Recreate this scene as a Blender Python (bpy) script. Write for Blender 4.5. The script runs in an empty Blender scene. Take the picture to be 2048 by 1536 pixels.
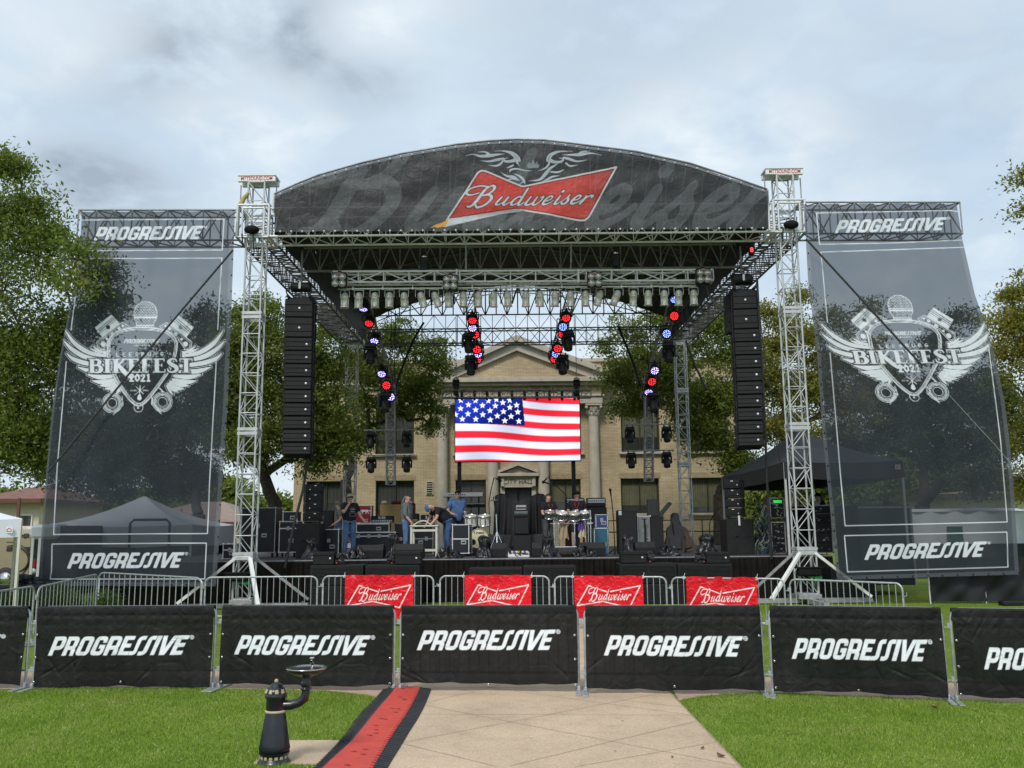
import bpy, math, random
import numpy as np
from mathutils import Vector, Matrix, noise

random.seed(7)
rng = np.random.default_rng(7)
R = math.radians
SC = bpy.context.scene
COL = SC.collection

# ------------------------------------------------------------ camera
FPX = 1800.0                      # focal length in pixels of a 2048 px wide frame
PITCH = math.atan(288 / FPX)
ROLL = 0.0095
EYE = 2.1
cp, sp = math.cos(PITCH), math.sin(PITCH)
FW = Vector((0, cp, sp)); R0 = Vector((1, 0, 0)); U0 = Vector((0, -sp, cp))
RC = R0 * math.cos(ROLL) - U0 * math.sin(ROLL)
UC = R0 * math.sin(ROLL) + U0 * math.cos(ROLL)
cam = bpy.data.cameras.new('camera')
cam.sensor_width = 36; cam.lens = FPX / 2048 * 36; cam.clip_start = 0.1; cam.clip_end = 3000
camo = bpy.data.objects.new('camera', cam); COL.objects.link(camo)
mw = Matrix.Identity(4)
for i in range(3):
    mw[i][0] = RC[i]; mw[i][1] = UC[i]; mw[i][2] = -FW[i]
mw[2][3] = EYE
camo.matrix_world = mw
SC.camera = camo

def ray(u, v):
    return FW + RC * ((u - 1024) / FPX) + UC * ((768 - v) / FPX)
def at(u, v, Y):
    d = ray(u, v); k = Y / d.y
    return Vector((d.x * k, Y, EYE + d.z * k))
def gnd(u, v, z=0.0):
    d = ray(u, v); k = (z - EYE) / d.z
    return Vector((d.x * k, d.y * k, z))
def pxm(Y, v=900):                # metres per photo pixel at depth Y
    return (at(1030, v, Y) - at(1024, v, Y)).length / 6

# ------------------------------------------------------------ sky, sun, exposure
SUN_EL, SUN_ROT = R(47), R(200)
w = bpy.data.worlds.new('World'); SC.world = w; w.use_nodes = True
nt = w.node_tree; nt.nodes.clear()
def N(t, **k):
    n = nt.nodes.new(t)
    for a, b in k.items(): setattr(n, a, b)
    return n
L = lambda a, b: nt.links.new(a, b)
out = N('ShaderNodeOutputWorld'); bg = N('ShaderNodeBackground'); bg.inputs[1].default_value = 0.087
sky = N('ShaderNodeTexSky'); sky.sky_type = 'NISHITA'; sky.sun_disc = False
sky.sun_elevation = SUN_EL; sky.sun_rotation = SUN_ROT; sky.air_density = 1.0; sky.dust_density = 2.0
tc = N('ShaderNodeTexCoord'); sx = N('ShaderNodeSeparateXYZ'); L(tc.outputs['Generated'], sx.inputs[0])
zz = N('ShaderNodeMath', operation='ADD'); L(sx.outputs[2], zz.inputs[0]); zz.inputs[1].default_value = 0.22
za = N('ShaderNodeMath', operation='MAXIMUM'); L(zz.outputs[0], za.inputs[0]); za.inputs[1].default_value = 0.05
dx = N('ShaderNodeMath', operation='DIVIDE'); L(sx.outputs[0], dx.inputs[0]); L(za.outputs[0], dx.inputs[1])
dy = N('ShaderNodeMath', operation='DIVIDE'); L(sx.outputs[1], dy.inputs[0]); L(za.outputs[0], dy.inputs[1])
cb = N('ShaderNodeCombineXYZ'); L(dx.outputs[0], cb.inputs[0]); L(dy.outputs[0], cb.inputs[1])
def cloud_noise(scale, detail, dist, off, rough=0.55):
    m = N('ShaderNodeMapping'); m.inputs['Location'].default_value = off; L(cb.outputs[0], m.inputs[0])
    n = N('ShaderNodeTexNoise'); n.inputs['Scale'].default_value = scale; n.inputs['Detail'].default_value = detail
    n.inputs['Distortion'].default_value = dist; n.inputs['Roughness'].default_value = rough
    L(m.outputs[0], n.inputs['Vector']); return n
def wramp(src, stops):
    r = N('ShaderNodeValToRGB'); e = r.color_ramp.elements
    while len(e) < len(stops): e.new(0.5)
    for el, (p, c) in zip(e, stops): el.position = p; el.color = (*c, 1)
    L(src, r.inputs[0]); return r
def wmix(f, a, b):
    m = N('ShaderNodeMix'); m.data_type = 'RGBA'
    if isinstance(f, float): m.inputs[0].default_value = f
    else: L(f, m.inputs[0])
    for s, i in ((a, 6), (b, 7)):
        if isinstance(s, tuple): m.inputs[i].default_value = (*s, 1)
        else: L(s, m.inputs[i])
    return m.outputs[2]
n1 = cloud_noise(6.2, 10, 0.25, (3.1, 1.7, 0), 0.58)
n2 = cloud_noise(1.5, 5, 0.4, (0.4, 5.2, 0), 0.5)
# dark cloud bellies where the photograph has them, placed by sky direction
def belly(u, v, rad):
    d = ray(u, v).normalized(); k = 1 / max(d.z + 0.22, .05)
    s = N('ShaderNodeVectorMath', operation='DISTANCE'); L(cb.outputs[0], s.inputs[0]); s.inputs[1].default_value = (d.x * k, d.y * k, 0)
    mr = N('ShaderNodeMapRange'); mr.interpolation_type = 'SMOOTHSTEP'; L(s.outputs['Value'], mr.inputs[0])
    mr.inputs[1].default_value = 0; mr.inputs[2].default_value = rad; mr.inputs[3].default_value = 1; mr.inputs[4].default_value = 0
    return mr.outputs[0]
def wm(op, a, b):
    m = N('ShaderNodeMath', operation=op)
    for i, s in enumerate((a, b)):
        if isinstance(s, (int, float)): m.inputs[i].default_value = s
        else: L(s, m.inputs[i])
    return m.outputs[0]
bl = wm('MAXIMUM', wm('MAXIMUM', belly(310, 130, .26), wm('MULTIPLY', belly(560, 60, .26), .8)), belly(200, 375, .24))
bl = wm('MAXIMUM', bl, wm('MULTIPLY', belly(720, 150, .17), .75))
bl = wm('MAXIMUM', bl, wm('MULTIPLY', belly(1250, 60, .4), .4)); bl = wm('MAXIMUM', bl, wm('MULTIPLY', belly(1800, 180, .4), .3))
dark = wm('MINIMUM', wm('MULTIPLY', bl, wm('MAXIMUM', wm('ADD', wm('MULTIPLY', n1.outputs[0], 4.0), -1.38), 0)), .95)
bri = wm('MAXIMUM', wm('MAXIMUM', belly(90, 60, .2), belly(470, 260, .22)), wm('MAXIMUM', belly(1430, 300, .3), belly(760, 50, .12)))
bri = wm('MULTIPLY', bri, wm('MAXIMUM', wm('ADD', wm('MULTIPLY', n1.outputs[0], 3.4), -1.05), 0))
base = wramp(n2.outputs[0], [(.34, (4.3, 5.4, 6.5)), (.5, (4.9, 5.9, 6.85)), (.66, (5.6, 6.5, 7.2))])
col = wmix(wm('MULTIPLY', wramp(n1.outputs[0], [(.48, (0, 0, 0)), (.7, (1, 1, 1))]).outputs[0], .6), base.outputs[0], (6.4, 7.05, 7.5))
col = wmix(dark, col, (2.9, 3.5, 4.2))
col = wmix(wm('MINIMUM', bri, .9), col, (6.9, 7.5, 7.9))
hz = N('ShaderNodeMapRange'); L(sx.outputs[2], hz.inputs[0]); hz.inputs[1].default_value = 0; hz.inputs[2].default_value = .36
hz.inputs[3].default_value = .42; hz.inputs[4].default_value = 0
col = wmix(hz.outputs[0], col, (6.7, 7.3, 7.75))
col = wmix(0.93, sky.outputs[0], col)
L(col, bg.inputs[0]); L(bg.outputs[0], out.inputs[0])

sl = bpy.data.lights.new('sun', 'SUN'); sl.energy = 1.5; sl.angle = R(14); sl.color = (1, .95, .87)
so = bpy.data.objects.new('sun', sl); COL.objects.link(so)
# the sun stands high, behind the photographer's right shoulder
sdir = Vector((math.cos(SUN_EL) * math.sin(SUN_ROT), math.cos(SUN_EL) * math.cos(SUN_ROT), math.sin(SUN_EL)))
so.rotation_euler = sdir.to_track_quat('Z', 'Y').to_euler()
SC.view_settings.view_transform = 'Standard'; SC.view_settings.look = 'None'
SC.view_settings.exposure = 0.6; SC.view_settings.gamma = 1; SC.view_settings.use_curve_mapping = False
SC.cycles.max_bounces = 6; SC.cycles.transparent_max_bounces = 24
SC.cycles.diffuse_bounces = 3; SC.cycles.glossy_bounces = 3

# ------------------------------------------------------------ materials
MATS = {}
def _nt(name):
    m = bpy.data.materials.new(name); m.use_nodes = True
    t = m.node_tree; b = t.nodes['Principled BSDF']
    return m, t, b
def mat(name, col=(.5, .5, .5), rough=.6, metal=0., var=.18, scale=6., bump=0., bscale=40., emit=0., spec=.5, coat=0.):
    if name in MATS: return MATS[name]
    m, t, b = _nt(name)
    tcn = t.nodes.new('ShaderNodeTexCoord')
    nz = t.nodes.new('ShaderNodeTexNoise'); nz.inputs['Scale'].default_value = scale; nz.inputs['Detail'].default_value = 5
    t.links.new(tcn.outputs['Object'], nz.inputs['Vector'])
    cr = t.nodes.new('ShaderNodeValToRGB'); e = cr.color_ramp.elements
    e[0].position = .3; e[0].color = (*[c * (1 - var) for c in col], 1)
    e[1].position = .7; e[1].color = (*[min(1, c * (1 + var)) for c in col], 1)
    t.links.new(nz.outputs[0], cr.inputs[0]); t.links.new(cr.outputs[0], b.inputs['Base Color'])
    b.inputs['Roughness'].default_value = rough; b.inputs['Metallic'].default_value = metal
    b.inputs['Specular IOR Level'].default_value = spec; b.inputs['Coat Weight'].default_value = coat
    if emit:
        b.inputs['Emission Color'].default_value = (*col, 1); b.inputs['Emission Strength'].default_value = emit
    if bump:
        n3 = t.nodes.new('ShaderNodeTexNoise'); n3.inputs['Scale'].default_value = bscale; n3.inputs['Detail'].default_value = 4
        t.links.new(tcn.outputs['Object'], n3.inputs['Vector'])
        bp = t.nodes.new('ShaderNodeBump'); bp.inputs['Strength'].default_value = bump; bp.inputs['Distance'].default_value = .02
        t.links.new(n3.outputs[0], bp.inputs['Height']); t.links.new(bp.outputs[0], b.inputs['Normal'])
    MATS[name] = m
    return m

# ------------------------------------------------------------ mesh builder
class MB:
    def __init__(s):
        s.v = []; s.f = []; s.mi = []; s.sm = []; s.M = None; s.k = 0
    def T(s, M=None): s.M = M; return s
    def _add(s, vs, fs, smooth=False):
        o = len(s.v)
        if s.M is not None: vs = [s.M @ Vector(p) for p in vs]
        s.v.extend([tuple(p) for p in vs])
        for f in fs:
            s.f.append(tuple(o + i for i in f)); s.mi.append(s.k); s.sm.append(smooth)
    def box(s, c, d, bev=0., rz=0., rx=0., ry=0.):
        x, y, z = d[0] / 2, d[1] / 2, d[2] / 2
        E = Matrix.Translation(Vector(c))
        if rz or rx or ry:
            E = E @ Matrix.Rotation(rz, 4, 'Z') @ Matrix.Rotation(ry, 4, 'Y') @ Matrix.Rotation(rx, 4, 'X')
        if bev <= 0:
            vs = [(sx_ * x, sy_ * y, sz_ * z) for sx_ in (-1, 1) for sy_ in (-1, 1) for sz_ in (-1, 1)]
            fs = [(0, 1, 3, 2), (4, 6, 7, 5), (0, 4, 5, 1), (2, 3, 7, 6), (0, 2, 6, 4), (1, 5, 7, 3)]
        else:
            b = min(bev, x * .9, y * .9, z * .9); vs = []; idx = {}
            for a in (-1, 1):
                for bb in (-1, 1):
                    for cc in (-1, 1):
                        idx[a, bb, cc] = len(vs)
                        vs += [(a * x, bb * (y - b), cc * (z - b)), (a * (x - b), bb * y, cc * (z - b)), (a * (x - b), bb * (y - b), cc * z)]
            I = lambda a, bb, cc, k: idx[a, bb, cc] + k
            fs = []
            for q in (-1, 1):
                for k, perm in ((0, lambda a, u, v_: (a, u, v_)), (1, lambda a, u, v_: (u, a, v_)), (2, lambda a, u, v_: (u, v_, a))):
                    f = [I(*perm(q, u, v_), k) for u, v_ in ((-1, -1), (1, -1), (1, 1), (-1, 1))]
                    if (q == 1) == (k == 1): f = f[::-1]
                    fs.append(tuple(f))
            for u in (-1, 1):
                for v_ in (-1, 1):
                    fs.append((I(-1, u, v_, 1), I(1, u, v_, 1), I(1, u, v_, 2), I(-1, u, v_, 2)))
                    fs.append((I(u, -1, v_, 0), I(u, 1, v_, 0), I(u, 1, v_, 2), I(u, -1, v_, 2)))
                    fs.append((I(u, v_, -1, 0), I(u, v_, 1, 0), I(u, v_, 1, 1), I(u, v_, -1, 1)))
                    for c_ in (-1, 1): fs.append((I(u, v_, c_, 0), I(u, v_, c_, 1), I(u, v_, c_, 2)))
        s._add([E @ Vector(p) for p in vs], fs)
        return s
    def bar(s, p0, p1, wd, ht=None):           # square bar between two points
        p0, p1 = Vector(p0), Vector(p1); d = p1 - p0; ht = ht or wd
        q = d.to_track_quat('Z', 'Y').to_matrix().to_4x4()
        E = Matrix.Translation((p0 + p1) / 2) @ q
        x, y, z = wd / 2, ht / 2, d.length / 2
        vs = [E @ Vector((a * x, b * y, c * z)) for a in (-1, 1) for b in (-1, 1) for c in (-1, 1)]
        s._add(vs, [(0, 1, 3, 2), (4, 6, 7, 5), (0, 4, 5, 1), (2, 3, 7, 6), (0, 2, 6, 4), (1, 5, 7, 3)])
        return s
    def tube(s, p0, p1, r, n=6, r1=None, cap=False):
        return s.path([p0, p1], r, n, r1, cap)
    def path(s, pts, r, n=6, r1=None, cap=False, closed=False, rs=None):
        pts = [Vector(p) for p in pts]; m = len(pts); r1 = r if r1 is None else r1
        vs = []; up = None
        for i, p in enumerate(pts):
            a = pts[(i - 1) % m] if (i or closed) else pts[i]; b = pts[(i + 1) % m] if (i < m - 1 or closed) else pts[i]
            d = (b - a)
            if d.length < 1e-9: d = Vector((0, 0, 1))
            d.normalize()
            if up is None: up = d.orthogonal().normalized()
            up = (up - d * up.dot(d))
            if up.length < 1e-6: up = d.orthogonal()
            up.normalize(); sd = d.cross(up)
            rr = rs[i] if rs else r + (r1 - r) * i / max(1, m - 1)
            for j in range(n):
                t = 2 * math.pi * j / n
                vs.append(p + up * (rr * math.cos(t)) + sd * (rr * math.sin(t)))
        fs = []
        for i in range(m if closed else m - 1):
            o, q = i * n, ((i + 1) % m) * n
            for j in range(n): fs.append((o + j, o + (j + 1) % n, q + (j + 1) % n, q + j))
        s._add(vs, fs, n > 4)
        if cap and not closed:
            s._add(vs[:n], [tuple(range(n))[::-1]]); s._add(vs[-n:], [tuple(range(n))])
        return s
    def lathe(s, prof, n=20, c=(0, 0, 0), axis='Z', flute=0, fl=0.):
        vs = []; m = len(prof)
        for (r, z) in prof:
            for j in range(n):
                t = 2 * math.pi * j / n; rr = r * (1 - (fl * (j % 2) if flute else 0))
                x, y = rr * math.cos(t), rr * math.sin(t)
                vs.append(Vector((x, y, z)) if axis == 'Z' else (Vector((x, z, y)) if axis == 'Y' else Vector((z, x, y))))
        vs = [v + Vector(c) for v in vs]; fs = []
        for i in range(m - 1):
            for j in range(n): fs.append((i * n + j, i * n + (j + 1) % n, (i + 1) * n + (j + 1) % n, (i + 1) * n + j))
        s._add(vs, fs, True)
        if prof[0][0] > 1e-5: s._add(vs[:n], [tuple(range(n))[::-1]])
        if prof[-1][0] > 1e-5: s._add(vs[-n:], [tuple(range(n))])
        return s
    def ball(s, c, r, n=12, m=8):
        r = (r, r, r) if isinstance(r, (int, float)) else r
        vs = []
        for i in range(m + 1):
            a = math.pi * i / m
            for j in range(n):
                t = 2 * math.pi * j / n
                vs.append(Vector(c) + Vector((r[0] * math.sin(a) * math.cos(t), r[1] * math.sin(a) * math.sin(t), -r[2] * math.cos(a))))
        s._add(vs, [(i * n + j, i * n + (j + 1) % n, (i + 1) * n + (j + 1) % n, (i + 1) * n + j) for i in range(m) for j in range(n)], True)
        return s
    def poly(s, pts): s._add(pts, [tuple(range(len(pts)))]); return s
    def prism(s, pts, vec):                    # closed outline swept along vec
        pts = [Vector(p) for p in pts]; vec = Vector(vec); n = len(pts)
        s._add(pts + [p + vec for p in pts],
               [tuple(range(n))[::-1], tuple(range(n, 2 * n))] + [(i, (i + 1) % n, n + (i + 1) % n, n + i) for i in range(n)])
        return s
    def grid(s, fn, nu, nv, smooth=True):
        vs = [fn(i / nu, j / nv) for j in range(nv + 1) for i in range(nu + 1)]
        s._add(vs, [(j * (nu + 1) + i, j * (nu + 1) + i + 1, (j + 1) * (nu + 1) + i + 1, (j + 1) * (nu + 1) + i) for j in range(nv) for i in range(nu)], smooth)
        return s
    def build(s, name, mats, parent=None, loc=None):
        me = bpy.data.meshes.new(name)
        off = Vector((0, 0, 0))
        if parent is not None:
            r = parent
            while r.parent: r = r.parent
            off = r.location.copy()
        elif loc is not None: off = Vector(loc)
        vv = np.array(s.v, dtype=np.float64) - np.array(off)
        me.from_pydata(vv.tolist(), [], s.f)
        for m in (mats if isinstance(mats, (list, tuple)) else [mats]): me.materials.append(m)
        me.polygons.foreach_set('material_index', s.mi); me.polygons.foreach_set('use_smooth', s.sm)
        me.update()
        o = bpy.data.objects.new(name, me); COL.objects.link(o)
        if parent is not None: o.parent = parent
        else: o.location = off
        return o

def tag(o, label, cat, group=None, kind=None):
    o['label'] = label
    if cat: o['category'] = cat
    if group: o['group'] = group
    if kind: o['kind'] = kind
    return o
def struct(o, label=None):
    o['kind'] = 'structure'
    if label: o['label'] = label
    return o
def thing(name, loc, label, cat, group=None):
    o = bpy.data.objects.new(name, None); COL.objects.link(o); o.empty_display_size = .2
    o.location = loc
    return tag(o, label, cat, group)
def copy_tree(o, loc=None, rot=None, label=None, group=None, parent=None):
    c = o.copy(); COL.objects.link(c)
    if parent is not None: c.parent = parent
    if loc is not None: c.location = loc
    if rot is not None: c.rotation_euler = rot
    if label: c['label'] = label
    if group: c['group'] = group
    for ch in list(o.children): copy_tree(ch, parent=c)
    return c
def np_mesh(name, V, F, mats, parent=None, loc=None, smooth=False, mi=None, attrs=None):
    me = bpy.data.meshes.new(name); k = F.shape[1]
    off = np.zeros(3)
    if parent is not None:
        r = parent
        while r.parent: r = r.parent
        off = np.array(r.location)
    elif loc is not None: off = np.array(loc)
    V = V - off
    me.vertices.add(len(V)); me.vertices.foreach_set('co', V.astype(np.float32).ravel())
    me.loops.add(F.size); me.loops.foreach_set('vertex_index', F.astype(np.int32).ravel())
    me.polygons.add(len(F)); me.polygons.foreach_set('loop_start', (np.arange(len(F)) * k).astype(np.int32))
    me.polygons.foreach_set('loop_total', np.full(len(F), k, dtype=np.int32))
    for m in (mats if isinstance(mats, (list, tuple)) else [mats]): me.materials.append(m)
    if mi is not None: me.polygons.foreach_set('material_index', mi.astype(np.int32))
    me.polygons.foreach_set('use_smooth', np.full(len(F), smooth, dtype=bool))
    me.update(calc_edges=True); me.validate()
    for a, val in (attrs or {}).items():
        if val.ndim == 1:
            at_ = me.attributes.new(a, 'FLOAT', 'POINT'); at_.data.foreach_set('value', val.astype(np.float32))
        else:
            at_ = me.attributes.new(a, 'FLOAT_COLOR', 'POINT')
            at_.data.foreach_set('color', np.c_[val, np.ones(len(val))].astype(np.float32).ravel())
    o = bpy.data.objects.new(name, me); COL.objects.link(o)
    if parent is not None: o.parent = parent
    else: o.location = off
    return o
def grid_faces(nu, nv):
    i, j = np.meshgrid(np.arange(nu), np.arange(nv)); a = (j * (nu + 1) + i).ravel()
    return np.stack([a, a + 1, a + nu + 2, a + nu + 1], 1)
def text_part(name, s, size, loc, rot, m, parent, depth=.004, align='CENTER', sx=1., shear=0.):
    cu = bpy.data.curves.new(name, 'FONT'); cu.body = s; cu.size = size; cu.extrude = depth
    cu.align_x = align; cu.align_y = 'CENTER'; cu.shear = shear; cu.offset = size * .012
    tmp = bpy.data.objects.new(name, cu); COL.objects.link(tmp)
    me = bpy.data.meshes.new_from_object(tmp.evaluated_get(bpy.context.evaluated_depsgraph_get()))
    COL.objects.unlink(tmp); bpy.data.objects.remove(tmp)
    E = Matrix.Translation(Vector(loc)) @ Matrix(rot).to_4x4() @ Matrix.Diagonal((sx, 1, 1, 1))
    r = parent
    while r is not None and r.parent: r = r.parent
    if r is not None: E = Matrix.Translation(-r.location) @ E
    me.transform(E); me.materials.clear(); me.materials.append(m); me.name = name
    o = bpy.data.objects.new(name, me); COL.objects.link(o); o.parent = parent
    return o
FACE = Matrix(((1, 0, 0), (0, 0, -1), (0, 1, 0)))      # text standing upright and read from -Y

# palette
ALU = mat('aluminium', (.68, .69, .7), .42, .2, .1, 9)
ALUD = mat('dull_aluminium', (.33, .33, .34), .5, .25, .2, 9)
ALUK = mat('dark_shaded_metal', (.2, .2, .2), .55, .5, .3, 5)  # aluminium darkened in colour for shade under the roof; dark trusses and chains too
GALV = mat('galvanised_steel', (.42, .45, .46), .5, .55, .18, 14)
BLK = mat('black_paint', (.010, .0105, .012), .5, 0, .3, 10, .1, 200, spec=.35)
BLKM = mat('matte_black', (.008, .008, .009), .8, 0, .3, 8, spec=.2)
BOXK = mat('speaker_black', (.0105, .011, .0125), .6, 0, .25, 12, .25, 260, spec=.3)
STEEL = mat('bright_steel', (.7, .7, .7), .22, 1., .06, 4)
WHITE = mat('white_paint', (.75, .75, .74), .5, 0, .06, 5)
CREAM = mat('cream_paint', (.62, .6, .5), .5, 0, .08, 5)
RUBBER = mat('black_rubber', (.03, .03, .033), .75, 0, .3, 20, .3, 120)
# ------------------------------------------------------------ printed artwork as distance fields (ink on cloth)
def sd_seg(P, segs, d=None, butt=False, far=1e3):
    if d is None: d = np.full(len(P), far)
    for s in segs:
        x0, y0, x1, y1, r0, r1 = s
        mx = max(r0, r1); mg = mx + sd_seg.margin
        k = np.nonzero((P[:, 0] > min(x0, x1) - mg) & (P[:, 0] < max(x0, x1) + mg) & (P[:, 1] > min(y0, y1) - mg) & (P[:, 1] < max(y0, y1) + mg))[0]
        if not len(k): continue
        q = P[k] - (x0, y0); dx_, dy_ = x1 - x0, y1 - y0; l2 = dx_ * dx_ + dy_ * dy_ + 1e-12
        t = (q[:, 0] * dx_ + q[:, 1] * dy_) / l2
        if butt:
            ll = math.sqrt(l2); pr = np.abs(q[:, 0] * dy_ - q[:, 1] * dx_) / ll
            dd = np.maximum(pr - r0, np.maximum(-t, t - 1) * ll)
        else:
            tt = np.clip(t, 0, 1)
            dd = np.hypot(q[:, 0] - tt * dx_, q[:, 1] - tt * dy_) - (r0 + (r1 - r0) * tt)
        d[k] = np.minimum(d[k], dd)
    return d
sd_seg.margin = .35
def sd_poly(P, poly):
    poly = np.asarray(poly, float); n = len(poly); d = np.full(len(P), 1e18); ins = np.zeros(len(P), bool)
    for i in range(n):
        a, b = poly[i], poly[(i + 1) % n]; e = b - a; w_ = P - a
        t = np.clip((w_ @ e) / (e @ e + 1e-12), 0, 1); q = w_ - t[:, None] * e
        d = np.minimum(d, (q * q).sum(1))
        c1 = (a[1] <= P[:, 1]) & (b[1] > P[:, 1]); c2 = (a[1] > P[:, 1]) & (b[1] <= P[:, 1])
        cr = e[0] * w_[:, 1] - e[1] * w_[:, 0]
        ins ^= (c1 & (cr > 0)) | (c2 & (cr < 0))
    return np.where(ins, -1, 1) * np.sqrt(d)
def line(pts, r, r1=None, closed=False):
    n = len(pts); out_ = []
    for i in range(n if closed else n - 1):
        a, b = pts[i], pts[(i + 1) % n]; ra = r + ((r1 if r1 is not None else r) - r) * i / max(1, n - 1); rb = r + ((r1 if r1 is not None else r) - r) * (i + 1) / max(1, n - 1)
        out_.append((a[0], a[1], b[0], b[1], ra, rb))
    return out_
def spline(pts, sub=7):                     # Catmull-Rom through (x, y, r)
    p = [np.array(q, float) for q in pts]; p = [2 * p[0] - p[1]] + p + [2 * p[-1] - p[-2]]; o = []
    for i in range(1, len(p) - 2):
        for k in range(sub):
            t = k / sub
            o.append(.5 * (2 * p[i] + (p[i + 1] - p[i - 1]) * t + (2 * p[i - 1] - 5 * p[i] + 4 * p[i + 1] - p[i + 2]) * t * t + (3 * p[i] - p[i - 1] - 3 * p[i + 1] + p[i + 2]) * t ** 3))
    o.append(p[-2])
    return [(a[0], a[1], b[0], b[1], max(.01, a[2]), max(.01, b[2])) for a, b in zip(o[:-1], o[1:])]
def local(P, p0, p1, h, total):             # pixel points -> text space (x in text units, y up in cap heights)
    p0 = np.array(p0, float); e = np.array(p1, float) - p0; ln = np.hypot(*e); e /= ln; nrm = np.array([e[1], -e[0]])
    q = P - p0
    return np.c_[q @ e / ln * total, q @ nrm / h]

_B = .1
def _r(pts): return [(*a, *b, _B, _B) for a, b in zip(pts[:-1], pts[1:])]
def _prog():
    rnd, but = [], []; x = 0
    def st(x0, y0=0, y1=1): but.append((x + x0, y0, x + x0, y1, .11, .11))
    def hb(x0, x1, y): but.append((x + x0, y, x + x1, y, _B, _B))
    def po(pts): rnd.extend(_r([(x + a, b) for a, b in pts]))
    for c, adv in zip('PROGRESSIVE', (.7, .72, .72, .72, .72, .64, .5, .52, .33, .7, .58)):
        if c in 'PR':
            st(.11); hb(.0, .42, .9); hb(.1, .42, .4); po([(.42, .9), (.49, .88), (.53, .8), (.53, .5), (.49, .42), (.42, .4)])
            if c == 'R': but.append((x + .53, 0, x + .53, .3, .11, .11)); po([(.42, .4), (.49, .37), (.53, .28)])
        elif c == 'O': po([(.11, .2), (.11, .8), (.15, .88), (.24, .9), (.42, .9), (.5, .88), (.54, .8), (.54, .2), (.5, .12), (.42, .1), (.24, .1), (.15, .12), (.11, .2)])
        elif c == 'G':
            po([(.54, .8), (.5, .88), (.42, .9), (.24, .9), (.15, .88), (.11, .8), (.11, .2), (.15, .12), (.24, .1), (.42, .1), (.5, .12), (.54, .2), (.54, .37)])
            hb(.32, .64, .45); but.append((x + .54, .66, x + .54, .82, .1, .1))
        elif c == 'E': st(.11); hb(0, .55, .9); hb(0, .5, .5); hb(0, .55, .1)
        elif c == 'S':
            po([(.33, .9), (.25, .87), (.22, .8), (.22, .2), (.19, .13), (.1, .1)]); hb(.3, .5, .9); hb(-.08, .12, .1)
        elif c == 'I': st(.13)
        elif c == 'V': but.extend([(x + .06, 1.05, x + .28, -.05, .105, .105), (x + .62, 1.05, x + .3, -.05, .105, .105)])
        x += adv
    return rnd, but, x - .03
PROG = _prog()
def sd_prog(P, p0, p1, h, shear=.38, reg=True):
    q = local(P, p0, p1, h, PROG[2]); u = q.copy(); u[:, 0] -= shear * q[:, 1]
    d = sd_seg(u, PROG[0]); d = sd_seg(u, PROG[1], d, butt=True)
    d = np.maximum(d, np.maximum(u[:, 1] - 1, -u[:, 1]))
    if reg:
        c = np.hypot(q[:, 0] - (PROG[2] + .5), q[:, 1] - .9)
        d = np.minimum(d, np.minimum(np.abs(c - .09) - .02, c - .035))
    return d * h

_BUD = {
 'B': [[(.75, 2.2, .06), (-.3, 2.35, .07), (-1.3, 2.1, .08), (-1.6, 1.6, .09), (-1.0, 1.28, .08), (0, 1.5, .06)],
       [(.6, 2.25, .1), (.4, 1.4, .19), (.2, .4, .19), (-.15, -.1, .12), (-.55, -.1, .08)],
       [(.55, 1.9, .06), (1.1, 2.35, .09), (1.6, 2.0, .15), (1.3, 1.4, .11), (.6, 1.15, .06)],
       [(.6, 1.15, .06), (1.5, 1.2, .1), (1.95, .65, .17), (1.5, .0, .13), (.8, -.25, .1), (.35, .1, .08)]],
 'u': [[(.35, .95, .1), (.2, .5, .13), (.1, .15, .12), (.35, 0, .08), (.75, .2, .05), (1.05, .6, .05)],
       [(1.15, .95, .1), (1.05, .45, .13), (1., .12, .12), (1.25, 0, .07), (1.7, .35, .045)]],
 'd': [[(1.05, .85, .06), (.6, 1., .08), (.15, .6, .12), (.1, .15, .12), (.4, 0, .08), (.8, .25, .06), (1.05, .6, .06)],
       [(1.1, 1.95, .11), (1.05, 1., .13), (1., .15, .12), (1.25, 0, .07), (1.6, .35, .045)]],
 'w': [[(.3, .95, .1), (.15, .45, .13), (.15, .1, .12), (.45, 0, .08), (.9, .3, .06), (1.1, .95, .08)],
       [(1.08, .8, .1), (.98, .3, .13), (1.1, .05, .11), (1.4, .05, .08), (1.8, .5, .07), (1.85, .95, .09), (1.6, .85, .06)]],
 'e': [[(.15, .4, .05), (.7, .55, .06), (.85, .85, .08), (.55, 1., .08), (.15, .6, .12), (.1, .15, .12), (.4, 0, .08), (.9, .2, .05), (1.25, .5, .04)]],
 'i': [[(.3, .95, .1), (.15, .4, .13), (.12, .1, .12), (.35, 0, .07), (.75, .3, .045)], [(.3, 1.5, .14), (.34, 1.53, .14)]],
 's': [[(-.1, .25, .04), (.4, .85, .06), (.5, 1.05, .08), (.45, .8, .1), (.65, .4, .13), (.5, .05, .1), (.1, .02, .08), (0., .2, .07)]],
 'r': [[(.25, .95, .08), (.15, .4, .13), (.0, .02, .12)], [(.1, .4, .05), (.5, .85, .07), (.85, .98, .08), (1.05, .9, .11), (1.0, .78, .1)]],
}
_BUDX = [('B', 0), ('u', 2.75), ('d', 4.6), ('w', 6.35), ('e', 8.5), ('i', 9.95), ('s', 10.85), ('e', 11.95), ('r', 13.2)]
BUD = []
for _c, _x in _BUDX:
    for st_ in _BUD[_c]: BUD += [(a + _x, b, c + _x, d_, e, f) for a, b, c, d_, e, f in spline(st_)]
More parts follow.
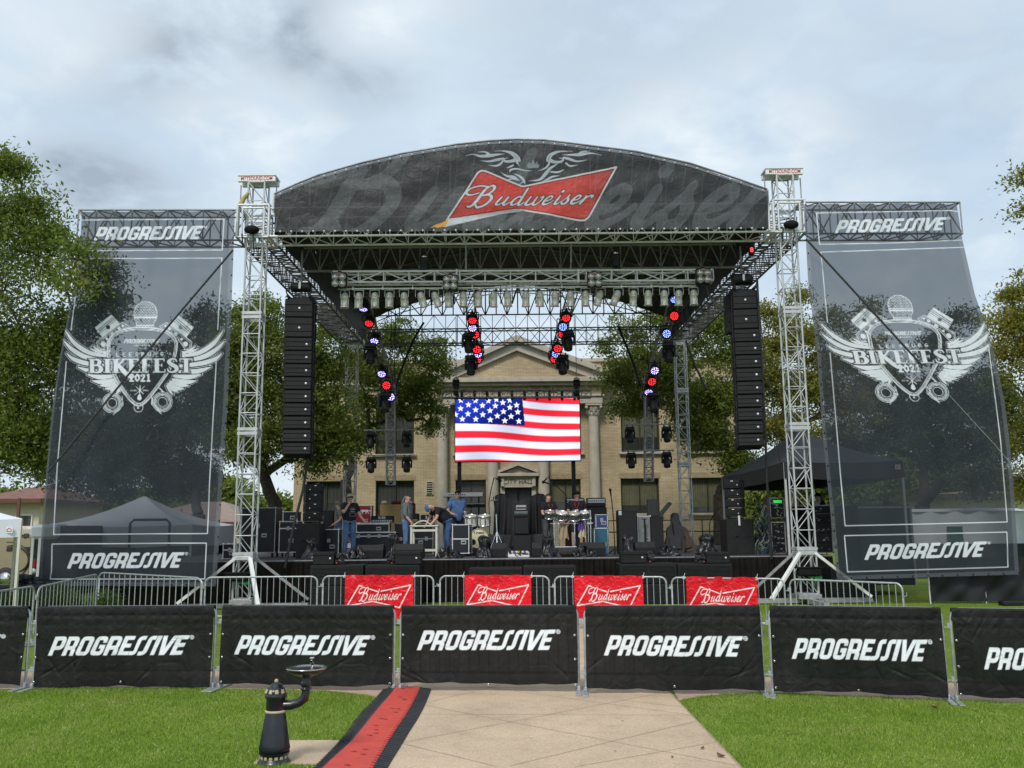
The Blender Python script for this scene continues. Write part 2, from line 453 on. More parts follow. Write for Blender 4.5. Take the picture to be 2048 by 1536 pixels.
def sd_bud(P, p0, p1, h, slant=.6, fat=0.):  # p0: foot of the B's stem, p1: end of the r at the baseline, h: x-height
    q = local(P, p0, p1, h, 14.2); q[:, 0] -= slant * q[:, 1]
    ax = np.hypot(p1[0] - p0[0], p1[1] - p0[1]) / 14.2 / h
    return (sd_seg(q * (1, 1), BUD) - fat) * h

SERIF = {   # (round strokes, butt strokes) for a wedge-serif capital of height 1
 'B': ([(x, y, x2, y2, r, r2) for x, y, x2, y2, r, r2 in spline([(.3, .96, .04), (.55, .92, .07), (.62, .74, .12), (.5, .57, .06), (.3, .54, .04)]) + spline([(.3, .54, .04), (.6, .5, .07), (.7, .27, .13), (.58, .06, .07), (.3, .04, .04)])], [(.2, 0, .2, 1, .12, .12), (-.02, .97, .3, .97, .03, .03), (-.02, .03, .3, .03, .03, .03)], .84),
 'I': ([], [(.2, 0, .2, 1, .12, .12), (-.03, .97, .43, .97, .03, .03), (-.03, .03, .43, .03, .03, .03)], .46),
 'K': (spline([(.35, .52, .1), (.55, .25, .13), (.75, -.05, .13), (.98, -.3, .09), (1.25, -.27, .03)]), [(.2, 0, .2, 1, .12, .12), (-.03, .97, .43, .97, .03, .03), (-.03, .03, .4, .03, .03, .03), (.68, .97, .28, .48, .05, .05), (.52, .97, .86, .97, .03, .03)], .84),
 'E': ([], [(.2, 0, .2, 1, .12, .12), (-.03, .96, .62, .96, .04, .04), (.2, .52, .5, .52, .035, .035), (-.03, .04, .66, .04, .04, .04), (.6, .78, .6, 1, .03, .03), (.48, .4, .48, .64, .025, .025), (.64, 0, .66, .24, .03, .03)], .72),
 'F': ([], [(.2, 0, .2, 1, .12, .12), (-.03, .96, .62, .96, .04, .04), (.2, .5, .5, .5, .035, .035), (-.03, .03, .43, .03, .03, .03), (.6, .76, .6, 1, .03, .03), (.48, .38, .48, .62, .025, .025)], .68),
 'S': (spline([(.58, .76, .03), (.5, .93, .05), (.3, .96, .06), (.13, .78, .1), (.3, .56, .13), (.52, .4, .13), (.56, .18, .1), (.35, .03, .06), (.12, .08, .05), (.06, .28, .03)]), [], .72),
 'T': ([], [(.36, 0, .36, 1, .12, .12), (.0, .96, .72, .96, .04, .04), (.14, .03, .58, .03, .03, .03), (.02, .76, .02, 1, .03, .03), (.7, .76, .7, 1, .03, .03)], .74),
}
def sd_serif(P, s, p0, p1, h):
    rs, bs, x = [], [], 0
    for c in s:
        r_, b_, adv = SERIF[c]
        rs += [(a + x, b, c2 + x, d_, e, f) for a, b, c2, d_, e, f in r_]; bs += [(a + x, b, c2 + x, d_, e, f) for a, b, c2, d_, e, f in b_]
        x += adv + .02
    q = local(P, p0, p1, h, x)
    return sd_seg(q, bs, sd_seg(q, rs), butt=True) * h
STROKE = {
 'L': [[(0, 1), (0, 0), (.5, 0)]], 'E': [[(.5, 1), (0, 1), (0, 0), (.5, 0)], [(0, .5), (.4, .5)]],
 'S': [[(.5, .85), (.3, 1), (.05, .85), (.1, .6), (.45, .4), (.5, .15), (.25, 0), (0, .15)]],
 'B': [[(0, 0), (0, 1), (.35, 1), (.45, .75), (.3, .52), (0, .52)], [(.3, .52), (.5, .3), (.38, 0), (0, 0)]],
 'U': [[(0, 1), (0, .2), (.15, 0), (.4, 0), (.55, .2), (.55, 1)]], 'R': [[(0, 0), (0, 1), (.35, 1), (.48, .75), (.35, .5), (0, .5)], [(.25, .5), (.52, 0)]],
 'G': [[(.5, .85), (.25, 1), (0, .75), (0, .25), (.25, 0), (.5, .15), (.5, .45), (.3, .45)]], 'P': [[(0, 0), (0, 1), (.35, 1), (.48, .75), (.35, .48), (0, .48)]],
 'N': [[(0, 0), (0, 1), (.5, 0), (.5, 1)]], 'T': [[(0, 1), (.55, 1)], [(.27, 1), (.27, 0)]],
 '2': [[(0, .8), (.2, 1), (.45, .9), (.45, .65), (0, 0), (.52, 0)]], '0': [[(.25, 1), (0, .7), (0, .3), (.25, 0), (.5, .3), (.5, .7), (.25, 1)]],
 '1': [[(.1, .85), (.25, 1), (.25, 0)], [(.08, 0), (.42, 0)]], 'D': [[(0, 0), (0, 1), (.3, 1), (.5, .7), (.5, .3), (.3, 0), (0, 0)]], '9': [[(.45, .6), (.1, .5), (0, .8), (.25, 1), (.45, .85), (.45, .3), (.2, 0)]], '7': [[(0, 1), (.5, 1), (.15, 0)]],
}
def sd_stroke(P, s, p0, p1, h, r=.1, gap=.3):
    segs, x = [], 0
    for c in s:
        for pl in STROKE.get(c, []): segs += line([(x + a, b) for a, b in pl], r)
        x += .55 + gap
    return sd_seg(local(P, p0, p1, h, x - gap), segs) * h

def cloth_mat(name, base, layers=(), trans=0., rough=.6, w_=.5, bump=.0, inktrans=None, bsc=5.):
    """cloth with printed inks: each ink is a signed distance stored per vertex, thresholded here"""
    m, t, b = _nt(name)
    def nd(ty, **k):
        n = t.nodes.new(ty)
        for a, v in k.items(): setattr(n, a, v)
        return n
    tcn = nd('ShaderNodeTexCoord')
    nz = nd('ShaderNodeTexNoise'); nz.inputs['Scale'].default_value = 1.3; nz.inputs['Detail'].default_value = 6
    t.links.new(tcn.outputs['Object'], nz.inputs['Vector'])
    cr = nd('ShaderNodeValToRGB'); e = cr.color_ramp.elements
    e[0].position = .35; e[0].color = (*[c * .82 for c in base], 1); e[1].position = .68; e[1].color = (*[c * 1.2 for c in base], 1)
    t.links.new(nz.outputs[0], cr.inputs[0])
    cur = cr.outputs[0]; masks = []
    for nm, colr in layers:
        a = nd('ShaderNodeAttribute'); a.attribute_name = nm
        mr = nd('ShaderNodeMapRange'); t.links.new(a.outputs['Fac'], mr.inputs[0])
        mr.inputs[1].default_value = -w_; mr.inputs[2].default_value = w_; mr.inputs[3].default_value = 1; mr.inputs[4].default_value = 0
        mx = nd('ShaderNodeMix'); mx.data_type = 'RGBA'; t.links.new(mr.outputs[0], mx.inputs[0]); t.links.new(cur, mx.inputs[6])
        if colr == 'attr':
            ca = nd('ShaderNodeAttribute'); ca.attribute_name = nm + 'col'; t.links.new(ca.outputs['Color'], mx.inputs[7])
        else: mx.inputs[7].default_value = (*colr, 1)
        cur = mx.outputs[2]; masks.append(mr.outputs[0])
    t.links.new(cur, b.inputs['Base Color']); b.inputs['Roughness'].default_value = rough
    b.inputs['Specular IOR Level'].default_value = .3
    if bump:
        n3 = nd('ShaderNodeTexNoise'); n3.inputs['Scale'].default_value = bsc; n3.inputs['Detail'].default_value = 5; n3.inputs['Distortion'].default_value = 1.2
        t.links.new(tcn.outputs['Object'], n3.inputs['Vector'])
        bp = nd('ShaderNodeBump'); bp.inputs['Strength'].default_value = bump; bp.inputs['Distance'].default_value = .05
        t.links.new(n3.outputs[0], bp.inputs['Height']); t.links.new(bp.outputs[0], b.inputs['Normal'])
    o_ = t.nodes['Material Output']
    if trans:
        tr = nd('ShaderNodeBsdfTransparent'); ms = nd('ShaderNodeMixShader')
        if inktrans is not None and masks:
            mr = nd('ShaderNodeMapRange'); t.links.new(masks[-1], mr.inputs[0]); mr.inputs[3].default_value = trans; mr.inputs[4].default_value = inktrans
            t.links.new(mr.outputs[0], ms.inputs[0])
        else: ms.inputs[0].default_value = trans
        t.links.new(b.outputs[0], ms.inputs[1]); t.links.new(tr.outputs[0], ms.inputs[2]); t.links.new(ms.outputs[0], o_.inputs[0])
    MATS[name] = m
    return m
# ------------------------------------------------------------ ground, paths, lawn
def shader_ground():
    m, t, b = _nt('turf')
    tcn = t.nodes.new('ShaderNodeTexCoord')
    def nz(s, d=6):
        n = t.nodes.new('ShaderNodeTexNoise'); n.inputs['Scale'].default_value = s; n.inputs['Detail'].default_value = d
        t.links.new(tcn.outputs['Object'], n.inputs['Vector']); return n
    a, c = nz(.6), nz(14, 8)
    r1 = t.nodes.new('ShaderNodeValToRGB'); e = r1.color_ramp.elements
    e[0].position = .3; e[0].color = (.13, .21, .028, 1); e[1].position = .7; e[1].color = (.23, .30, .055, 1)
    t.links.new(a.outputs[0], r1.inputs[0])
    r2 = t.nodes.new('ShaderNodeValToRGB'); e = r2.color_ramp.elements
    e[0].position = .35; e[0].color = (.45, .5, .4, 1); e[1].position = .75; e[1].color = (1.2, 1.15, 1, 1)
    t.links.new(c.outputs[0], r2.inputs[0])
    mx = t.nodes.new('ShaderNodeMix'); mx.data_type = 'RGBA'; mx.blend_type = 'MULTIPLY'; mx.inputs[0].default_value = 1
    t.links.new(r1.outputs[0], mx.inputs[6]); t.links.new(r2.outputs[0], mx.inputs[7]); t.links.new(mx.outputs[2], b.inputs['Base Color'])
    bp = t.nodes.new('ShaderNodeBump'); bp.inputs['Strength'].default_value = .8; bp.inputs['Distance'].default_value = .03
    t.links.new(c.outputs[0], bp.inputs['Height']); t.links.new(bp.outputs[0], b.inputs['Normal'])
    b.inputs['Roughness'].default_value = .9; b.inputs['Specular IOR Level'].default_value = .1
    return m
TURF = shader_ground()
g = MB()
g.poly([(-300, -40, 0), (300, -40, 0), (300, 500, 0), (-300, 500, 0)])
struct(g.build('ground', TURF), 'lawn ground of the town square')

def concrete(name, col):
    m, t, b = _nt(name)
    tcn = t.nodes.new('ShaderNodeTexCoord')
    def nz(s, d, r=.6):
        n = t.nodes.new('ShaderNodeTexNoise'); n.inputs['Scale'].default_value = s; n.inputs['Detail'].default_value = d; n.inputs['Roughness'].default_value = r
        t.links.new(tcn.outputs['Object'], n.inputs['Vector']); return n
    a, c, d = nz(.8, 5), nz(55, 3, .8), nz(3.2, 8, .7)
    def ramp(src, p0, c0, p1, c1):
        r = t.nodes.new('ShaderNodeValToRGB'); e = r.color_ramp.elements
        e[0].position = p0; e[0].color = (*c0, 1); e[1].position = p1; e[1].color = (*c1, 1); t.links.new(src, r.inputs[0]); return r.outputs[0]
    def mul(x, y):
        mx = t.nodes.new('ShaderNodeMix'); mx.data_type = 'RGBA'; mx.blend_type = 'MULTIPLY'; mx.inputs[0].default_value = 1
        t.links.new(x, mx.inputs[6]); t.links.new(y, mx.inputs[7]); return mx.outputs[2]
    k = ramp(a.outputs[0], .3, [q * .86 for q in col], .7, [q * 1.1 for q in col])
    k = mul(k, ramp(c.outputs[0], .36, (.78, .74, .7), .56, (1.05, 1.05, 1.05)))
    k = mul(k, ramp(d.outputs[0], .3, (.9, .89, .88), .5, (1, 1, 1)))
    t.links.new(k, b.inputs['Base Color']); b.inputs['Roughness'].default_value = .85; b.inputs['Specular IOR Level'].default_value = .25
    bp = t.nodes.new('ShaderNodeBump'); bp.inputs['Strength'].default_value = .25; bp.inputs['Distance'].default_value = .006
    t.links.new(c.outputs[0], bp.inputs['Height']); t.links.new(bp.outputs[0], b.inputs['Normal'])
    return m
CONC = concrete('tan_concrete', (.56, .43, .305))
CONC2 = concrete('pink_concrete', (.47, .34, .26))
JOINT = mat('joint_dark', (.35, .25, .18), .9, 0, .3)
XL, XR = gnd(765, 1396).x, gnd(1356, 1401).x
def flat(name, pts, z, m, label=None):
    b = MB(); b.poly([(p[0], p[1], z) for p in pts]); return struct(b.build(name, m), label)
flat('path', [(XL, 2), (XR, 2), (XR, 23.5), (XL, 23.5)], .008, CONC, 'tan concrete path leading to the stage')
left_edge = [(-260, 1380), (0, 1379), (254, 1376.5), (446, 1378), (578, 1381), (654, 1382), (705, 1387), (735, 1391.5), (757, 1397)]
right_edge = [(1358, 1401.5), (1375, 1398), (1394, 1394.6), (1445, 1389.5), (1521, 1386.5), (1580, 1387.6), (1767, 1395.7), (2048, 1407.7), (2350, 1420)]
back_l = [(-260, 1337), (435, 1341), (775, 1347)]; back_r = [(1330, 1352), (1543, 1355), (1917, 1367), (2350, 1384)]
flat('sidewalk', [gnd(*p) for p in left_edge] + [Vector((XL, gnd(775, 1347).y, 0))] + [gnd(*p) for p in back_l[::-1][1:]], .004, CONC2, 'pinkish concrete sidewalk under the front barriers')
flat('sidewalk', [gnd(*p) for p in right_edge] + [gnd(*p) for p in back_r[::-1]], .004, CONC2, 'pinkish concrete sidewalk under the front barriers')
pad = [(574, 1481), (715, 1481), (640, 1600), (480, 1600), (493, 1536), (518, 1513)]
padw = [gnd(574, 1481), Vector((XL + .01, gnd(692, 1481).y, 0)), Vector((XL + .01, gnd(640, 1531).y, 0)), gnd(505, 1529), gnd(518, 1513)]
flat('sidewalk', padw, .004, CONC, 'small concrete pad round the drinking fountain')
jb = MB()
for a, b_ in [((828, 1430), (1382, 1432)), ((838, 1410), (1497, 1534)), ((800, 1488), (1320, 1388)), ((1020, 1534), (1396, 1444)), ((800, 1488), (992, 1535)), ((904, 1366), (1382, 1432)), ((1000, 1372), (838, 1410)), ((1230, 1400), (1372, 1416)), ((1150, 1536), (1440, 1486))]:
    p, q = gnd(*a), gnd(*b_); p.x = max(p.x, XL + .1); q.x = min(q.x, XR - .02)
    dr = (q - p).normalized(); n = Vector((-dr.y, dr.x, 0)) * .0035
    jb.poly([v + Vector((0, 0, .0125)) for v in (p + n, p - n, q - n, q + n)])
for yy in (gnd(1040, 1376).y, gnd(1040, 1330).y, 17.5, 20.2):
    jb.poly([(XL, yy, .0125), (XR, yy, .0125), (XR, yy + .012, .0125), (XL, yy + .012, .0125)])
p, q = Vector((XR, 9, .0125)), Vector((XR - .014, 9, .0125))
jb.poly([(XR - .004, 2, .0125), (XR - .018, 2, .0125), (XR - .018, 22, .0125), (XR - .004, 22, .0125)])
jo = jb.build('path_joint', JOINT); struct(jo, 'scored joints in the concrete path')

# grass blades on the two front lawns
def inside(pts, poly):
    poly = np.array(poly); x, y = pts[:, 0], pts[:, 1]; ins = np.zeros(len(pts), bool); n = len(poly)
    for i in range(n):
        (ax, ay), (bx, by) = poly[i], poly[(i + 1) % n]
        c = ((ay > y) != (by > y)) & (x < (bx - ax) * (y - ay) / (by - ay + 1e-12) + ax); ins ^= c
    return ins
LAWN_L = [tuple(gnd(*p)[:2]) for p in left_edge] + [(XL, gnd(692, 1481).y), tuple(gnd(574, 1481)[:2]), tuple(gnd(505, 1529)[:2]), (XL, gnd(640, 1531).y), (XL, 7.2), (-7.6, 7.2)]
LAWN_R = [tuple(gnd(*p)[:2]) for p in right_edge] + [(8.6, 7.2), (XR, 7.2)]
def blades(poly, n, hmin, hmax, wid, seed, flatk=0.):
    r = np.random.default_rng(seed); P = np.array(poly); lo, hi = P.min(0), P.max(0)
    pts = lo + r.random((n, 2)) * (hi - lo); pts = pts[inside(pts, poly)]
    dpx = pts[:, 1]; pts = pts[(np.abs(pts[:, 0]) < dpx * .62 + .3)]
    k = len(pts); a = r.random(k) * 2 * np.pi
    patch = np.array([noise.noise((x * 1.1, y * 1.1, 0)) + .8 * noise.noise((x * 5, y * 5, 3)) for x, y in pts]) * .6 + .5; ok_ = r.random(k) < np.clip(.35 + patch, .12, 1); pts, patch, a = pts[ok_], np.clip(patch[ok_], 0, 1.2), a[ok_]; k = len(pts)
    h = (hmin + (hmax - hmin) * r.random(k)) * (.65 + .7 * patch)
    lean = (r.normal(0, .45, (k, 2)) + flatk * r.normal(0, 2, (k, 2)))
    w_ = wid * (.6 + .8 * r.random(k))
    b0 = np.c_[pts[:, 0] - np.cos(a) * w_, pts[:, 1] - np.sin(a) * w_, np.full(k, .0)]
    b1 = np.c_[pts[:, 0] + np.cos(a) * w_, pts[:, 1] + np.sin(a) * w_, np.full(k, .0)]
    tp = np.c_[pts[:, 0] + lean[:, 0] * h, pts[:, 1] + lean[:, 1] * h, h]
    V = np.stack([b0, b1, tp], 1).reshape(-1, 3); return V, np.arange(3 * k).reshape(-1, 3)
def leafshade(name, c0, c1, transl=.25, rough=.6, nscale=.5, c2=None):
    m, t, b = _nt(name)
    g_ = t.nodes.new('ShaderNodeNewGeometry'); tcn = t.nodes.new('ShaderNodeTexCoord')
    nz = t.nodes.new('ShaderNodeTexNoise'); nz.inputs['Scale'].default_value = nscale; nz.inputs['Detail'].default_value = 4
    t.links.new(tcn.outputs['Object'], nz.inputs['Vector'])
    ad = t.nodes.new('ShaderNodeMath'); ad.operation = 'ADD'; t.links.new(g_.outputs['Random Per Island'], ad.inputs[0])
    s2 = t.nodes.new('ShaderNodeMath'); s2.operation = 'MULTIPLY'; t.links.new(nz.outputs[0], s2.inputs[0]); s2.inputs[1].default_value = 1.6
    t.links.new(s2.outputs[0], ad.inputs[1])
    cr = t.nodes.new('ShaderNodeValToRGB'); e = cr.color_ramp.elements
    sc_ = t.nodes.new('ShaderNodeMath'); sc_.operation = 'MULTIPLY'; sc_.inputs[1].default_value = .5; t.links.new(ad.outputs[0], sc_.inputs[0])
    e[0].position = .25; e[0].color = (*c0, 1); e[1].position = .8; e[1].color = (*c1, 1)
    if c2: n_ = e.new(.97); n_.color = (*c2, 1)
    t.links.new(sc_.outputs[0], cr.inputs[0]); t.links.new(cr.outputs[0], b.inputs['Base Color'])
    b.inputs['Roughness'].default_value = rough; b.inputs['Specular IOR Level'].default_value = .25
    tr = t.nodes.new('ShaderNodeBsdfTranslucent'); ms = t.nodes.new('ShaderNodeMixShader'); ms.inputs[0].default_value = transl
    t.links.new(cr.outputs[0], tr.inputs[0]); t.links.new(b.outputs[0], ms.inputs[1]); t.links.new(tr.outputs[0], ms.inputs[2])
    t.links.new(ms.outputs[0], t.nodes['Material Output'].inputs[0]); MATS[name] = m
    return m
GRASS = leafshade('grass_blade', (.14, .24, .022), (.34, .47, .07), .35, .65, 1.1, (.46, .45, .18))
TUFT = leafshade('dark_grass_tuft', (.07, .15, .015), (.16, .29, .035), .3, .7, .9)
STRAW = leafshade('dry_clipping', (.36, .38, .15), (.56, .54, .28), .2, .8)
for i, (poly, n) in enumerate(((LAWN_L, 260000), (LAWN_R, 260000))):
    V1, F1 = blades(poly, n, .012, .038, .0035, 11 + i)
    V2, F2 = blades(poly, 9000, .006, .024, .0045, 21 + i, .6)
    V3, F3 = blades(poly, 2600, .012, .03, .006, 31 + i, .9); V4, F4 = blades(poly, 30000, .022, .042, .0045, 41 + i)
    V = np.r_[V1, V2, V3, V4]; F = np.r_[F1, F2 + len(V1), F3 + len(V1) + len(V2), F4 + len(V1) + len(V2) + len(V3)]; mi = np.r_[np.zeros(len(F1)), np.ones(len(F2) + len(F3)), np.full(len(F4), 2)]
    o = np_mesh('grass', V, F, [GRASS, STRAW, TUFT], mi=mi)
    tag(o, ['short green mown grass of the lawn beside the drinking fountain', 'short green mown grass of the lawn beyond the concrete path'][i], 'grass', kind='stuff')

# ------------------------------------------------------------ trees
BARK = mat('bark', (.075, .055, .042), .9, 0, .4, 5, .8, 14)
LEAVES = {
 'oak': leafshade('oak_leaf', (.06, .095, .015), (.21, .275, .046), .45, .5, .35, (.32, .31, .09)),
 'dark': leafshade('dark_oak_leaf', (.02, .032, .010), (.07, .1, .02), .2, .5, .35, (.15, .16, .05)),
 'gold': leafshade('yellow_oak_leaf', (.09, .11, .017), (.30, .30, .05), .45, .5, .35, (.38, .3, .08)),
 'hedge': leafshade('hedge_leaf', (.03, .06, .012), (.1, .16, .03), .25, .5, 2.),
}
def leaf_cloud(blobs, size, dens, r, droop=.2, subr=.42):
    Vs = []
    for (c, rad, dk) in blobs:
        c = np.array(c); n_sub = max(8, int(36 * rad ** 1.4 * dk))
        dirs = r.normal(size=(n_sub, 3)); dirs /= np.linalg.norm(dirs, axis=1)[:, None]
        rr = rad * (r.random(n_sub) ** .45) * (.75 + .5 * r.random(n_sub))
        sc = c + dirs * rr[:, None] * (1, .8, .85)
        for s in sc:
            k = int(2.1 * dens * (.5 + r.random())); sr = subr * (.55 + .9 * r.random())
            p = s + r.normal(size=(k, 3)) * sr * (.75, .75, .42)
            p[:, 2] -= droop * np.abs(p[:, 0] - s[0])
            d1 = r.normal(size=(k, 3)); d1 /= np.linalg.norm(d1, axis=1)[:, None]
            d2 = np.cross(d1, r.normal(size=(k, 3))); d2 /= np.linalg.norm(d2, axis=1)[:, None] + 1e-9
            ln = .74 * size * (.6 + .9 * r.random(k))[:, None]; wd = ln * .42
            q = np.stack([p - d1 * ln, p + d2 * wd, p + d1 * ln, p - d2 * wd], 1)
            Vs.append(q.reshape(-1, 3))
    V = np.concatenate(Vs); return V, np.arange(len(V)).reshape(-1, 4)
def tree(label, base, blobs, fork, kind='oak', size=.085, dens=46, trunk=.32, seed=1, group='trees round the square', name='oak_tree', lean=(0, 0), subr=.42, twig=True, rmul=1.12):
    """blobs: (u, v, r_px, Y [, density]) crown masses; base: world foot of the trunk; fork: height where the limbs part"""
    r = np.random.default_rng(seed); rd = random.Random(seed)
    root = thing(name, base, label, 'tree', group)
    B = []
    for b in blobs:
        p = at(b[0], b[1], b[3]); B.append((p, rmul * b[2] * pxm(b[3]), b[4] if len(b) > 4 else 1.))
    V, F = leaf_cloud([(tuple(p), rad, dk) for p, rad, dk in B], size, dens, r, subr=subr)
    np_mesh('crown', V, F, LEAVES[kind], root)
    t = MB(); base = Vector(base); fk = base + Vector((lean[0], lean[1], fork))
    mid = (base + fk) / 2 + Vector((rd.uniform(-.1, .1), 0, 0))
    t.path([base - Vector((0, 0, .1)), base + Vector((0, 0, .25)), mid, fk], trunk, 10, rs=[trunk * 1.5, trunk * 1.15, trunk, trunk * .85])
    # limbs: nearest blobs first, later limbs spring from earlier ones
    nodes = [(fk, trunk * .8)]
    for p, rad, dk in sorted(B, key=lambda q: (q[0] - fk).length):
        s, rs_ = min(nodes, key=lambda q: (q[0] - p).length + (2.5 if q[0].z > p.z + .5 else 0))
        n_ = 6; pts = []
        for i in range(n_ + 1):
            k = i / n_; q = s.lerp(p, k); q.z += math.sin(k * math.pi) * .12 * (p - s).length
            if 0 < i < n_: q += Vector((rd.uniform(-1, 1), rd.uniform(-1, 1), rd.uniform(-1, 1))) * .06 * (p - s).length
            pts.append(q)
        r_end = max(.035, rs_ * .42); t.path(pts, rs_ * .8, 7, r_end)
        nodes.append((p, r_end * 1.3)); nodes.append((pts[3], (rs_ * .8 + r_end) / 2))
        if twig:
            for _ in range(int(7 * max(.6, rad))):
                d = Vector((rd.gauss(0, 1), rd.gauss(0, 1), rd.gauss(0, .8))).normalized() * rad * rd.uniform(.7, 1.25)
                m_ = p + d * .5 + Vector((rd.uniform(-.2, .2), rd.uniform(-.2, .2), rd.uniform(0, .25)))
                t.path([p, m_, p + d], r_end * .45, 4, .008)
    t.build('trunk', BARK, root)
    return root
tree('large oak with thinning leaves at the left edge, its twigs over the banner corner', (-17.5, 27, 0),
     [(10, 330, 45, 25), (28, 338, 34, 25, .8), (76, 405, 34, 25), (25, 425, 70, 25), (108, 460, 34, 24.6), (60, 490, 66, 25.2, .8), (150, 500, 34, 23.6), (150, 560, 28, 23.6, .8), (100, 545, 36, 25, .6),
      (5, 590, 60, 25.5, .6), (20, 690, 90, 26), (90, 690, 70, 26, .7), (110, 640, 40, 26, .8), (50, 790, 90, 26.5), (20, 880, 80, 26.5), (80, 870, 60, 26.5), (70, 925, 35, 26.5), (-60, 500, 130, 26), (-70, 750, 140, 27),
      (205, 545, 42, 26), (225, 600, 38, 26, .8), (185, 630, 60, 26.5), (150, 720, 70, 27, .8), (195, 760, 50, 28, .7)], 2.6, 'oak', .085, 46, .42, 3, rmul=.94)
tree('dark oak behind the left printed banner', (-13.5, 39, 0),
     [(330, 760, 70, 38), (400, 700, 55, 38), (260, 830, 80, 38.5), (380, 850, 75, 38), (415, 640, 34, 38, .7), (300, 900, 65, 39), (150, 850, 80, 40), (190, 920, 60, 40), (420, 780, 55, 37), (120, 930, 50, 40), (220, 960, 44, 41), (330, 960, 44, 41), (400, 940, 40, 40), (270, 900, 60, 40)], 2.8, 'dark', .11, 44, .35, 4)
tree('oak with several leaning trunks left of the stage', tuple(gnd(551, 1070)[:2] and (at(551, 1070, 38.5).x, 38.5, 0)),
     [(520, 650, 52, 37), (470, 690, 42, 37), (555, 700, 62, 37), (500, 775, 66, 37), (455, 850, 50, 37), (600, 790, 70, 37.5), (560, 870, 62, 37), (640, 720, 52, 38), (655, 830, 58, 38), (475, 628, 20, 37, .7), (690, 880, 36, 38), (530, 612, 26, 37), (455, 760, 40, 37.5), (665, 640, 34, 39), (640, 905, 40, 38), (500, 900, 44, 37)], 2.4, 'oak', .10, 48, .5, 5)
tree('feathery light oak in front of the brick town hall, left of its gable', (at(690, 1070, 44).x, 44, 0),
     [(735, 690, 42, 43), (795, 672, 40, 43), (855, 700, 36, 43), (700, 735, 42, 43), (770, 745, 52, 43), (840, 765, 40, 43), (800, 808, 40, 43), (865, 812, 26, 43, .7), (720, 640, 26, 43, .6), (880, 735, 22, 43, .6), (735, 800, 34, 43, .7), (860, 850, 18, 43, .5), (740, 850, 30, 43, .7)], 4.5, 'oak', .10, 40, .3, 6)
tree('broad oak with bare lower limbs in front of the right wing of the town hall', (at(1442, 1066, 44).x, 44, 0),
     [(1212, 688, 20, 43, .6), (1255, 660, 30, 43, .7), (1320, 640, 40, 43, .8), (1240, 745, 38, 43), (1300, 715, 48, 43), (1385, 690, 56, 43, .8), (1432, 640, 44, 43), (1275, 795, 40, 43), (1345, 785, 52, 43), (1420, 800, 58, 43), (1470, 710, 44, 43), (1425, 870, 44, 43), (1475, 920, 36, 43), (1385, 850, 34, 43), (1235, 815, 20, 43, .6), (1460, 800, 46, 43), (1340, 735, 40, 43)], 3.6, 'oak', .10, 42, .34, 7)
tree('tall yellowish oak between the right speaker stack and the right tower', (at(1588, 1070, 41).x, 41, 0),
     [(1560, 640, 34, 40, .8), (1600, 590, 24, 40, .6), (1545, 700, 44, 40), (1600, 680, 40, 40), (1560, 775, 54, 40), (1620, 775, 48, 40), (1545, 850, 46, 40), (1605, 860, 44, 40), (1522, 745, 32, 40), (1680, 640, 34, 40, .5), (1735, 620, 26, 40, .35), (1660, 720, 50, 40, .8), (1720, 720, 54, 40, .8), (1690, 810, 60, 40), (1520, 620, 20, 40, .5)], 3.2, 'gold', .095, 44, .36, 8)
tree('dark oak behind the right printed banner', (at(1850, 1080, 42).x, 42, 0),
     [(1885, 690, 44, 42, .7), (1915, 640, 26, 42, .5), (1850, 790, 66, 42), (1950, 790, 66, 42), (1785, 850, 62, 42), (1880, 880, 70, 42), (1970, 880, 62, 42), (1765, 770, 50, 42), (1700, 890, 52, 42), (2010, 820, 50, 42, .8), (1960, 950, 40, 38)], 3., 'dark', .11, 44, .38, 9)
tree('yellow leaved oak at the right edge beyond the printed banner', (at(2150, 1090, 33).x, 33, 0),
     [(2022, 640, 38, 32, .9), (2050, 580, 34, 32, .7), (2045, 700, 46, 32), (1993, 700, 20, 32, .7), (2085, 660, 90, 32), (2030, 590, 16, 32, .6), (2052, 880, 36, 33), (2060, 960, 44, 33), (2100, 820, 70, 33), (2010, 760, 18, 32, .6)], 3.4, 'gold', .085, 44, .36, 10)
tree('overhanging oak whose twigs just enter at the right edge of the sky', (at(2500, 1090, 27).x, 27, 0),
     [(2050, 352, 8, 26, .5), (2062, 418, 10, 26, .5), (2120, 390, 40, 26), (2200, 420, 90, 26), (2300, 500, 120, 26)], 4., 'gold', .08, 40, .4, 12)
# low far tree line all round, one mass
def treeline():
    r = np.random.default_rng(77); bl_ = []
    for u in range(-260, 2360, 22):
        top = 985 + 18 * math.sin(u * .013) + r.normal() * 9
        if u > 1480: top -= 45
        if u < 420: top += 8
        Y = 92 + r.normal() * 4
        v = top
        while v < 1062:
            bl_.append((tuple(at(u + r.normal() * 8, v + 12, Y)), 15 * pxm(92), .62)); v += 17
    V, F = leaf_cloud(bl_, .34, 26, r, subr=1.0)
    return tag(np_mesh('treeline', V, F, LEAVES['oak']), 'distant green line of trees behind the square', 'trees', kind='stuff')
treeline()
def shrub(u, v, Y, rpx, label, seed, kind='hedge'):
    p = at(u, v, Y); r = np.random.default_rng(seed); rad = rpx * pxm(Y)
    root = thing('shrub', (p.x, Y, 0), label, 'shrub', 'shrubs by the left fence')
    bl_ = [((p.x + r.normal() * rad * .4, Y + r.normal() * .2, max(.2, p.z * q)), rad * .55, 1.6) for q in (.35, .6, .8, .9, .5)]
    V, F = leaf_cloud(bl_, .035, 60, r, subr=.16); np_mesh('foliage', V, F, LEAVES[kind], root)
    b = MB(); b.path([(p.x, Y, 0), (p.x + .05, Y, p.z * .5), (p.x, Y, p.z * .8)], .03, 5, .01); b.build('stem', BARK, root)
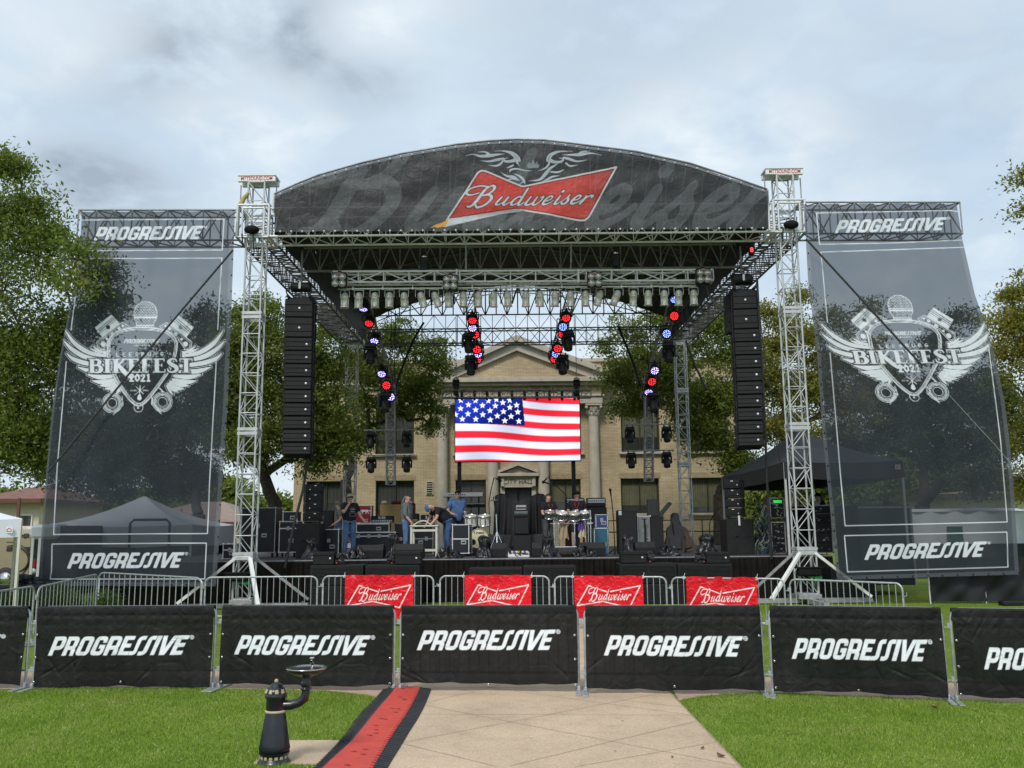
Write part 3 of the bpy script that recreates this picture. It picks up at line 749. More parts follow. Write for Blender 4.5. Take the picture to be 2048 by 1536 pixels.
for i, (u, v, rp, lb) in enumerate([(20, 1195, 36, 'green shrub beside the white canopy leg'), (62, 1195, 40, 'round green shrub behind the slanted barrier end'), (150, 1192, 46, 'wide green shrub under the left banner foot'), (190, 1195, 34, 'leafy green shrub beside the black stage skirt')]):
    shrub(u, v, 23.2, rp, lb, 60 + i)

# ------------------------------------------------------------ town hall
def brick(name, c1, c2, mortar):
    m, t, b = _nt(name)
    tcn = t.nodes.new('ShaderNodeTexCoord'); sp_ = t.nodes.new('ShaderNodeSeparateXYZ'); cb_ = t.nodes.new('ShaderNodeCombineXYZ')
    t.links.new(tcn.outputs['Object'], sp_.inputs[0])
    ad = t.nodes.new('ShaderNodeMath'); ad.operation = 'ADD'; t.links.new(sp_.outputs[0], ad.inputs[0]); t.links.new(sp_.outputs[1], ad.inputs[1])
    t.links.new(ad.outputs[0], cb_.inputs[0]); t.links.new(sp_.outputs[2], cb_.inputs[1])
    br = t.nodes.new('ShaderNodeTexBrick'); br.inputs['Scale'].default_value = 1
    br.inputs['Brick Width'].default_value = .34; br.inputs['Row Height'].default_value = .085; br.inputs['Mortar Size'].default_value = .012; br.inputs['Mortar Smooth'].default_value = .3
    br.inputs['Color1'].default_value = (*c1, 1); br.inputs['Color2'].default_value = (*c2, 1); br.inputs['Mortar'].default_value = (*mortar, 1)
    t.links.new(cb_.outputs[0], br.inputs['Vector'])
    nz = t.nodes.new('ShaderNodeTexNoise'); nz.inputs['Scale'].default_value = .7; nz.inputs['Detail'].default_value = 6; t.links.new(tcn.outputs['Object'], nz.inputs['Vector'])
    cr = t.nodes.new('ShaderNodeValToRGB'); e = cr.color_ramp.elements; e[0].position = .3; e[0].color = (.78, .78, .78, 1); e[1].position = .7; e[1].color = (1.1, 1.1, 1.1, 1)
    t.links.new(nz.outputs[0], cr.inputs[0])
    mx = t.nodes.new('ShaderNodeMix'); mx.data_type = 'RGBA'; mx.blend_type = 'MULTIPLY'; mx.inputs[0].default_value = 1
    t.links.new(br.outputs[0], mx.inputs[6]); t.links.new(cr.outputs[0], mx.inputs[7]); t.links.new(mx.outputs[2], b.inputs['Base Color'])
    b.inputs['Roughness'].default_value = .9; b.inputs['Specular IOR Level'].default_value = .2
    return m
BRICK = brick('buff_brick', (.54, .435, .28), (.44, .345, .215), (.31, .25, .17))
STONE = mat('limestone', (.43, .385, .32), .85, 0, .12, 2.5, .15, 30)
DGLASS = mat('dark_window_glass', (.035, .04, .03), .12, 0, .3, 1, spec=.6)
BLIND = mat('olive_blind', (.115, .11, .065), .7, 0, .2, 3)
DBROWN = mat('dark_bronze_frame', (.03, .024, .018), .5, 0, .2)
def town_hall():
    Y = 52.0; A = lambda u, v, y=Y: at(u, v, y)
    xl, xr = A(590, 880).x, A(1482, 880).x; xc = A(1036, 950).x
    ztop = A(1167, 719).z; yb = Y + 14
    root = thing('town_hall', (xc, Y, 0), 'two storey buff brick town hall with stone gable and columns behind the stage', 'building')
    zu0, zu1 = A(1279, 904).z, A(1279, 817.6).z; zg0, zg1 = A(1284, 1027).z, A(1284, 957).z
    ops = []
    for (u0, u1) in ((612, 690), (751, 828), (911, 972), (1101, 1162), (1242, 1319), (1380, 1456)):
        ops.append((A(u0, 860).x, A(u1, 860).x, zu0, zu1)); ops.append((A(u0, 990).x, A(u1, 990).x, zg0, zg1))
    ops.append((A(1003, 860).x, A(1068, 860).x, zu0, zu1))
    dz = A(1036, 975).z; ops.append((A(1008, 1000).x, A(1066, 1000).x, 0.0, dz))
    vents = [(A(852, 975).x, A(867, 975).x, A(860, 990).z, A(860, 963).z), (A(853, 860).x, A(867, 860).x, A(860, 872).z, A(860, 847).z)]
    b = MB()
    xs = sorted({xl, xr, *[o[0] for o in ops], *[o[1] for o in ops]}); zs = sorted({0., ztop, *[o[2] for o in ops], *[o[3] for o in ops]})
    for x0, x1 in zip(xs[:-1], xs[1:]):
        for z0, z1 in zip(zs[:-1], zs[1:]):
            cx_, cz = (x0 + x1) / 2, (z0 + z1) / 2
            if any(o[0] < cx_ < o[1] and o[2] < cz < o[3] for o in ops): continue
            b.poly([(x0, Y, z0), (x1, Y, z0), (x1, Y, z1), (x0, Y, z1)])
    dp = .35
    for x0, x1, z0, z1 in ops:
        for q in ([(x0, Y, z0), (x0, Y, z1), (x0, Y + dp, z1), (x0, Y + dp, z0)], [(x1, Y, z1), (x1, Y, z0), (x1, Y + dp, z0), (x1, Y + dp, z1)],
                  [(x0, Y, z1), (x1, Y, z1), (x1, Y + dp, z1), (x0, Y + dp, z1)], [(x1, Y, z0), (x0, Y, z0), (x0, Y + dp, z0), (x1, Y + dp, z0)]): b.poly(q)
    for q in ([(xl, yb, 0), (xl, Y, 0), (xl, Y, ztop), (xl, yb, ztop)], [(xr, Y, 0), (xr, yb, 0), (xr, yb, ztop), (xr, Y, ztop)], [(xl, Y, ztop - .4), (xr, Y, ztop - .4), (xr, yb, ztop - .4), (xl, yb, ztop - .4)], [(xr, yb, 0), (xl, yb, 0), (xl, yb, ztop), (xr, yb, ztop)]): b.poly(q)
    b.build('wall', BRICK, root)
    s = MB()
    def band(u0, u1, v0, v1, proud, mb=s, y=Y):
        p, q = at(u0, v1, y), at(u1, v0, y); z0, z1 = at((u0 + u1) / 2, v1, y).z, at((u0 + u1) / 2, v0, y).z
        mb.box(((p.x + q.x) / 2, y - proud / 2 + .05, (z0 + z1) / 2), (q.x - p.x, proud + .1, z1 - z0), .02)
    def hband(x0, x1, z0, z1, y0, y1, mb=s): mb.box(((x0 + x1) / 2, (y0 + y1) / 2, (z0 + z1) / 2), (x1 - x0, y1 - y0, z1 - z0), .02)
    zf = lambda v: at(1036, v, Y).z
    hband(xl - .1, xr + .1, ztop - .16, ztop + .06, Y - .14, Y + .5)                     # parapet coping
    hband(xl - .05, xr + .05, zf(770), zf(760), Y - .3, Y + .1)                           # cornice
    hband(xl, xr, zf(777), zf(770) - .004, Y - .16, Y + .1)
    hband(xl, xr, zf(810), zf(803), Y - .1, Y + .1)                                       # string course
    s.build('cornice', STONE, root)
    for x0, x1, z0, z1 in ops[:-1]:
        w_ = MB(); yy = Y + dp - .06; f = .07
        for q in (((x0 + x1) / 2, z1 - f / 2, x1 - x0, f), ((x0 + x1) / 2, z0 + f / 2, x1 - x0, f), (x0 + f / 2, (z0 + z1) / 2, f, z1 - z0 - 2 * f), (x1 - f / 2, (z0 + z1) / 2, f, z1 - z0 - 2 * f), ((x0 + x1) / 2, (z0 + z1) / 2, f, z1 - z0 - 2 * f)):
            w_.box((q[0], yy, q[1]), (q[2], .08, q[3]))
        wo = w_.build('window', DBROWN, root)
        pn = MB(); pn.box(((x0 + x1) / 2, yy + .07, (z0 + z1) / 2), (x1 - x0 - .02, .02, z1 - z0 - .02)); pn.build('pane', DGLASS, wo)
        bn = MB(); k = .22 if x0 < xc - 3 else .9; zb = z0 + (z1 - z0) * (rng.random() * .35 + .05)
        n = 26 if x0 < xc - 3 else 14
        for i in range(n):
            xx = x0 + .1 + (x1 - x0 - .2) * (i + .5) / n
            bn.box((xx, yy + .045, (zb + z1) / 2), ((x1 - x0 - .2) / n * (.45 if x0 < xc - 3 else .96), .006, z1 - zb - .1), rz=.15)
        bn.build('blind', mat('grey_blind', (.07, .07, .065), .7) if x0 < xc - 3 else BLIND, wo)
        si = MB(); si.box(((x0 + x1) / 2, Y - .06, z0 - .07), (x1 - x0 + .3, .3, .14), .02); si.build('sill', STONE, wo)
        hd = MB(); 
        nb = 20
        for i in range(nb): hd.box((x0 - .1 + (x1 - x0 + .2) * (i + .5) / nb, Y + .0, z1 + .17), ((x1 - x0 + .2) / nb - .012, .05, .3))
        hd.build('lintel', mat('lintel_brick', (.34, .26, .16), .9), wo)
    for x0, x1, z0, z1 in vents:
        v_ = MB(); v_.box(((x0 + x1) / 2, Y - .02, (z0 + z1) / 2), (x1 - x0, .1, z1 - z0)); v_.k = 1
        n = 6
        for i in range(n): v_.box(((x0 + x1) / 2, Y - .075, z0 + (z1 - z0) * (i + .5) / n), ((x1 - x0) * .78, .03, (z1 - z0) / n * .5))
        v_.build('vent', [mat('vent_cream', (.5, .47, .38), .7), BLKM], root)
    # portico
    yp = Y - .75
    p_ = MB(); fx0, fx1 = at(876, 765, yp).x, at(1213, 765, yp).x
    zz_ = lambda v: at(1036, v, yp).z
    hband(fx0 + .25, fx1 - .25, zz_(808), zz_(794), yp, Y + .02, p_)
    hband(fx0 + .15, fx1 - .15, zz_(794), zz_(790), yp - .1, Y + .02, p_)
    hband(fx0 + .05, fx1 - .05, zz_(772), zz_(766), yp - .25, Y + .02, p_)
    hband(fx0 - .25, fx1 + .25, zz_(766), zz_(757), yp - .5, Y + .02, p_)
    p_.build('entablature', STONE, root)
    fr = MB(); hband(fx0 + .3, fx1 - .3, zz_(790), zz_(772), yp + .06, Y + .02, fr); fr.build('frieze', BRICK, root)
    text_part('lettering', 'CITY  HALL', .82, ((fx0 + fx1) / 2, yp + .02, zz_(781)), FACE, mat('letter_stone', (.33, .28, .2), .8), root, .04, sx=1.75)
    za, zb_ = zz_(673), zz_(757) + .02; xm = at(1033, 673, yp).x
    ty = MB(); ty.prism([(fx0 + .2, yp + .05, zb_), (fx1 - .2, yp + .05, zb_), (xm, yp + .05, za - .35)], (0, Y - yp, 0)); ty.build('gable', BRICK, root)
    rk = MB()
    for sx_, x0 in ((1, fx0 - .25), (-1, fx1 + .25)):
        for (o0, o1, y0) in ((0., .34, yp - .5), (-.5, -.004, yp - .2)):
            a0, a1 = Vector((x0, y0, zb_ + o0)), Vector((xm, y0, za - .35 + o0)); 
            rk.prism([a0, a1, a1 + Vector((0, 0, o1 - o0)), a0 + Vector((0, 0, o1 - o0))], (0, Y + .8 - y0, 0))
    rk.build('raking_cornice', STONE, root)
    cap0 = zz_(810); capb = zz_(832)
    for u in (884, 985, 1086.5, 1188.5):
        x = at(u, 860, yp).x; c = MB()
        rr = .33
        c.lathe([(rr * 1.25, .0), (rr * 1.25, .5), (rr * 1.1, .55), (rr * 1.1, .75), (rr, .85), (rr * .98, 3), (rr * .86, capb)], 24, (x, yp + .42, 0))
        co = c.build('column', STONE, root)
        k = MB(); k.lathe([(rr * .88, capb), (rr * 1.02, capb + .05), (rr * .9, capb + .1), (rr * 1.0, (cap0 + capb) / 2), (rr * 1.25, cap0 - .1)], 20, (x, yp + .42, 0))
        k.box((x, yp + .42, cap0 - .02), (rr * 2.9, rr * 2.9, .1), .02)
        for j in range(16):
            t = j * math.pi / 8; r2 = rr * 1.12; z_ = capb + .18 + .2 * (j % 2)
            k.box((x + r2 * math.cos(t), yp + .42 + r2 * math.sin(t), z_), (.06, .16, .22), .01, rz=t, ry=.35)
        for a in (-1, 1):
            for bb in (-1, 1): k.ball((x + a * rr * 1.25, yp + .42 + bb * rr * 1.2, cap0 - .17), .1, 8, 6)
        k.build('capital', STONE, co)
    # entrance
    d0, d1 = A(1008, 1000).x, A(1066, 1000).x
    dr = MB(); yy = Y + .3
    for x in (d0 + .06, (d0 + d1) / 2, d1 - .06): dr.box((x, yy, dz / 2), (.12, .1, dz))
    for z in (.1, dz * .7, dz - .06): dr.box(((d0 + d1) / 2, yy + .006, z), (d1 - d0, .09, .12))
    do = dr.build('door', mat('dark_wood', (.05, .025, .016), .5, 0, .25), root)
    pn = MB(); pn.box(((d0 + d1) / 2, yy + .06, dz / 2), (d1 - d0, .02, dz)); pn.build('pane', DGLASS, do)
    hh = MB(); hh.tube(((d0 + d1) / 2 - .12, yy - .1, 1.0), ((d0 + d1) / 2 - .12, yy - .1, 1.4), .015); hh.build('handle', STEEL, do)
    ds = MB(); ye = Y - .4
    zs0, zs1 = at(1036, 974.5, ye).z, at(1036, 953, ye).z
    ex0, ex1 = at(1001, 960, ye).x, at(1072, 960, ye).x
    ds.box(((ex0 + ex1) / 2, ye + .2, (zs0 + zs1) / 2), (ex1 - ex0 - .4, .4, zs1 - zs0))
    for x in (ex0 + .12, ex1 - .12):
        ds.box((x, ye + .17, (zs0 + zs1) / 2 + .02), (.2, .46, zs1 - zs0 - .02), .03); ds.box((x, ye + .3, zs0 / 2), (.26, .25, zs0), .02)
    zc, zp = at(1036, 946.5, ye).z, at(1036, 926, ye).z
    ds.box(((ex0 + ex1) / 2, ye + .12, (zs1 + zc) / 2 + .003), (ex1 - ex0 + .35, .65, zc - zs1), .02)
    xm2 = (ex0 + ex1) / 2
    for sx_ in (-1, 1):
        e = xm2 + sx_ * ((ex1 - ex0) / 2 + .15)
        ds.prism([(e, ye - .18, zc + .003), (xm2, ye - .18, zp - .15), (xm2, ye - .18, zp + .02), (e, ye - .18, zc + .18)], (0, .55, 0))
    ds.prism([(ex0 + .1, ye + .1, zc + .01), (ex1 - .1, ye + .1, zc + .01), (xm2, ye + .1, zp - .2)], (0, .2, 0))
    so_ = ds.build('door_surround', STONE, root)
    text_part('lettering', 'CITY HALL', .36, (xm2, ye - .01, (zs0 + zs1) / 2), FACE, mat('letter_brown', (.1, .085, .065), .7), so_, .02, sx=1.0)
    return root
town_hall()

# ------------------------------------------------------------ houses and tents beyond
CREAMW = mat('cream_stucco', (.62, .55, .4), .85, 0, .08, 2)
ROOFR = mat('red_brown_shingle', (.2, .095, .07), .85, 0, .25, 3, .5, 12)
ROOFP = mat('pale_brown_shingle', (.27, .2, .165), .85, 0, .2, 3, .5, 12)
TRIM = mat('brown_fascia', (.12, .05, .035), .6)
def house(label, u0, u1, v_eave, v_ridge, Y, depth, roofm, porch=False, seed=0):
    p0, p1 = at(u0, v_eave, Y), at(u1, v_eave, Y); ze = p0.z; zr = at((u0 + u1) / 2, v_ridge, Y + depth / 2).z
    root = thing('house', ((p0.x + p1.x) / 2, Y, 0), label, 'house')
    b = MB(); x0, x1 = p0.x + .5, p1.x - .5
    b.box(((x0 + x1) / 2, Y + depth / 2, ze / 2), (x1 - x0, depth - 1, ze)); b.build('wall', CREAMW, root)
    r = MB(); h = min((p1.x - p0.x) * .4, depth * .5)
    A_, B_, C_, D_ = (p0.x, Y - .3, ze), (p1.x, Y - .3, ze), (p1.x, Y + depth, ze), (p0.x, Y + depth, ze)
    E_, F_ = (p0.x + h, Y + depth / 2, zr), (p1.x - h, Y + depth / 2, zr)
    r.poly([A_, B_, F_, E_]); r.poly([B_, C_, F_]); r.poly([C_, D_, E_, F_]); r.poly([D_, A_, E_]); r.build('roof', roofm, root)
    f = MB()
    for a, c in ((A_, B_), (B_, C_), (D_, A_)): f.bar(Vector(a) - Vector((0, 0, .12)), Vector(c) - Vector((0, 0, .12)), .18, .26)
    f.build('fascia', TRIM, root)
    n = max(2, int((x1 - x0) / 3.2))
    for i in range(n):
        x = x0 + (x1 - x0) * (i + .5) / n
        w_ = MB(); w_.box((x, Y + .48, ze * .62), (1.1, .12, 1.3)); wo = w_.build('window', WHITE, root)
        pn = MB(); pn.box((x, Y + .43, ze * .62), (.92, .06, 1.12)); pn.build('pane', DGLASS, wo)
    if porch:
        q = MB()
        for x in (x0 + 1.2, x1 - .2, (x0 + x1) / 2): q.box((x, Y - 1.6, ze / 2), (.16, .16, ze))
        q.box(((x0 + x1) / 2 + .5, Y - 1.6, ze * .52), (x1 - x0 - 1, .1, .1)); q.box(((x0 + x1) / 2 + .5, Y - .8, ze * .33), (x1 - x0 - 1, 2, .2))
        for i in range(24): q.box((x0 + 1 + (x1 - x0 - 1.2) * i / 23, Y - 1.6, ze * .43), (.05, .05, ze * .18))
        q.build('porch', TRIM, root)
    return root
house('cream house with a red brown hipped roof and porch at the left edge', -60, 88, 999, 972, 58, 10, ROOFR, True)
house('low house with a long pale brown roof behind the white canopy tent', 225, 500, 1046, 1004, 62, 12, ROOFP)
house('low tan building half hidden behind the right printed banner', 1880, 2140, 988, 982, 60, 8, mat('flat_roof', (.3, .25, .2), .8))
TENTW = mat('white_tent_fabric', (.7, .72, .78), .7, 0, .05, 1.5)
TENTK = mat('black_tent_fabric', (.022, .024, .03), .65, 0, .25, 1.5)
def canopy(label, x0, x1, y0, y1, z_eave, z_peak, val, fab, z0=0., legm=WHITE, grp=None, badge=None, sagk=.12, cs=None):
    root = thing('canopy_tent', ((x0 + x1) / 2, (y0 + y1) / 2, z0), label, 'tent', grp)
    t = MB(); xc, yc = (x0 + x1) / 2, (y0 + y1) / 2
    cs = cs or [(x0, y0), (x1, y0), (x1, y1), (x0, y1)]; xc, yc = sum(c_[0] for c_ in cs) / 4, sum(c_[1] for c_ in cs) / 4
    for k in range(4):
        a, b_ = cs[k], cs[(k + 1) % 4]
        def roof(u, v, a=a, b_=b_):
            ex, ey = a[0] + (b_[0] - a[0]) * u, a[1] + (b_[1] - a[1]) * u
            vv = min(v, .985); x, y = ex + (xc - ex) * vv, ey + (yc - ey) * vv
            return (x, y, z_eave + (z_peak - z_eave) * (vv - sagk * math.sin(vv * math.pi)) - .06 * math.sin(u * math.pi) * (1 - vv))
        t.grid(roof, 10, 10)
        def vl(u, v, a=a, b_=b_):
            return (a[0] + (b_[0] - a[0]) * u, a[1] + (b_[1] - a[1]) * u, z_eave - .06 * math.sin(u * math.pi) - val * v * (1 - .03 * math.sin(u * math.pi * 3) ** 2))
        t.grid(vl, 20, 3)
    t.build('canopy', fab, root)
    for (x, y) in cs:
        l = MB(); l.bar((x * .985 + xc * .015, y * .985 + yc * .015, z0), (x * .985 + xc * .015, y * .985 + yc * .015, z_eave - .02), .06); l.build('leg', legm, root)
    if badge is not None:
        b_ = MB(); b_.box(badge, (.16, .012, .14)); bo = b_.build('badge', WHITE, root)
        k = MB(); bx_, by_, bz_ = badge; y_ = by_ - .012
        k.path([(bx_ - .05, y_, bz_ - .03), (bx_ - .05, y_, bz_ + .01), (bx_, y_, bz_ + .05), (bx_ + .05, y_, bz_ + .01), (bx_ + .05, y_, bz_ - .03), (bx_ - .05, y_, bz_ - .03)], .008, 4)
        k.build('emblem', mat('badge_red', (.5, .1, .12), .6), bo)
    return root
p = at(44.5, 1037, 21); q = at(37, 1074, 21)
dv = Vector((p.x, 21, 0)).normalized(); nv_ = Vector((-dv.y, dv.x, 0)) * 3; P0 = Vector((p.x, 21, 0))
canopy('white pop up canopy cut by the left edge with a small red house emblem', p.x - 3.0, p.x, 21, 24, p.z, at(-60, 985, 22.5).z, p.z - q.z, TENTW, badge=(p.x - .2, 20.86, at(32, 1060, 21).z), legm=CREAM, cs=[tuple((P0 + nv_)[:2]), tuple(P0[:2]), tuple((P0 + dv * 3 + dv.cross(Vector((0, 0, 1))) * -.1)[:2]), tuple((P0 + nv_ + dv * 3)[:2])])
p, q = at(75, 1052, 33), at(385, 1050, 33)
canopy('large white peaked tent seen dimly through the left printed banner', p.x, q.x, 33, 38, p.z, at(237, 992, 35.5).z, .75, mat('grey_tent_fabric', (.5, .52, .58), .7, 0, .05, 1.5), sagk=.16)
b = MB(); b.grid(lambda u, v: (p.x + .1 + (q.x - p.x - .2) * u, 37.9 + .06 * math.sin(u * 30), (p.z - .3) * v), 50, 3); tag(b.build('tent_shade_panel', mat('tent_shade_dark', (.03, .032, .036), .8), None, loc=((p.x + q.x) / 2, 37.9, 0)), 'added dark panel standing in for the shaded inside of the large peaked tent', 'curtain')  # added dark sheet, stands in for the shade inside the tent
p, q = at(1568, 923, 27), at(1806, 918, 27)
canopy('black pop up tent over the equipment racks right of the stage', p.x, q.x, 27, 35.2, p.z, at(1650, 858, 31).z, .5, TENTK, 1.22, ALU, badge=(at(1795, 934, 27).x, 26.985, at(1795, 934, 27).z), sagk=.1)
# long white tent wall and things behind the right banner
p, q = at(1822, 1024, 36), at(2140, 1020, 36)
wt = thing('marquee', ((p.x + q.x) / 2, 36, 0), 'long low white marquee beyond the right printed banner', 'tent')
b = MB(); b.grid(lambda u, v: (p.x + (q.x - p.x) * u, 36 + .05 * math.sin(u * 40), p.z * v), 60, 4); b.build('wall', TENTW, wt)
b = MB(); zk_ = at(1912, 1088, 35.9).z; b.grid(lambda u, v: (p.x + (q.x - p.x) * u, 35.9 + .03 * math.sin(u * 60), zk_ * v), 60, 2); b.build('skirt', mat('added_dark_strip', (.025, .03, .034), .8), wt)  # added strip that darkens the wall foot, in place of the fence there
b = MB(); b.grid(lambda u, v: (p.x - .1 + (q.x - p.x + .1) * u, 35.95 + 4 * v, p.z + .18 * v - .1 * math.sin(v * 3.14)), 30, 6); b.build('roof', TENTW, wt)
b = MB(); b.box((at(1912, 1090, 35.8).x, 35.8, at(1912, 1076, 35.8).z), (.6, .06, .9)); tag(b.build('notice_board', mat('green_board', (.03, .13, .08), .6)), 'small green board leaning on the white marquee wall', 'board')
# ------------------------------------------------------------ stage deck and skirt
YT, YR, YS = 25.0, 40.0, 26.7            # front towers, rear towers, stage front
DECK = at(1030, 1116, YS).z              # top of the stage
XT0, XT1 = at(514, 474, YT).x, at(1571, 466, YT).x
ZF0 = at(1040, 468, YT - .42).z          # roof frame: bottom chord
ZF1 = at(512, 422, YT).z
st = thing('stage', (0.3, YS, 0), 'low black festival stage with a pleated black skirt', 'stage')
SX0, SX1 = at(258, 1122, YS).x, at(1665, 1112, YS).x
DECKM = mat('worn_black_deck', (.04, .042, .046), .55, 0, .35, 1.6, .1, 60)
b = MB(); b.box(((SX0 + SX1) / 2, (YS + 42) / 2, DECK - .06), (SX1 - SX0, 42 - YS, .12)); b.build('deck', DECKM, st)
b = MB(); b.box(((SX0 + SX1) / 2, YS - .012, DECK - .02), (SX1 - SX0, .02, .024)); b.build('edge_trim', ALUD, st)
SKIRT = mat('black_skirt_cloth', (.015, .013, .012), .95, 0, .3, 4, spec=.1)
b = MB()
def pleat(x): return .035 * math.sin(x * 40 + 1.5 * math.sin(x * 3.1)) + .03 * math.sin(x * 17 + 2 * math.sin(x * 2.3))
n = 900
for i in range(n):
    x0, x1 = SX0 + (SX1 - SX0) * i / n, SX0 + (SX1 - SX0) * (i + 1) / n
    a, c = .3 * pleat(x0), .3 * pleat(x1); e, f = pleat(x0 * 1.0) * 1.3, pleat(x1) * 1.3
    b._add([(x0, YS - .035 + e, 0.0), (x1, YS - .035 + f, 0.0), (x1, YS - .025 + c, DECK - .06), (x0, YS - .025 + a, DECK - .06)], [(0, 1, 2, 3)], True)
for xx in (SX0, SX1):
    for i in range(240):
        y0, y1 = YS + 15 * i / 240, YS + 15 * (i + 1) / 240
        b._add([(xx + pleat(y0), y0, 0), (xx + pleat(y1), y1, 0), (xx + .3 * pleat(y1), y1, DECK - .06), (xx + .3 * pleat(y0), y0, DECK - .06)], [(0, 1, 2, 3)], True)
b.build('skirt', SKIRT, st)
def rail(x0, y0, x1, y1, parent, h=1.05, n=3):
    m = MB(); z = DECK
    a, c = Vector((x0, y0, 0)), Vector((x1, y1, 0))
    for k in (h, h * .55): m.tube(a + Vector((0, 0, z + k)), c + Vector((0, 0, z + k)), .025, 6)
    for i in range(n + 1):
        q = a.lerp(c, i / n); m.tube(q + Vector((0, 0, z)), q + Vector((0, 0, z + h)), .025, 6)
    return m.build('guard_rail', BLK, parent)
bx0, bx1 = at(1216, 1040, 41.5).x, at(1452, 1040, 41.5).x
rail(bx0, 41.6, bx1, 41.6, st, 1.15, 5)
rail(at(441, 1050, 38).x, 38, at(480, 1050, 38).x, 38, st, 1.1, 2)

# ------------------------------------------------------------ trusses
def box_truss(m, p0, p1, sv, uv, bays, r=.026, rd=.013, ends=True, xbrace=False, topz=True):
    p0, p1, sv, uv = Vector(p0), Vector(p1), Vector(sv), Vector(uv)
    C = [(a * sv / 2 + c * uv / 2) for a, c in ((-1, -1), (1, -1), (1, 1), (-1, 1))]
    for c in C: m.tube(p0 + c, p1 + c, r, 8)
    for i in range(bays + 1):
        q = p0.lerp(p1, i / bays)
        for k in range(4):
            if i in (0, bays) or topz or k % 2: m.tube(q + C[k], q + C[(k + 1) % 4], rd, 5)
        if i < bays:
            q2 = p0.lerp(p1, (i + 1) / bays)
            for k in range(4):
                a, c = C[k], C[(k + 1) % 4]
                if i % 2: a, c = c, a
                m.tube(q + a, q2 + c, rd, 5)
                if xbrace: m.tube(q + c, q2 + a, rd, 5)
    return m
TW = .47
def tower(label, x, y, ztop, front, sgn):
    root = thing('stage_tower', (x, y, 0), label, 'tower', 'aluminium towers at the corners of the stage roof')
    m = MB(); z0 = .28
    nb = int(round((ztop - z0) / .57)); h = TW / 2
    Lg = [(x - h, y - h), (x + h, y - h), (x + h, y + h), (x - h, y + h)]
    for a in Lg: m.tube((*a, z0), (*a, ztop), .028, 8)
    for i in range(nb + 1):
        z = z0 + (ztop - z0) * i / nb; z2 = z0 + (ztop - z0) * (i + 1) / nb
        for k in range(4):
            a, c = Lg[k], Lg[(k + 1) % 4]
            m.tube((*a, z), (*c, z), .016, 5)
            if i < nb:
                if (k in (0, 1)) == bool(i % 2): m.tube((*a, z), (*c, z2), .014, 5)
                else: m.tube((*c, z), (*a, z2), .014, 5)
    for z in (1.35, 1.47, 4.75, 4.87, 8.05, 8.17):
        if z < ztop:
            for a in (-1, 1):
                m.box((x, y + a * h, z), (TW + .09, .05, .09), .008); m.box((x + a * h, y, z), (.05, TW - .06, .09), .008)
    m.build('mast', mat('tower_aluminium', (.52, .53, .54), .42, .35, .14, 7), root)
    s = MB(); w_ = .9; zb, zt = ZF0 - .02, ZF1 + .02
    for a in (-1, 1):
        for c in (-1, 1): s.tube((x + a * w_ / 2, y + c * w_ / 2, zb), (x + a * w_ / 2, y + c * w_ / 2, zt), .035, 8); s.tube((x + a * .31, y + c * .44, zb + .06), (x + a * .31, y + c * .44, zt - .09), .028, 8)
        for z in (zb, zt):
            s.tube((x - w_ / 2, y + a * w_ / 2, z), (x + w_ / 2, y + a * w_ / 2, z), .035, 8); s.tube((x + a * w_ / 2, y - w_ / 2, z), (x + a * w_ / 2, y + w_ / 2, z), .035, 8)
        s.tube((x - .31, y + a * .44, zt - .09), (x + .31, y + a * .44, zt - .09), .03, 8)
        s.tube((x - .31, y + a * .44, zb + .06), (x + .31, y + a * .44, zb + .06), .03, 8)
        s.tube((x + a * .31, y - .44, zb + .06), (x + a * .31, y + .44, zb + .06), .03, 6); s.tube((x + a * .31, y - .44, zt - .09), (x + a * .31, y + .44, zt - .09), .03, 6)
    s.tube((x - .3, y - .44, zt - .1), (x + .3, y - .44, zb + .06), .014, 5)
    s.build('sleeve_block', ALU, root)
    if front:
        hd = MB(); hb = ztop
        for yy in (y - .2, y + .2): hd.box((x, yy, hb + .1), (1.08, .1, .17), .01)
        hd.box((x, y, hb + .2), (1.1, .55, .03)); 
        ho = hd.build('tower_head', WHITE, root)
        text_part('lettering', 'MTTSOUND.COM', .15, (x, y - .2535, hb + .1), FACE, mat('sign_red', (.55, .03, .03), .5), ho, .003, sx=.76, shear=.1)
        c = MB()
        for sx_ in (-1, 1): c.tube((x + sx_ * .52, y, hb), (x + sx_ * .52, y, zt), .012, 5)
        for i in range(60):
            for sx_ in (-1, 1): c.ball((x + sx_ * .52, y, zt + (hb - zt) * i / 60), (.02, .014, .02), 5, 4)
        c.build('lifting_chain', ALUD, root)
        mo = MB(); mo.ball((x - .02 * sgn, y - .6, zb + .16), (.22, .15, .125), 14, 8)
        mo.tube((x - .25, y - .6, zb + .05), (x - .25, y - .5, zb - .3), .02, 5); mo.tube((x + .06, y - .6, zb + .05), (x + .06, y - .5, zb - .4), .016, 5)
        mo.build('hoist_motor', BLKM, root)
        if sgn < 0:
            bt = MB(); bt.path([(x - .42, y - .3, zt + .05), (x - .33, y - .3, zt + .25), (x - .2, y - .3, zt + .42)], .08, 8, .05, True); bt.build('tape_wrap', mat('yellow_tape', (.4, .32, .08), .6), root)
    ba = MB(); ba.box((x, y, .2), (.62, .62, .14), .02); ba.box((x, y - .85, .09), (.14, 1.4, .12)); ba.box((x, y + .85, .09), (.14, 1.4, .12)); ba.box((x - .95, y, .09), (1.6, .14, .12)); ba.box((x + .95, y, .09), (1.6, .14, .12))
    for a in (-1, 1):
        for c in (-1, 1):
            ba.tube((x + a * 1.6, y, .03), (x + a * 1.6, y, .2), .03, 6); ba.tube((x, y + a * 1.45, .03), (x, y + a * 1.45, .2), .03, 6)
    ba.build('base_frame', ALUD, root)
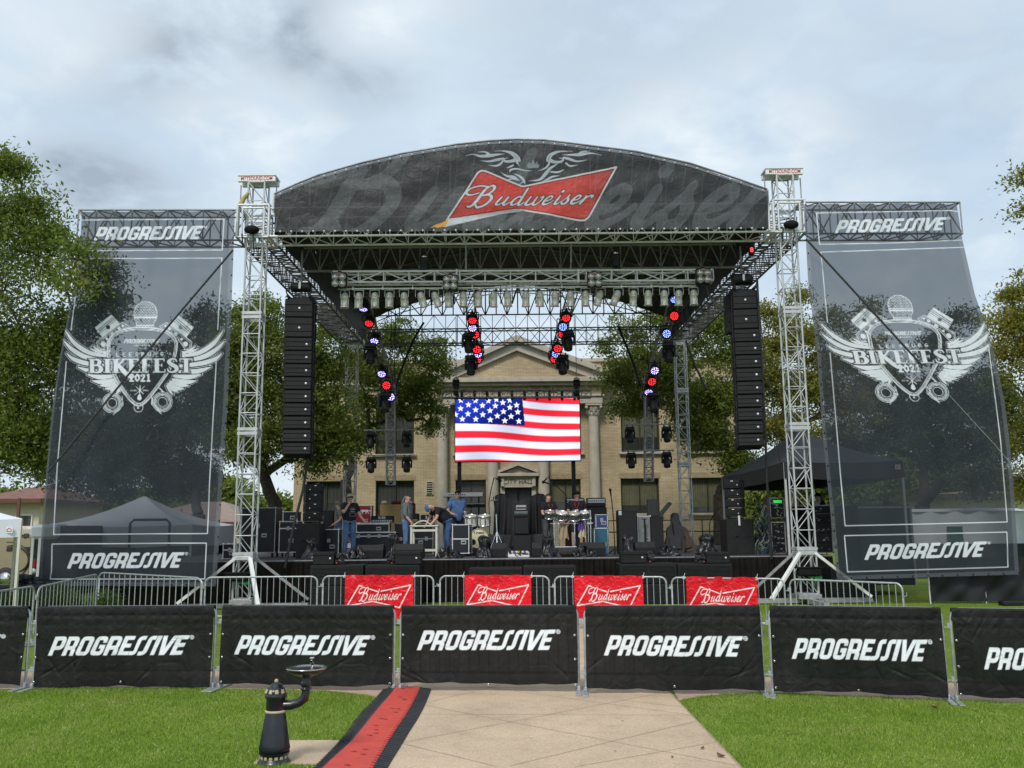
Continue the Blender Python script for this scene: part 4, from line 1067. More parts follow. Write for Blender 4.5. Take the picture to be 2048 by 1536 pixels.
    for dx_, dy_ in ((-1.62, -.5), (.75, -1.3), (1.62, .6), (-.75, 1.4)) if sgn < 0 else ((-1.25, -1.0), (1.62, -.3), (.75, 1.4), (-1.3, 1.0)):
        o = MB(); n_ = Vector((dx_, dy_, 0)).normalized() * .3
        o.bar((x + (.2 if dx_ > 0 else -.2), y + (-.24 if dy_ < 0 else .24), 1.36), (x + dx_, y + dy_, .2), .1, .075); o.build('outrigger', WHITE if front and dy_ < 0 else ALUD, root)
    if front:
        bx_ = MB(); bx_.box((x - .05, y - .42, .86), (.62, .3, .2), .04); bx_.box((x - .05, y - .4, .98), (.7, .34, .03)); bx_.k = 1; bx_.box((x + .18, y - .38, .72), (.2, .2, .09), .01); bx_.box((x + .05, y - .4, .73), (.2, .1, .05), .01)
        bx_.build('winch', [BLKM, mat('green_tape', (.03, .3, .1), .5)], root)
    return root
zh = at(519, 370, YT).z
tower('front tower rising between the left printed banner and the left speaker stack', XT0, YT, zh, True, -1)
tower('front tower rising between the right speaker stack and the right printed banner', XT1, YT, at(1560, 356, YT).z, True, 1)
XR0, XR1 = at(705, 690, YR).x, at(1359, 684, YR).x
tower('slim rear tower in front of the left half of the brick town hall', XR0, YR, ZF1 - .3, False, -1)
tower('slim rear tower in front of the right half of the brick town hall', XR1, YR, ZF1 - .3, False, 1)

# ------------------------------------------------------------ the arched roof
ARC = [(548, 389), (592, 369), (636, 351), (724, 326), (803, 308), (914, 289.3), (975, 282.5), (1030, 279.5), (1090, 281), (1156, 289), (1272, 303.5), (1381, 327.5), (1484, 361.5), (1534, 379)]
arcw = [at(u, v, YT - .5) for u, v in ARC]
def arc_z(x):
    xs = [p.x for p in arcw]; return float(np.interp(x, xs, [p.z for p in arcw]))
AX0, AX1 = arcw[0].x, arcw[-1].x
AXR0, AXR1 = AX0 + .15, AX1 - .15
roof = thing('stage_roof', (0.3, YT, ZF0), 'arched black stage roof on a silver truss frame', 'stage roof')
m = MB(); HF = .84
zc = ZF0 + HF / 2
box_truss(m, (XT0 + .48, YT, zc), (XT1 - .48, YT, zc), (0, .84, 0), (0, 0, HF), 26, .033, .017)
m.build('front_truss', ALU, roof)
m = MB(); box_truss(m, (XR0 + .48, YR, ZF0 + .33), (XR1 - .48, YR, ZF0 + .33), (0, .55, 0), (0, 0, .66), 26, .03, .015)
for k in (0, 1):
    m.tube((XR0 + .5, YR, ZF0 + 1.36), (XR1 - .5, YR, ZF0 + 1.36), .03, 6)
for i in range(27):
    xx = XR0 + .5 + (XR1 - XR0 - 1) * i / 26
    m.tube((xx, YR, ZF0 + .66), (xx, YR, ZF0 + 1.36), .015, 5)
    if i < 26: m.tube((xx, YR, ZF0 + (.66 if i % 2 else 1.36)), (xx + (XR1 - XR0 - 1) / 26, YR, ZF0 + (1.36 if i % 2 else .66)), .014, 5)
for i in range(29):
    xx = AXR0 + (AXR1 - AXR0) * i / 28; x2 = AXR0 + (AXR1 - AXR0) * (i + 1) / 28
    m.tube((xx, YR + .1, ZF0 + 1.36), (xx, YR + .1, arc_z(xx) - .1), .03, 5)
    if i < 28: m.tube((xx if i % 2 else x2, YR + .1, ZF0 + 1.36), (x2 if i % 2 else xx, YR + .1, arc_z(x2 if i % 2 else xx) - .1), .026, 5)
    xm = xx + .25; m.tube((xm, YR - 3, ZF0 + 1.1), (xm, YR - 3, arc_z(xm) - .1), .022, 5)
    if i < 28: m.tube((xm, YR - 3, ZF0 + 1.1), (x2 + .25, YR - 3, arc_z(x2) - .1), .02, 5)
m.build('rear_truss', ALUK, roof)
for xs, xe in ((XT0, XR0), (XT1, XR1)):
    m = MB(); box_truss(m, (xs, YT + .48, ZF0 + .36), (xe, YR - .48, ZF0 + .36), (1.0, 0, 0), (0, 0, .72), 30, .033, .018)
    for i in range(30):
        q = Vector((xs, YT + .48, ZF0)).lerp(Vector((xe, YR - .48, ZF0)), (i + .5) / 30); m.tube(q + Vector((-.5, 0, 0)), q + Vector((.5, 0, 0)), .02, 5)
    m.build('side_truss', mat('shaded_truss_metal', (.085, .085, .09), .55, .2, .25, 6), roof)  # same silver frame, with the roof shade put into a darker colour
VAULT = mat('black_roof_vinyl', (.022, .023, .025), .6, 0, .3, 2)
vm = MB()
vm.grid(lambda u, v: (AX0 + (AX1 - AX0) * u + (.15 - .3 * u) * v, YT - .4 + (YR + .5 - YT) * v, arc_z(AX0 + (AX1 - AX0) * u) - .05 - .06 * abs(math.sin(v * math.pi * 6))), 60, 36)
for xe_, q_ in ((AX0, 0), (AX1, 1)):
    vm.grid(lambda u, v: (xe_ + (.15 - .3 * q_) * u, YT - .35 + (YR + .4 - YT) * u, ZF0 + .1 + (arc_z(xe_) - .06 - ZF0 - .1) * v + .05 * math.sin(u * 40) * (1 - v)), 50, 3)
vm.build('canopy', VAULT, roof)
m = MB()
for Yb in (YT - .42, 28.2, 31.2, 34.2, 37.2, YR):
    n = 28; P_ = [(AX0 + (AX1 - AX0) * i / n, Yb) for i in range(n + 1)]
    m.path([(x, y, arc_z(x) - .13) for x, y in P_], .03, 6)
    m.path([(x, y, arc_z(x) - .42) for x, y in P_], .022, 5)
    for i in range(n):
        x, x2 = P_[i][0], P_[i + 1][0]
        m.tube((x, Yb, arc_z(x) - (.13 if i % 2 else .42)), (x2, Yb, arc_z(x2) - (.42 if i % 2 else .13)), .012, 4)
for k in range(1, 8):
    xx = AX0 + (AX1 - AX0) * k / 8
    m.tube((xx, YT, arc_z(xx) - .2), (xx, YR, arc_z(xx) - .2), .025, 6)
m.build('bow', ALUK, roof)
for Yb, nb, mt in ((28.1, 22, ALUD), (33.5, 20, ALUK)):
    m = MB(); zb = ZF0 + (.0 if Yb < 30 else .72); ht = .78
    kk_ = 1.45 if Yb < 30 else 1
    m.tube((XT0 + .5, Yb, zb), (XT1 - .5, Yb, zb), .03 * kk_, 6); m.tube((XT0 + .5, Yb, zb + ht), (XT1 - .5, Yb, zb + ht), .03 * kk_, 6)
    for i in range(nb + 1):
        x = XT0 + .5 + (XT1 - XT0 - 1) * i / nb; x2 = XT0 + .5 + (XT1 - XT0 - 1) * (i + 1) / nb
        m.tube((x, Yb, zb), (x, Yb, zb + ht), .017 * kk_, 5)
        if i < nb: xm = (x + x2) / 2; m.tube((x, Yb, zb), (xm, Yb, zb + ht), .014 * kk_, 5); m.tube((xm, Yb, zb + ht), (x2, Yb, zb), .014 * kk_, 5)
    m.build('cross_truss', mt, roof)
m = MB()
for u in (932, 1142):
    p0, p1 = at(u, 490, 27.5), at(u, 538, 27.5); m.bar(p0, p1, .09, .05)
m.build('hanger_plate', ALU, roof)
m = MB(); m.path([(x.x, YT - .52, x.z - .0) for x in arcw], .03, 8); m.build('arch_pipe', ALUK, roof); m = MB(); m.tube((AX0, YT - .56, ZF0 + .75), (arcw[0].x, YT - .56, arcw[0].z), .04, 6); m.tube((AX0 - .05, YT - .3, ZF0 + .75), (AX0 - .05, YT - .3, arcw[0].z), .035, 6); m.tube((AX1, YT - .5, ZF0), (AX1, YT - .5, arcw[-1].z), .04, 6)
for k in range(7):
    xx = AX0 + (AX1 - AX0) * (k + .5) / 7; m.tube((xx, YT - .42, ZF0 + HF), (xx, YT - .42, arc_z(xx) - .1), .03, 6)
for k in range(28):
    xx = AX0 + (AX1 - AX0) * k / 28; m.tube((xx, YT - .43, ZF0 + HF * (k % 2)), (xx + .24, YT - .43, arc_z(xx + .24) - .1), .017, 4)
m.build('front_arch', ALU, roof)

# printed banner on the front of the roof
def roof_banner():
    nu, nv = 460, 120
    U, V = np.meshgrid(np.linspace(0, 1, nu + 1), np.linspace(0, 1, nv + 1))
    au = np.array(ARC, float); bu0, bu1 = 549.5, 1537
    px = bu0 + (bu1 - bu0) * U; bot = 464.5 - 7.0 * U - .9 * np.abs(np.sin(U * 18 * math.pi)) ; top = np.interp(px, au[:, 0], au[:, 1]) + 1.5
    py = bot + (top - bot) * V
    P = np.c_[px.ravel(), py.ravel()]
    sd_seg.margin = .6
    ghost = sd_bud(P, (640, 457), (1528, 449), 74, .55, .08)
    red = sd_poly(P, [(893.6, 440), (956, 345), (963, 341), (971, 342.5), (1043, 372.5), (1048, 372.5), (1233, 333.6), (1178, 434), (1170, 440.5), (1160, 440.5), (1040, 418.6), (1032, 418.5)])
    swo = sd_poly(P, [(893.6, 438), (1034, 417.5), (1050, 421), (1000, 428), (890, 454), (884, 453)])
    sd_seg.margin = .5
    text = sd_bud(P, (944, 411), (1176, 407.5), 16.5, .6, .02)
    k = 5.689; Q = lambda pts: [(900 + a / k, 280 + c / k, r / k) for a, c, r in pts]
    eag = []
    for pts in ([(175, 182, 2), (260, 165, 5), (340, 185, 12), (430, 185, 16), (520, 170, 12), (620, 160, 2)], [(310, 138, 2), (400, 140, 8), (440, 165, 14), (500, 190, 6)],
                [(500, 128, 2), (600, 128, 6), (700, 150, 18), (760, 200, 26), (795, 240, 10)], [(760, 215, 22), (715, 235, 16), (640, 245, 12), (610, 220, 7), (660, 205, 3)],
                [(345, 232, 2), (440, 245, 9), (540, 225, 14), (610, 210, 8)], [(435, 285, 2), (520, 295, 9), (575, 270, 12), (600, 240, 8)], [(680, 365, 3), (690, 340, 10), (760, 325, 8), (850, 345, 6), (940, 350, 1)],
                [(760, 250, 12), (790, 295, 3)], [(640, 320, 2), (690, 300, 10), (720, 285, 8)], [(570, 362, 2), (650, 410, 10), (720, 420, 14), (790, 460, 3)], [(650, 455, 2), (720, 440, 10), (780, 465, 2)],
                [(720, 380, 2), (790, 410, 10), (835, 455, 14), (855, 500, 4)], [(790, 500, 2), (830, 480, 6)],
                [(1720, 170, 2), (1600, 150, 8), (1480, 165, 16), (1380, 165, 10), (1280, 160, 2)], [(1590, 125, 2), (1500, 135, 9), (1450, 165, 8)],
                [(1395, 125, 2), (1260, 125, 8), (1160, 160, 18), (1120, 210, 22), (1105, 240, 8)], [(1120, 220, 22), (1180, 245, 16), (1260, 245, 12), (1290, 215, 7), (1240, 200, 3)],
                [(1555, 225, 2), (1440, 240, 9), (1350, 210, 14), (1290, 195, 8)], [(1455, 280, 2), (1370, 290, 9), (1320, 260, 10)],
                [(1005, 350, 2), (1080, 320, 8), (1120, 280, 10), (1130, 240, 8)], [(1220, 270, 4), (1140, 320, 14), (1090, 380, 18), (1020, 450, 12), (890, 465, 2)], [(1300, 330, 2), (1230, 360, 10), (1150, 360, 8)],
                [(1250, 400, 2), (1170, 415, 10), (1110, 445, 10), (1055, 470, 2)]):
        eag += spline(Q(pts), 5)
    sd_seg.margin = 6
    ed = sd_seg(P, eag)
    cr = sd_poly(P, [(900 + a / k, 280 + c / k) for a, c in ((860, 262), (885, 290), (893, 235), (920, 280), (944, 215), (970, 280), (995, 235), (1003, 290), (1030, 262), (1005, 318), (885, 318))])
    line_ = np.abs(red) - 1.5
    fl = sd_poly(P, [(858, 456), (872, 449), (882, 446), (895, 441), (888, 453), (874, 455), (868, 453.5)])
    silver = np.minimum.reduce([text, ed, line_, swo, cr, fl])
    dark = np.minimum(text - 1.6, np.maximum(np.abs(red + 3.2) - .8, red))
    nrm = np.clip(-ed / 4, 0, 1)
    col_ = np.tile(np.array([.46, .49, .52]), (len(P), 1))
    col_[ed < 2] = np.array([.42, .47, .51]) * (1 - .45 * nrm[ed < 2])[:, None]
    col_[cr < 2] = (.2, .22, .24); col_[swo < 1.5] = np.array([.45, .48, .52]) * np.clip(.55 + .07 * (P[swo < 1.5, 1] - 418) * .3, .5, 1)[:, None]
    col_[fl < 2] = (.62, .3, .06)
    cx_ = np.abs(P[:, 0] - 1050) / 150
    rc = np.array([.56, .05, .04]) * (1 - .62 * np.clip(cx_ - .45, 0, 1))[:, None] + np.array([.03, .02, .012]) * np.clip(cx_ - .4, 0, 1)[:, None]
    W = np.array([tuple(at(a, c, YT - .56)) for a, c in P])
    W[:, 1] += np.array([.05 * noise.noise((x * .9, z * 1.6, 0)) + .018 * noise.noise((x * 3.1 + z, z * 3, 5)) + .025 * math.exp(-(z - ZF0) * 1.6) * noise.noise((x * 4, z * 2 + x, 9)) for x, z in zip(W[:, 0], W[:, 2])])
    mtl = cloth_mat('printed_roof_vinyl', (.036, .038, .041), (('ghost', (.078, .086, .092)), ('red', 'attr'), ('dark', (.03, .02, .02)), ('silver', 'attr')), trans=.17, rough=.5, w_=.7, bump=.5, inktrans=.03)
    o = np_mesh('printed_banner', W, grid_faces(nu, nv), mtl, roof, smooth=True, attrs={'ghost': ghost, 'red': red, 'dark': dark, 'silver': silver, 'redcol': rc, 'silvercol': col_})
    g_ = MB()
    for i in range(45):
        t = (i + .5) / 45; x = bu0 + (bu1 - bu0) * t
        g_.ball(at(x, np.interp(x, au[:, 0], au[:, 1]) + 4.5, YT - .6), .026, 6, 5); g_.ball(at(x, 463 - 7 * t, YT - .6), .03, 6, 5)
    g_.build('grommet', mat('pale_grommet', (.6, .6, .55), .5), o)
roof_banner()

# ------------------------------------------------------------ big translucent printed banners
def emblem(P):
    """crest of the printed banners in the pixel space of the left one"""
    sd_seg.margin = 6
    PICK = [(214.7, 697), (218, 678), (235, 662.5), (261.6, 655.5), (288, 654.7), (316, 657), (339.7, 665.6), (353, 681), (353.7, 700), (344, 733), (324, 764), (300.6, 795), (287, 808.5), (276, 811.7), (264.7, 806), (247.5, 786), (227, 751.6), (216, 718.7)]
    PS = [(a[0], a[1]) for a in spline([(x, y, 1) for x, y in PICK + PICK[:1]], 4)]
    pk = sd_poly(P, PS)
    mir = lambda pts: [(577 - p[0], *p[1:]) for p in pts]
    F_ = [[(210.8, 712, 2.5), (178, 705, 4.2), (150, 687, 4), (130.5, 661, .8)], [(213, 722, 2.5), (172.7, 714.5, 4.4), (144.7, 699, 4), (128, 682, .8)], [(216, 732, 3), (172.7, 726.5, 4.4), (147, 718, 3.6), (133.5, 707, .8)],
          [(218, 743, 3), (183, 742.5, 4.6), (156, 734.5, 1)], [(228, 752, 3), (198, 754, 4.4), (175, 749, 1)], [(231, 759, 2.5), (203, 764, 4.2), (185, 761.5, 1)], [(236, 763, 2), (216, 770, 4), (200, 771, 1)],
          [(238, 766, 2), (224, 776, 3.6), (210, 777.5, 1)], [(241, 768, 2), (231, 779, 3.4), (221, 782.5, 1)], [(243, 772, 2), (237, 782, 2.6), (232, 789, 1)],
          [(212, 704, 1.5), (195, 703, 2.4), (180, 697, .8)], [(212, 708, 1.5), (196, 700, 2.2), (186, 692, .8)]]
    wing = np.full(len(P), 1e3)
    for pts in F_:
        for q in (pts, mir(pts)): wing = np.minimum(wing, sd_seg(P, spline(q, 6)))
    fil = np.full(len(P), 1e3)
    pis = [(191, 655), (222.5, 630.5), (239, 648), (204.5, 673)]
    for q in (pis, mir(pis)):
        d = sd_poly(P, q); c = np.array(q)
        ax = (c[2] + c[3] - c[0] - c[1]); ax = ax / np.hypot(*ax); t = (P - (c[0] + c[1]) / 2) @ ax
        d = np.maximum(d, -np.minimum.reduce([np.abs(t - 6) - .9, np.abs(t - 10) - .9, np.abs(t - 14) - .7]))
        hole = np.hypot(P[:, 0] - (c[:, 0].mean() + ax[0] * 3), P[:, 1] - (c[:, 1].mean() + ax[1] * 4)) - 4
        fil = np.minimum(fil, np.maximum(d, -hole)); fil = np.minimum(fil, np.abs(sd_poly(P, q) - .6) - .7)
    sh = [(193, 684), (244, 645), (258, 652), (254, 657), (222, 676), (206, 700), (197, 699)]
    for q in (sh, mir(sh)):
        d = sd_poly(P, q); fil = np.minimum(fil, np.minimum(np.abs(d) - .8, np.abs(d + 3.2) - .5))
    bl_ = [(206, 688, 5), (226, 668, 4), (238, 657, 3.4), (214, 678, 2.5), (246, 652, 2.5)]
    for x, y, r in bl_ + mir(bl_): fil = np.minimum(fil, np.hypot(P[:, 0] - x, P[:, 1] - y) - r)
    for cx_, cy in ((224.4, 806), (324.8, 804)):
        r = np.hypot(P[:, 0] - cx_, P[:, 1] - cy)
        fil = np.minimum.reduce([fil, np.abs(r - 9) - .8, np.abs(r - 12.5) - .5, np.maximum(np.abs(r - 16) - 1.6, 0) - .3, np.abs(r - 20) - .7])
        s_ = -1 if cx_ < 280 else 1
        fil = np.minimum(fil, sd_seg(P, line([(cx_ - s_ * 20, cy - 14), (cx_ - s_ * 22, cy + 4), (cx_ + s_ * 4 - s_ * 6, cy + 24)], .8) + line([(cx_ - s_ * 18, cy + 2), (cx_ - s_ * 4, cy + 20)], 1.2) + line([(cx_ + s_ * 2, cy - 20), (cx_ - s_ * 8, cy - 30), (cx_ - s_ * 22, cy - 22)], 1.2)))
    big = np.minimum(np.minimum(wing, fil), 1e3)
    # outline that follows the wings, as printed
    big = np.minimum(big, np.abs(np.minimum(wing, 60) - 2.6) - .45)
    big = np.maximum(big, -(pk - 2.2))
    big = np.minimum.reduce([big, np.abs(pk) - 1.2, np.abs(pk + 5) - .8])
    dots = np.maximum(np.abs(pk + 2.6) - .7, .35 - np.abs(np.sin((P[:, 0] + P[:, 1]) * .8)) * .9)
    big = np.minimum(big, dots)
    # microphone
    r = np.hypot(P[:, 0] - 291, P[:, 1] - 626)
    a, c = (P[:, 0] - 291 + (P[:, 1] - 626)) * .7071, (P[:, 0] - 291 - (P[:, 1] - 626)) * .7071
    hat = np.minimum(np.abs(((a / 4.2) % 1) - .5) * 4.2, np.abs(((c / 4.2) % 1) - .5) * 4.2) - .42
    mic = np.minimum(np.abs(r - 23) - .8, np.maximum(hat, r - 22))
    mic = np.maximum(mic, P[:, 1] - 632)
    col_ = [(267.5, 631), (314.5, 631), (312.5, 640), (308, 646), (307.5, 654), (272.5, 654), (273, 646), (269, 640)]
    cd = sd_poly(P, col_)
    mic = np.minimum.reduce([mic, np.abs(cd) - .7, np.maximum(cd, np.abs(P[:, 1] - 635) - 1.6), np.maximum(cd, hat + .1), np.maximum(cd, np.abs(P[:, 1] - 651) - 1)])
    big = np.minimum(big, mic)
    big = np.minimum(big, np.maximum(np.abs(np.hypot(P[:, 0] - 277, P[:, 1] - 815) - 9) - .8, 811 - P[:, 1]))
    big = np.minimum(big, np.hypot(P[:, 0] - 276, P[:, 1] - 816) - 2)
    sd_seg.margin = .35
    tx = sd_serif(P, 'BIKEFEST', (177, 746), (386.5, 744.5), 28)
    big = np.maximum(big, -(tx - 2.0)); big = np.minimum(big, tx)
    y21 = sd_stroke(P, '2021', (260, 762), (301, 762), 13, .13, .28)
    big = np.minimum.reduce([big, y21, sd_stroke(P, 'LEESBURG', (233.5, 713), (326.5, 711), 7, .1, .75), sd_prog(P, (246.7, 687), (317, 686.5), 8.8, reg=False), sd_stroke(P, 'PRESENTS', (269, 692.5), (299, 692), 2.6, .17, .7)])
    sd_seg.margin = 5
    big = np.minimum(big, sd_seg(P, line([(271.7, 772.6), (287, 788)], .8) + line([(289, 772.6), (271, 789)], .8) + line([(280, 771), (279.3, 792)], .9) + line([(279, 792), (278.8, 796)], 3.2, 4.6)))
    big = np.minimum(big, sd_stroke(P, 'ESTD', (261, 782), (273, 782), 2.4, .16, .4)); big = np.minimum(big, sd_stroke(P, '1997', (286, 782), (297, 782), 2.4, .16, .4))
    return big
LQ = np.array([(129.5, 660, 1), (447, 659, 1), (277, 811, 1)]); RQ = np.array([(1640, 646, 1), (1970, 643, 1), (1828, 790, 1)])
R2L = np.linalg.solve(RQ, LQ)
SCRIM = cloth_mat('printed_mesh', (.027, .034, .045), (('hem', (.09, .1, .118)), ('ink', (.7, .735, .79))), trans=.265, rough=.8, w_=.55, bump=.15, inktrans=.12)
def scrim(label, Lc, Rc_, boxes, heads, right, Y, hem):
    nu, nv = 190, 400
    ts = np.linspace(0, 1, nv + 1); lc, rc = np.array(Lc, float), np.array(Rc_, float)
    def edge(c):
        t = (c[:, 1] - c[0, 1]) / (c[-1, 1] - c[0, 1]); return np.c_[np.interp(ts, t, c[:, 0]), np.interp(ts, t, c[:, 1])]
    el, er = edge(lc), edge(rc); s = np.linspace(0, 1, nu + 1)
    G = el[:, None] + (er - el)[:, None] * s[None, :, None]
    G[..., 1] += (1.2 * np.sin(s * 9 * math.pi) * (1 - ts[:, None]) ** 6)
    P = G.reshape(-1, 2)
    E = emblem(np.c_[P, np.ones(len(P))] @ R2L[:, :2] if right else P)
    sd_seg.margin = 4
    ink = np.minimum(E, sd_seg(P, sum((line(b_, 1.05) for b_ in boxes), [])))
    sd_seg.margin = .3
    for p0, p1, h in heads: ink = np.minimum(ink, sd_prog(P, p0, p1, h))
    S = np.tile(s, nv + 1); T_ = np.repeat(ts, nu + 1); wd = np.repeat(er[:, 0] - el[:, 0], nu + 1); ht = el[-1, 1] - el[0, 1]
    hm = np.minimum.reduce([(1 - S) * wd - hem[1], S * wd - hem[0], (1 - T_) * ht - hem[2]])
    W = np.empty((len(P), 3))
    for i in range(len(P)):
        k = S[i]; t = T_[i]
        wob = .10 * math.sin(k * 7 + t * 3) * math.sin(t * 3.0) + .05 * math.sin(k * 23 + t * 5 + 2 * math.sin(t * 4)) * (1 - .4 * t) + .03 * math.sin(k * 51 + 3 * math.sin(t * 3)) * (1 - t) ** 2 + .05 * noise.noise((k * 5, t * 6, right * 9))
        W[i] = at(P[i, 0], P[i, 1], Y - .12 + wob)
    root = thing('printed_banner', tuple(W[nv * (nu + 1) + nu // 2]), label, 'banner', 'tall translucent banners beside the stage')
    np_mesh('cloth', W, grid_faces(nu, nv), SCRIM, root, smooth=True, attrs={'ink': ink, 'hem': hm})
    g_ = MB()
    for i in range(24):
        q = int(i / 23 * nv); k = (q * (nu + 1) + (nu - 1 if not right else 2))
        g_.ball(W[k] - np.array([0, .02, 0]), .022, 6, 4)
    for i in range(13): g_.ball(W[(nv - 2) * (nu + 1) + int(i / 12 * nu)] - np.array([0, .02, 0]), .02, 6, 4)
    g_.build('grommet', BLK, root)
    return root
YB = YT - .55
scrim('tall grey mesh banner with a winged microphone crest, on the left tower', [(163.5, 423), (163, 440), (158, 520), (148, 575), (133, 645), (118, 722), (103, 830), (92, 950), (83, 1070), (79.5, 1171)], [(470, 421), (465, 560), (456, 800), (446, 950), (440, 1050), (432, 1173)],
      [[(163, 440), (448, 438), (444.5, 500), (172, 501.5), (160, 505)], [(160, 519), (166, 516.5), (280, 517), (444, 516), (441, 560), (435.5, 659)], [(432.8, 720), (420, 948), (415, 1067), (107, 1069), (114, 941), (132.6, 723)], [(142, 660), (155, 560), (160, 519)], [(104, 1088), (412.7, 1086), (409.6, 1158), (100.5, 1158), (103, 1140), (104, 1088)]],
      [((187, 481), (396.5, 478.5), 27), ((133.6, 1137.3), (357, 1135.5), 31)], False, YB, (4, 9, 8))
scrim('tall grey mesh banner with a winged microphone crest, on the right tower', [(1608, 409), (1616, 560), (1634, 708), (1646, 880), (1660, 1015), (1674, 1160)], [(1913, 407), (1925, 480), (1950, 590), (1968, 640), (1987, 700), (2009, 800), (2021, 900), (2029, 1000), (2038, 1149)],
      [[(1916, 423), (1900, 421), (1633, 426), (1639, 488.6), (1780, 486), (1928, 480)], [(1931, 494.5), (1641.8, 504), (1655, 645)], [(1660.3, 705), (1679, 926), (1690, 1051.5), (2014.5, 1044), (2001, 880), (1977, 691)], [(1689, 1071.5), (2014, 1064), (2016, 1134), (1695, 1143.7), (1689, 1071.5)]],
      [((1669, 466.4), (1882.7, 460.5), 26), ((1728.4, 1120), (1962, 1113.6), 30.6)], True, YB, (7, 8, 8))
for (u0, u1, v0, v1, lb) in ((166, 484, 427, 487, 'horizontal truss arm behind the top of the left printed banner'), (1598, 1912, 412, 474, 'horizontal truss arm behind the top of the right printed banner')):
    p0, p1 = at(u0, (v0 + v1) / 2, YT - .1), at(u1, (v0 + v1) / 2, YT - .1); h = at(u0, v0, YT - .1).z - at(u0, v1, YT - .1).z
    m = MB(); box_truss(m, p0, p1, (0, .62, 0), (0, 0, h), 9, .03, .022)
    m2 = m.build('banner_arm', ALUD, None, loc=tuple((p0 + p1) / 2)); tag(m2, lb, 'truss', 'truss arms holding the printed banners')
def strap(label, pts, r, m_=None):
    b = MB(); b.path(pts, r, 6); return tag(b.build('strap', m_ or RUBBER, None, loc=tuple(pts[-1])), label, 'strap', 'straps tying the printed banners')
strap('dark strap running diagonally across the left printed banner', [at(466, 500, YB - .35), at(330, 660, YB - .4), at(230, 782, YB - .45), at(118, 918, YB - .5), at(95, 945, YB - .5)], .028)
strap('dark strap running diagonally across the right printed banner', [at(1612, 478, YB - .35), at(1715, 590, YB - .4), at(1845, 732, YB - .4)], .028)
strap('thin line crossing the lower part of the right printed banner', [at(1845, 732, YB - .4), at(1990, 890, YB - .45), at(2050, 960, YB - .5)], .007, GALV)

# ------------------------------------------------------------ crowd barriers
def barrier_proto(L_=2.36):
    root = thing('crowd_barrier', (0, 0, 0), '', 'barrier')
    f = MB(); h, r, rc = 1.08, .019, .13; a = L_ / 2
    pts = [(-a, 0, .2)] + [(-a, 0, h - rc)] + [(-a + rc * (1 - math.cos(t)), 0, h - rc + rc * math.sin(t)) for t in np.linspace(0, math.pi / 2, 7)] + [(a - rc * (1 - math.cos(t)), 0, h - rc + rc * math.sin(t)) for t in np.linspace(math.pi / 2, 0, 7)] + [(a, 0, .2)]
    f.path(pts, r, 9); f.tube((-a, 0, .24), (a, 0, .24), r * .95, 8)
    f.build('frame', GALV, root)
    k = MB(); n = 17
    for i in range(1, n + 1):
        x = -a + L_ * i / (n + 1); k.tube((x, 0, .24), (x, 0, h), .0085, 6)
    k.build('pickets', GALV, root)
    for s_ in (-1, 1):
        ft = MB(); ft.tube((s_ * a, 0, .02), (s_ * a, 0, .3), .016, 7); ft.box((s_ * a, 0, .018), (.075, .68, .014), .003); ft.box((s_ * a, 0, .05), (.045, .1, .06), .01); ft.build('foot', GALV, root)
    for z in (.24, .86):
        hk = MB(); hk.path([(a, 0, z), (a + .05, 0, z), (a + .075, 0, z + .02), (a + .075, 0, z + .07)], .008, 5); hk.build('hook', GALV, root)
        ey = MB(); ey.box((-a - .03, 0, z + .02), (.05, .03, .06), .005); ey.build('hook_eye', GALV, root)
    return root
proto = barrier_proto(); used = [False]
def barrier(p0, p1, label, group, lean=0.):
    d = p1 - p0; mid = (p0 + p1) / 2; rz = math.atan2(d.y, d.x)
    o = proto if not used[0] else copy_tree(proto)
    used[0] = True
    o.location = (mid.x, mid.y, 0); o.rotation_euler = (lean, 0, rz); o.scale = (d.length / 2.36, 1, 1); o['label'] = label; o['group'] = group
    return o
FRONT = [((-310, 1376), (50, 1376.5)), ((66, 1378), (426, 1377)), ((440, 1377.5), (788, 1381)), ((801, 1382), (1158, 1384)), ((1172, 1386), (1529, 1388.5)), ((1546, 1390), (1897, 1402)), ((1914, 1404), (2275, 1418))]
FL = ['cut off by the left edge of the picture', 'behind the lawn, left of the drinking fountain', 'just behind the drinking fountain bowl', 'across the middle of the concrete path', 'with a torn crease, right of the path', 'behind the right lawn, with folded top corners', 'cut off by the right edge of the picture']
COVER = cloth_mat('black_barrier_mesh', (.006, .0065, .007), (('ink', (.84, .88, .92)),), trans=.018, rough=.6, w_=.006, bump=.55, inktrans=0., bsc=4.)
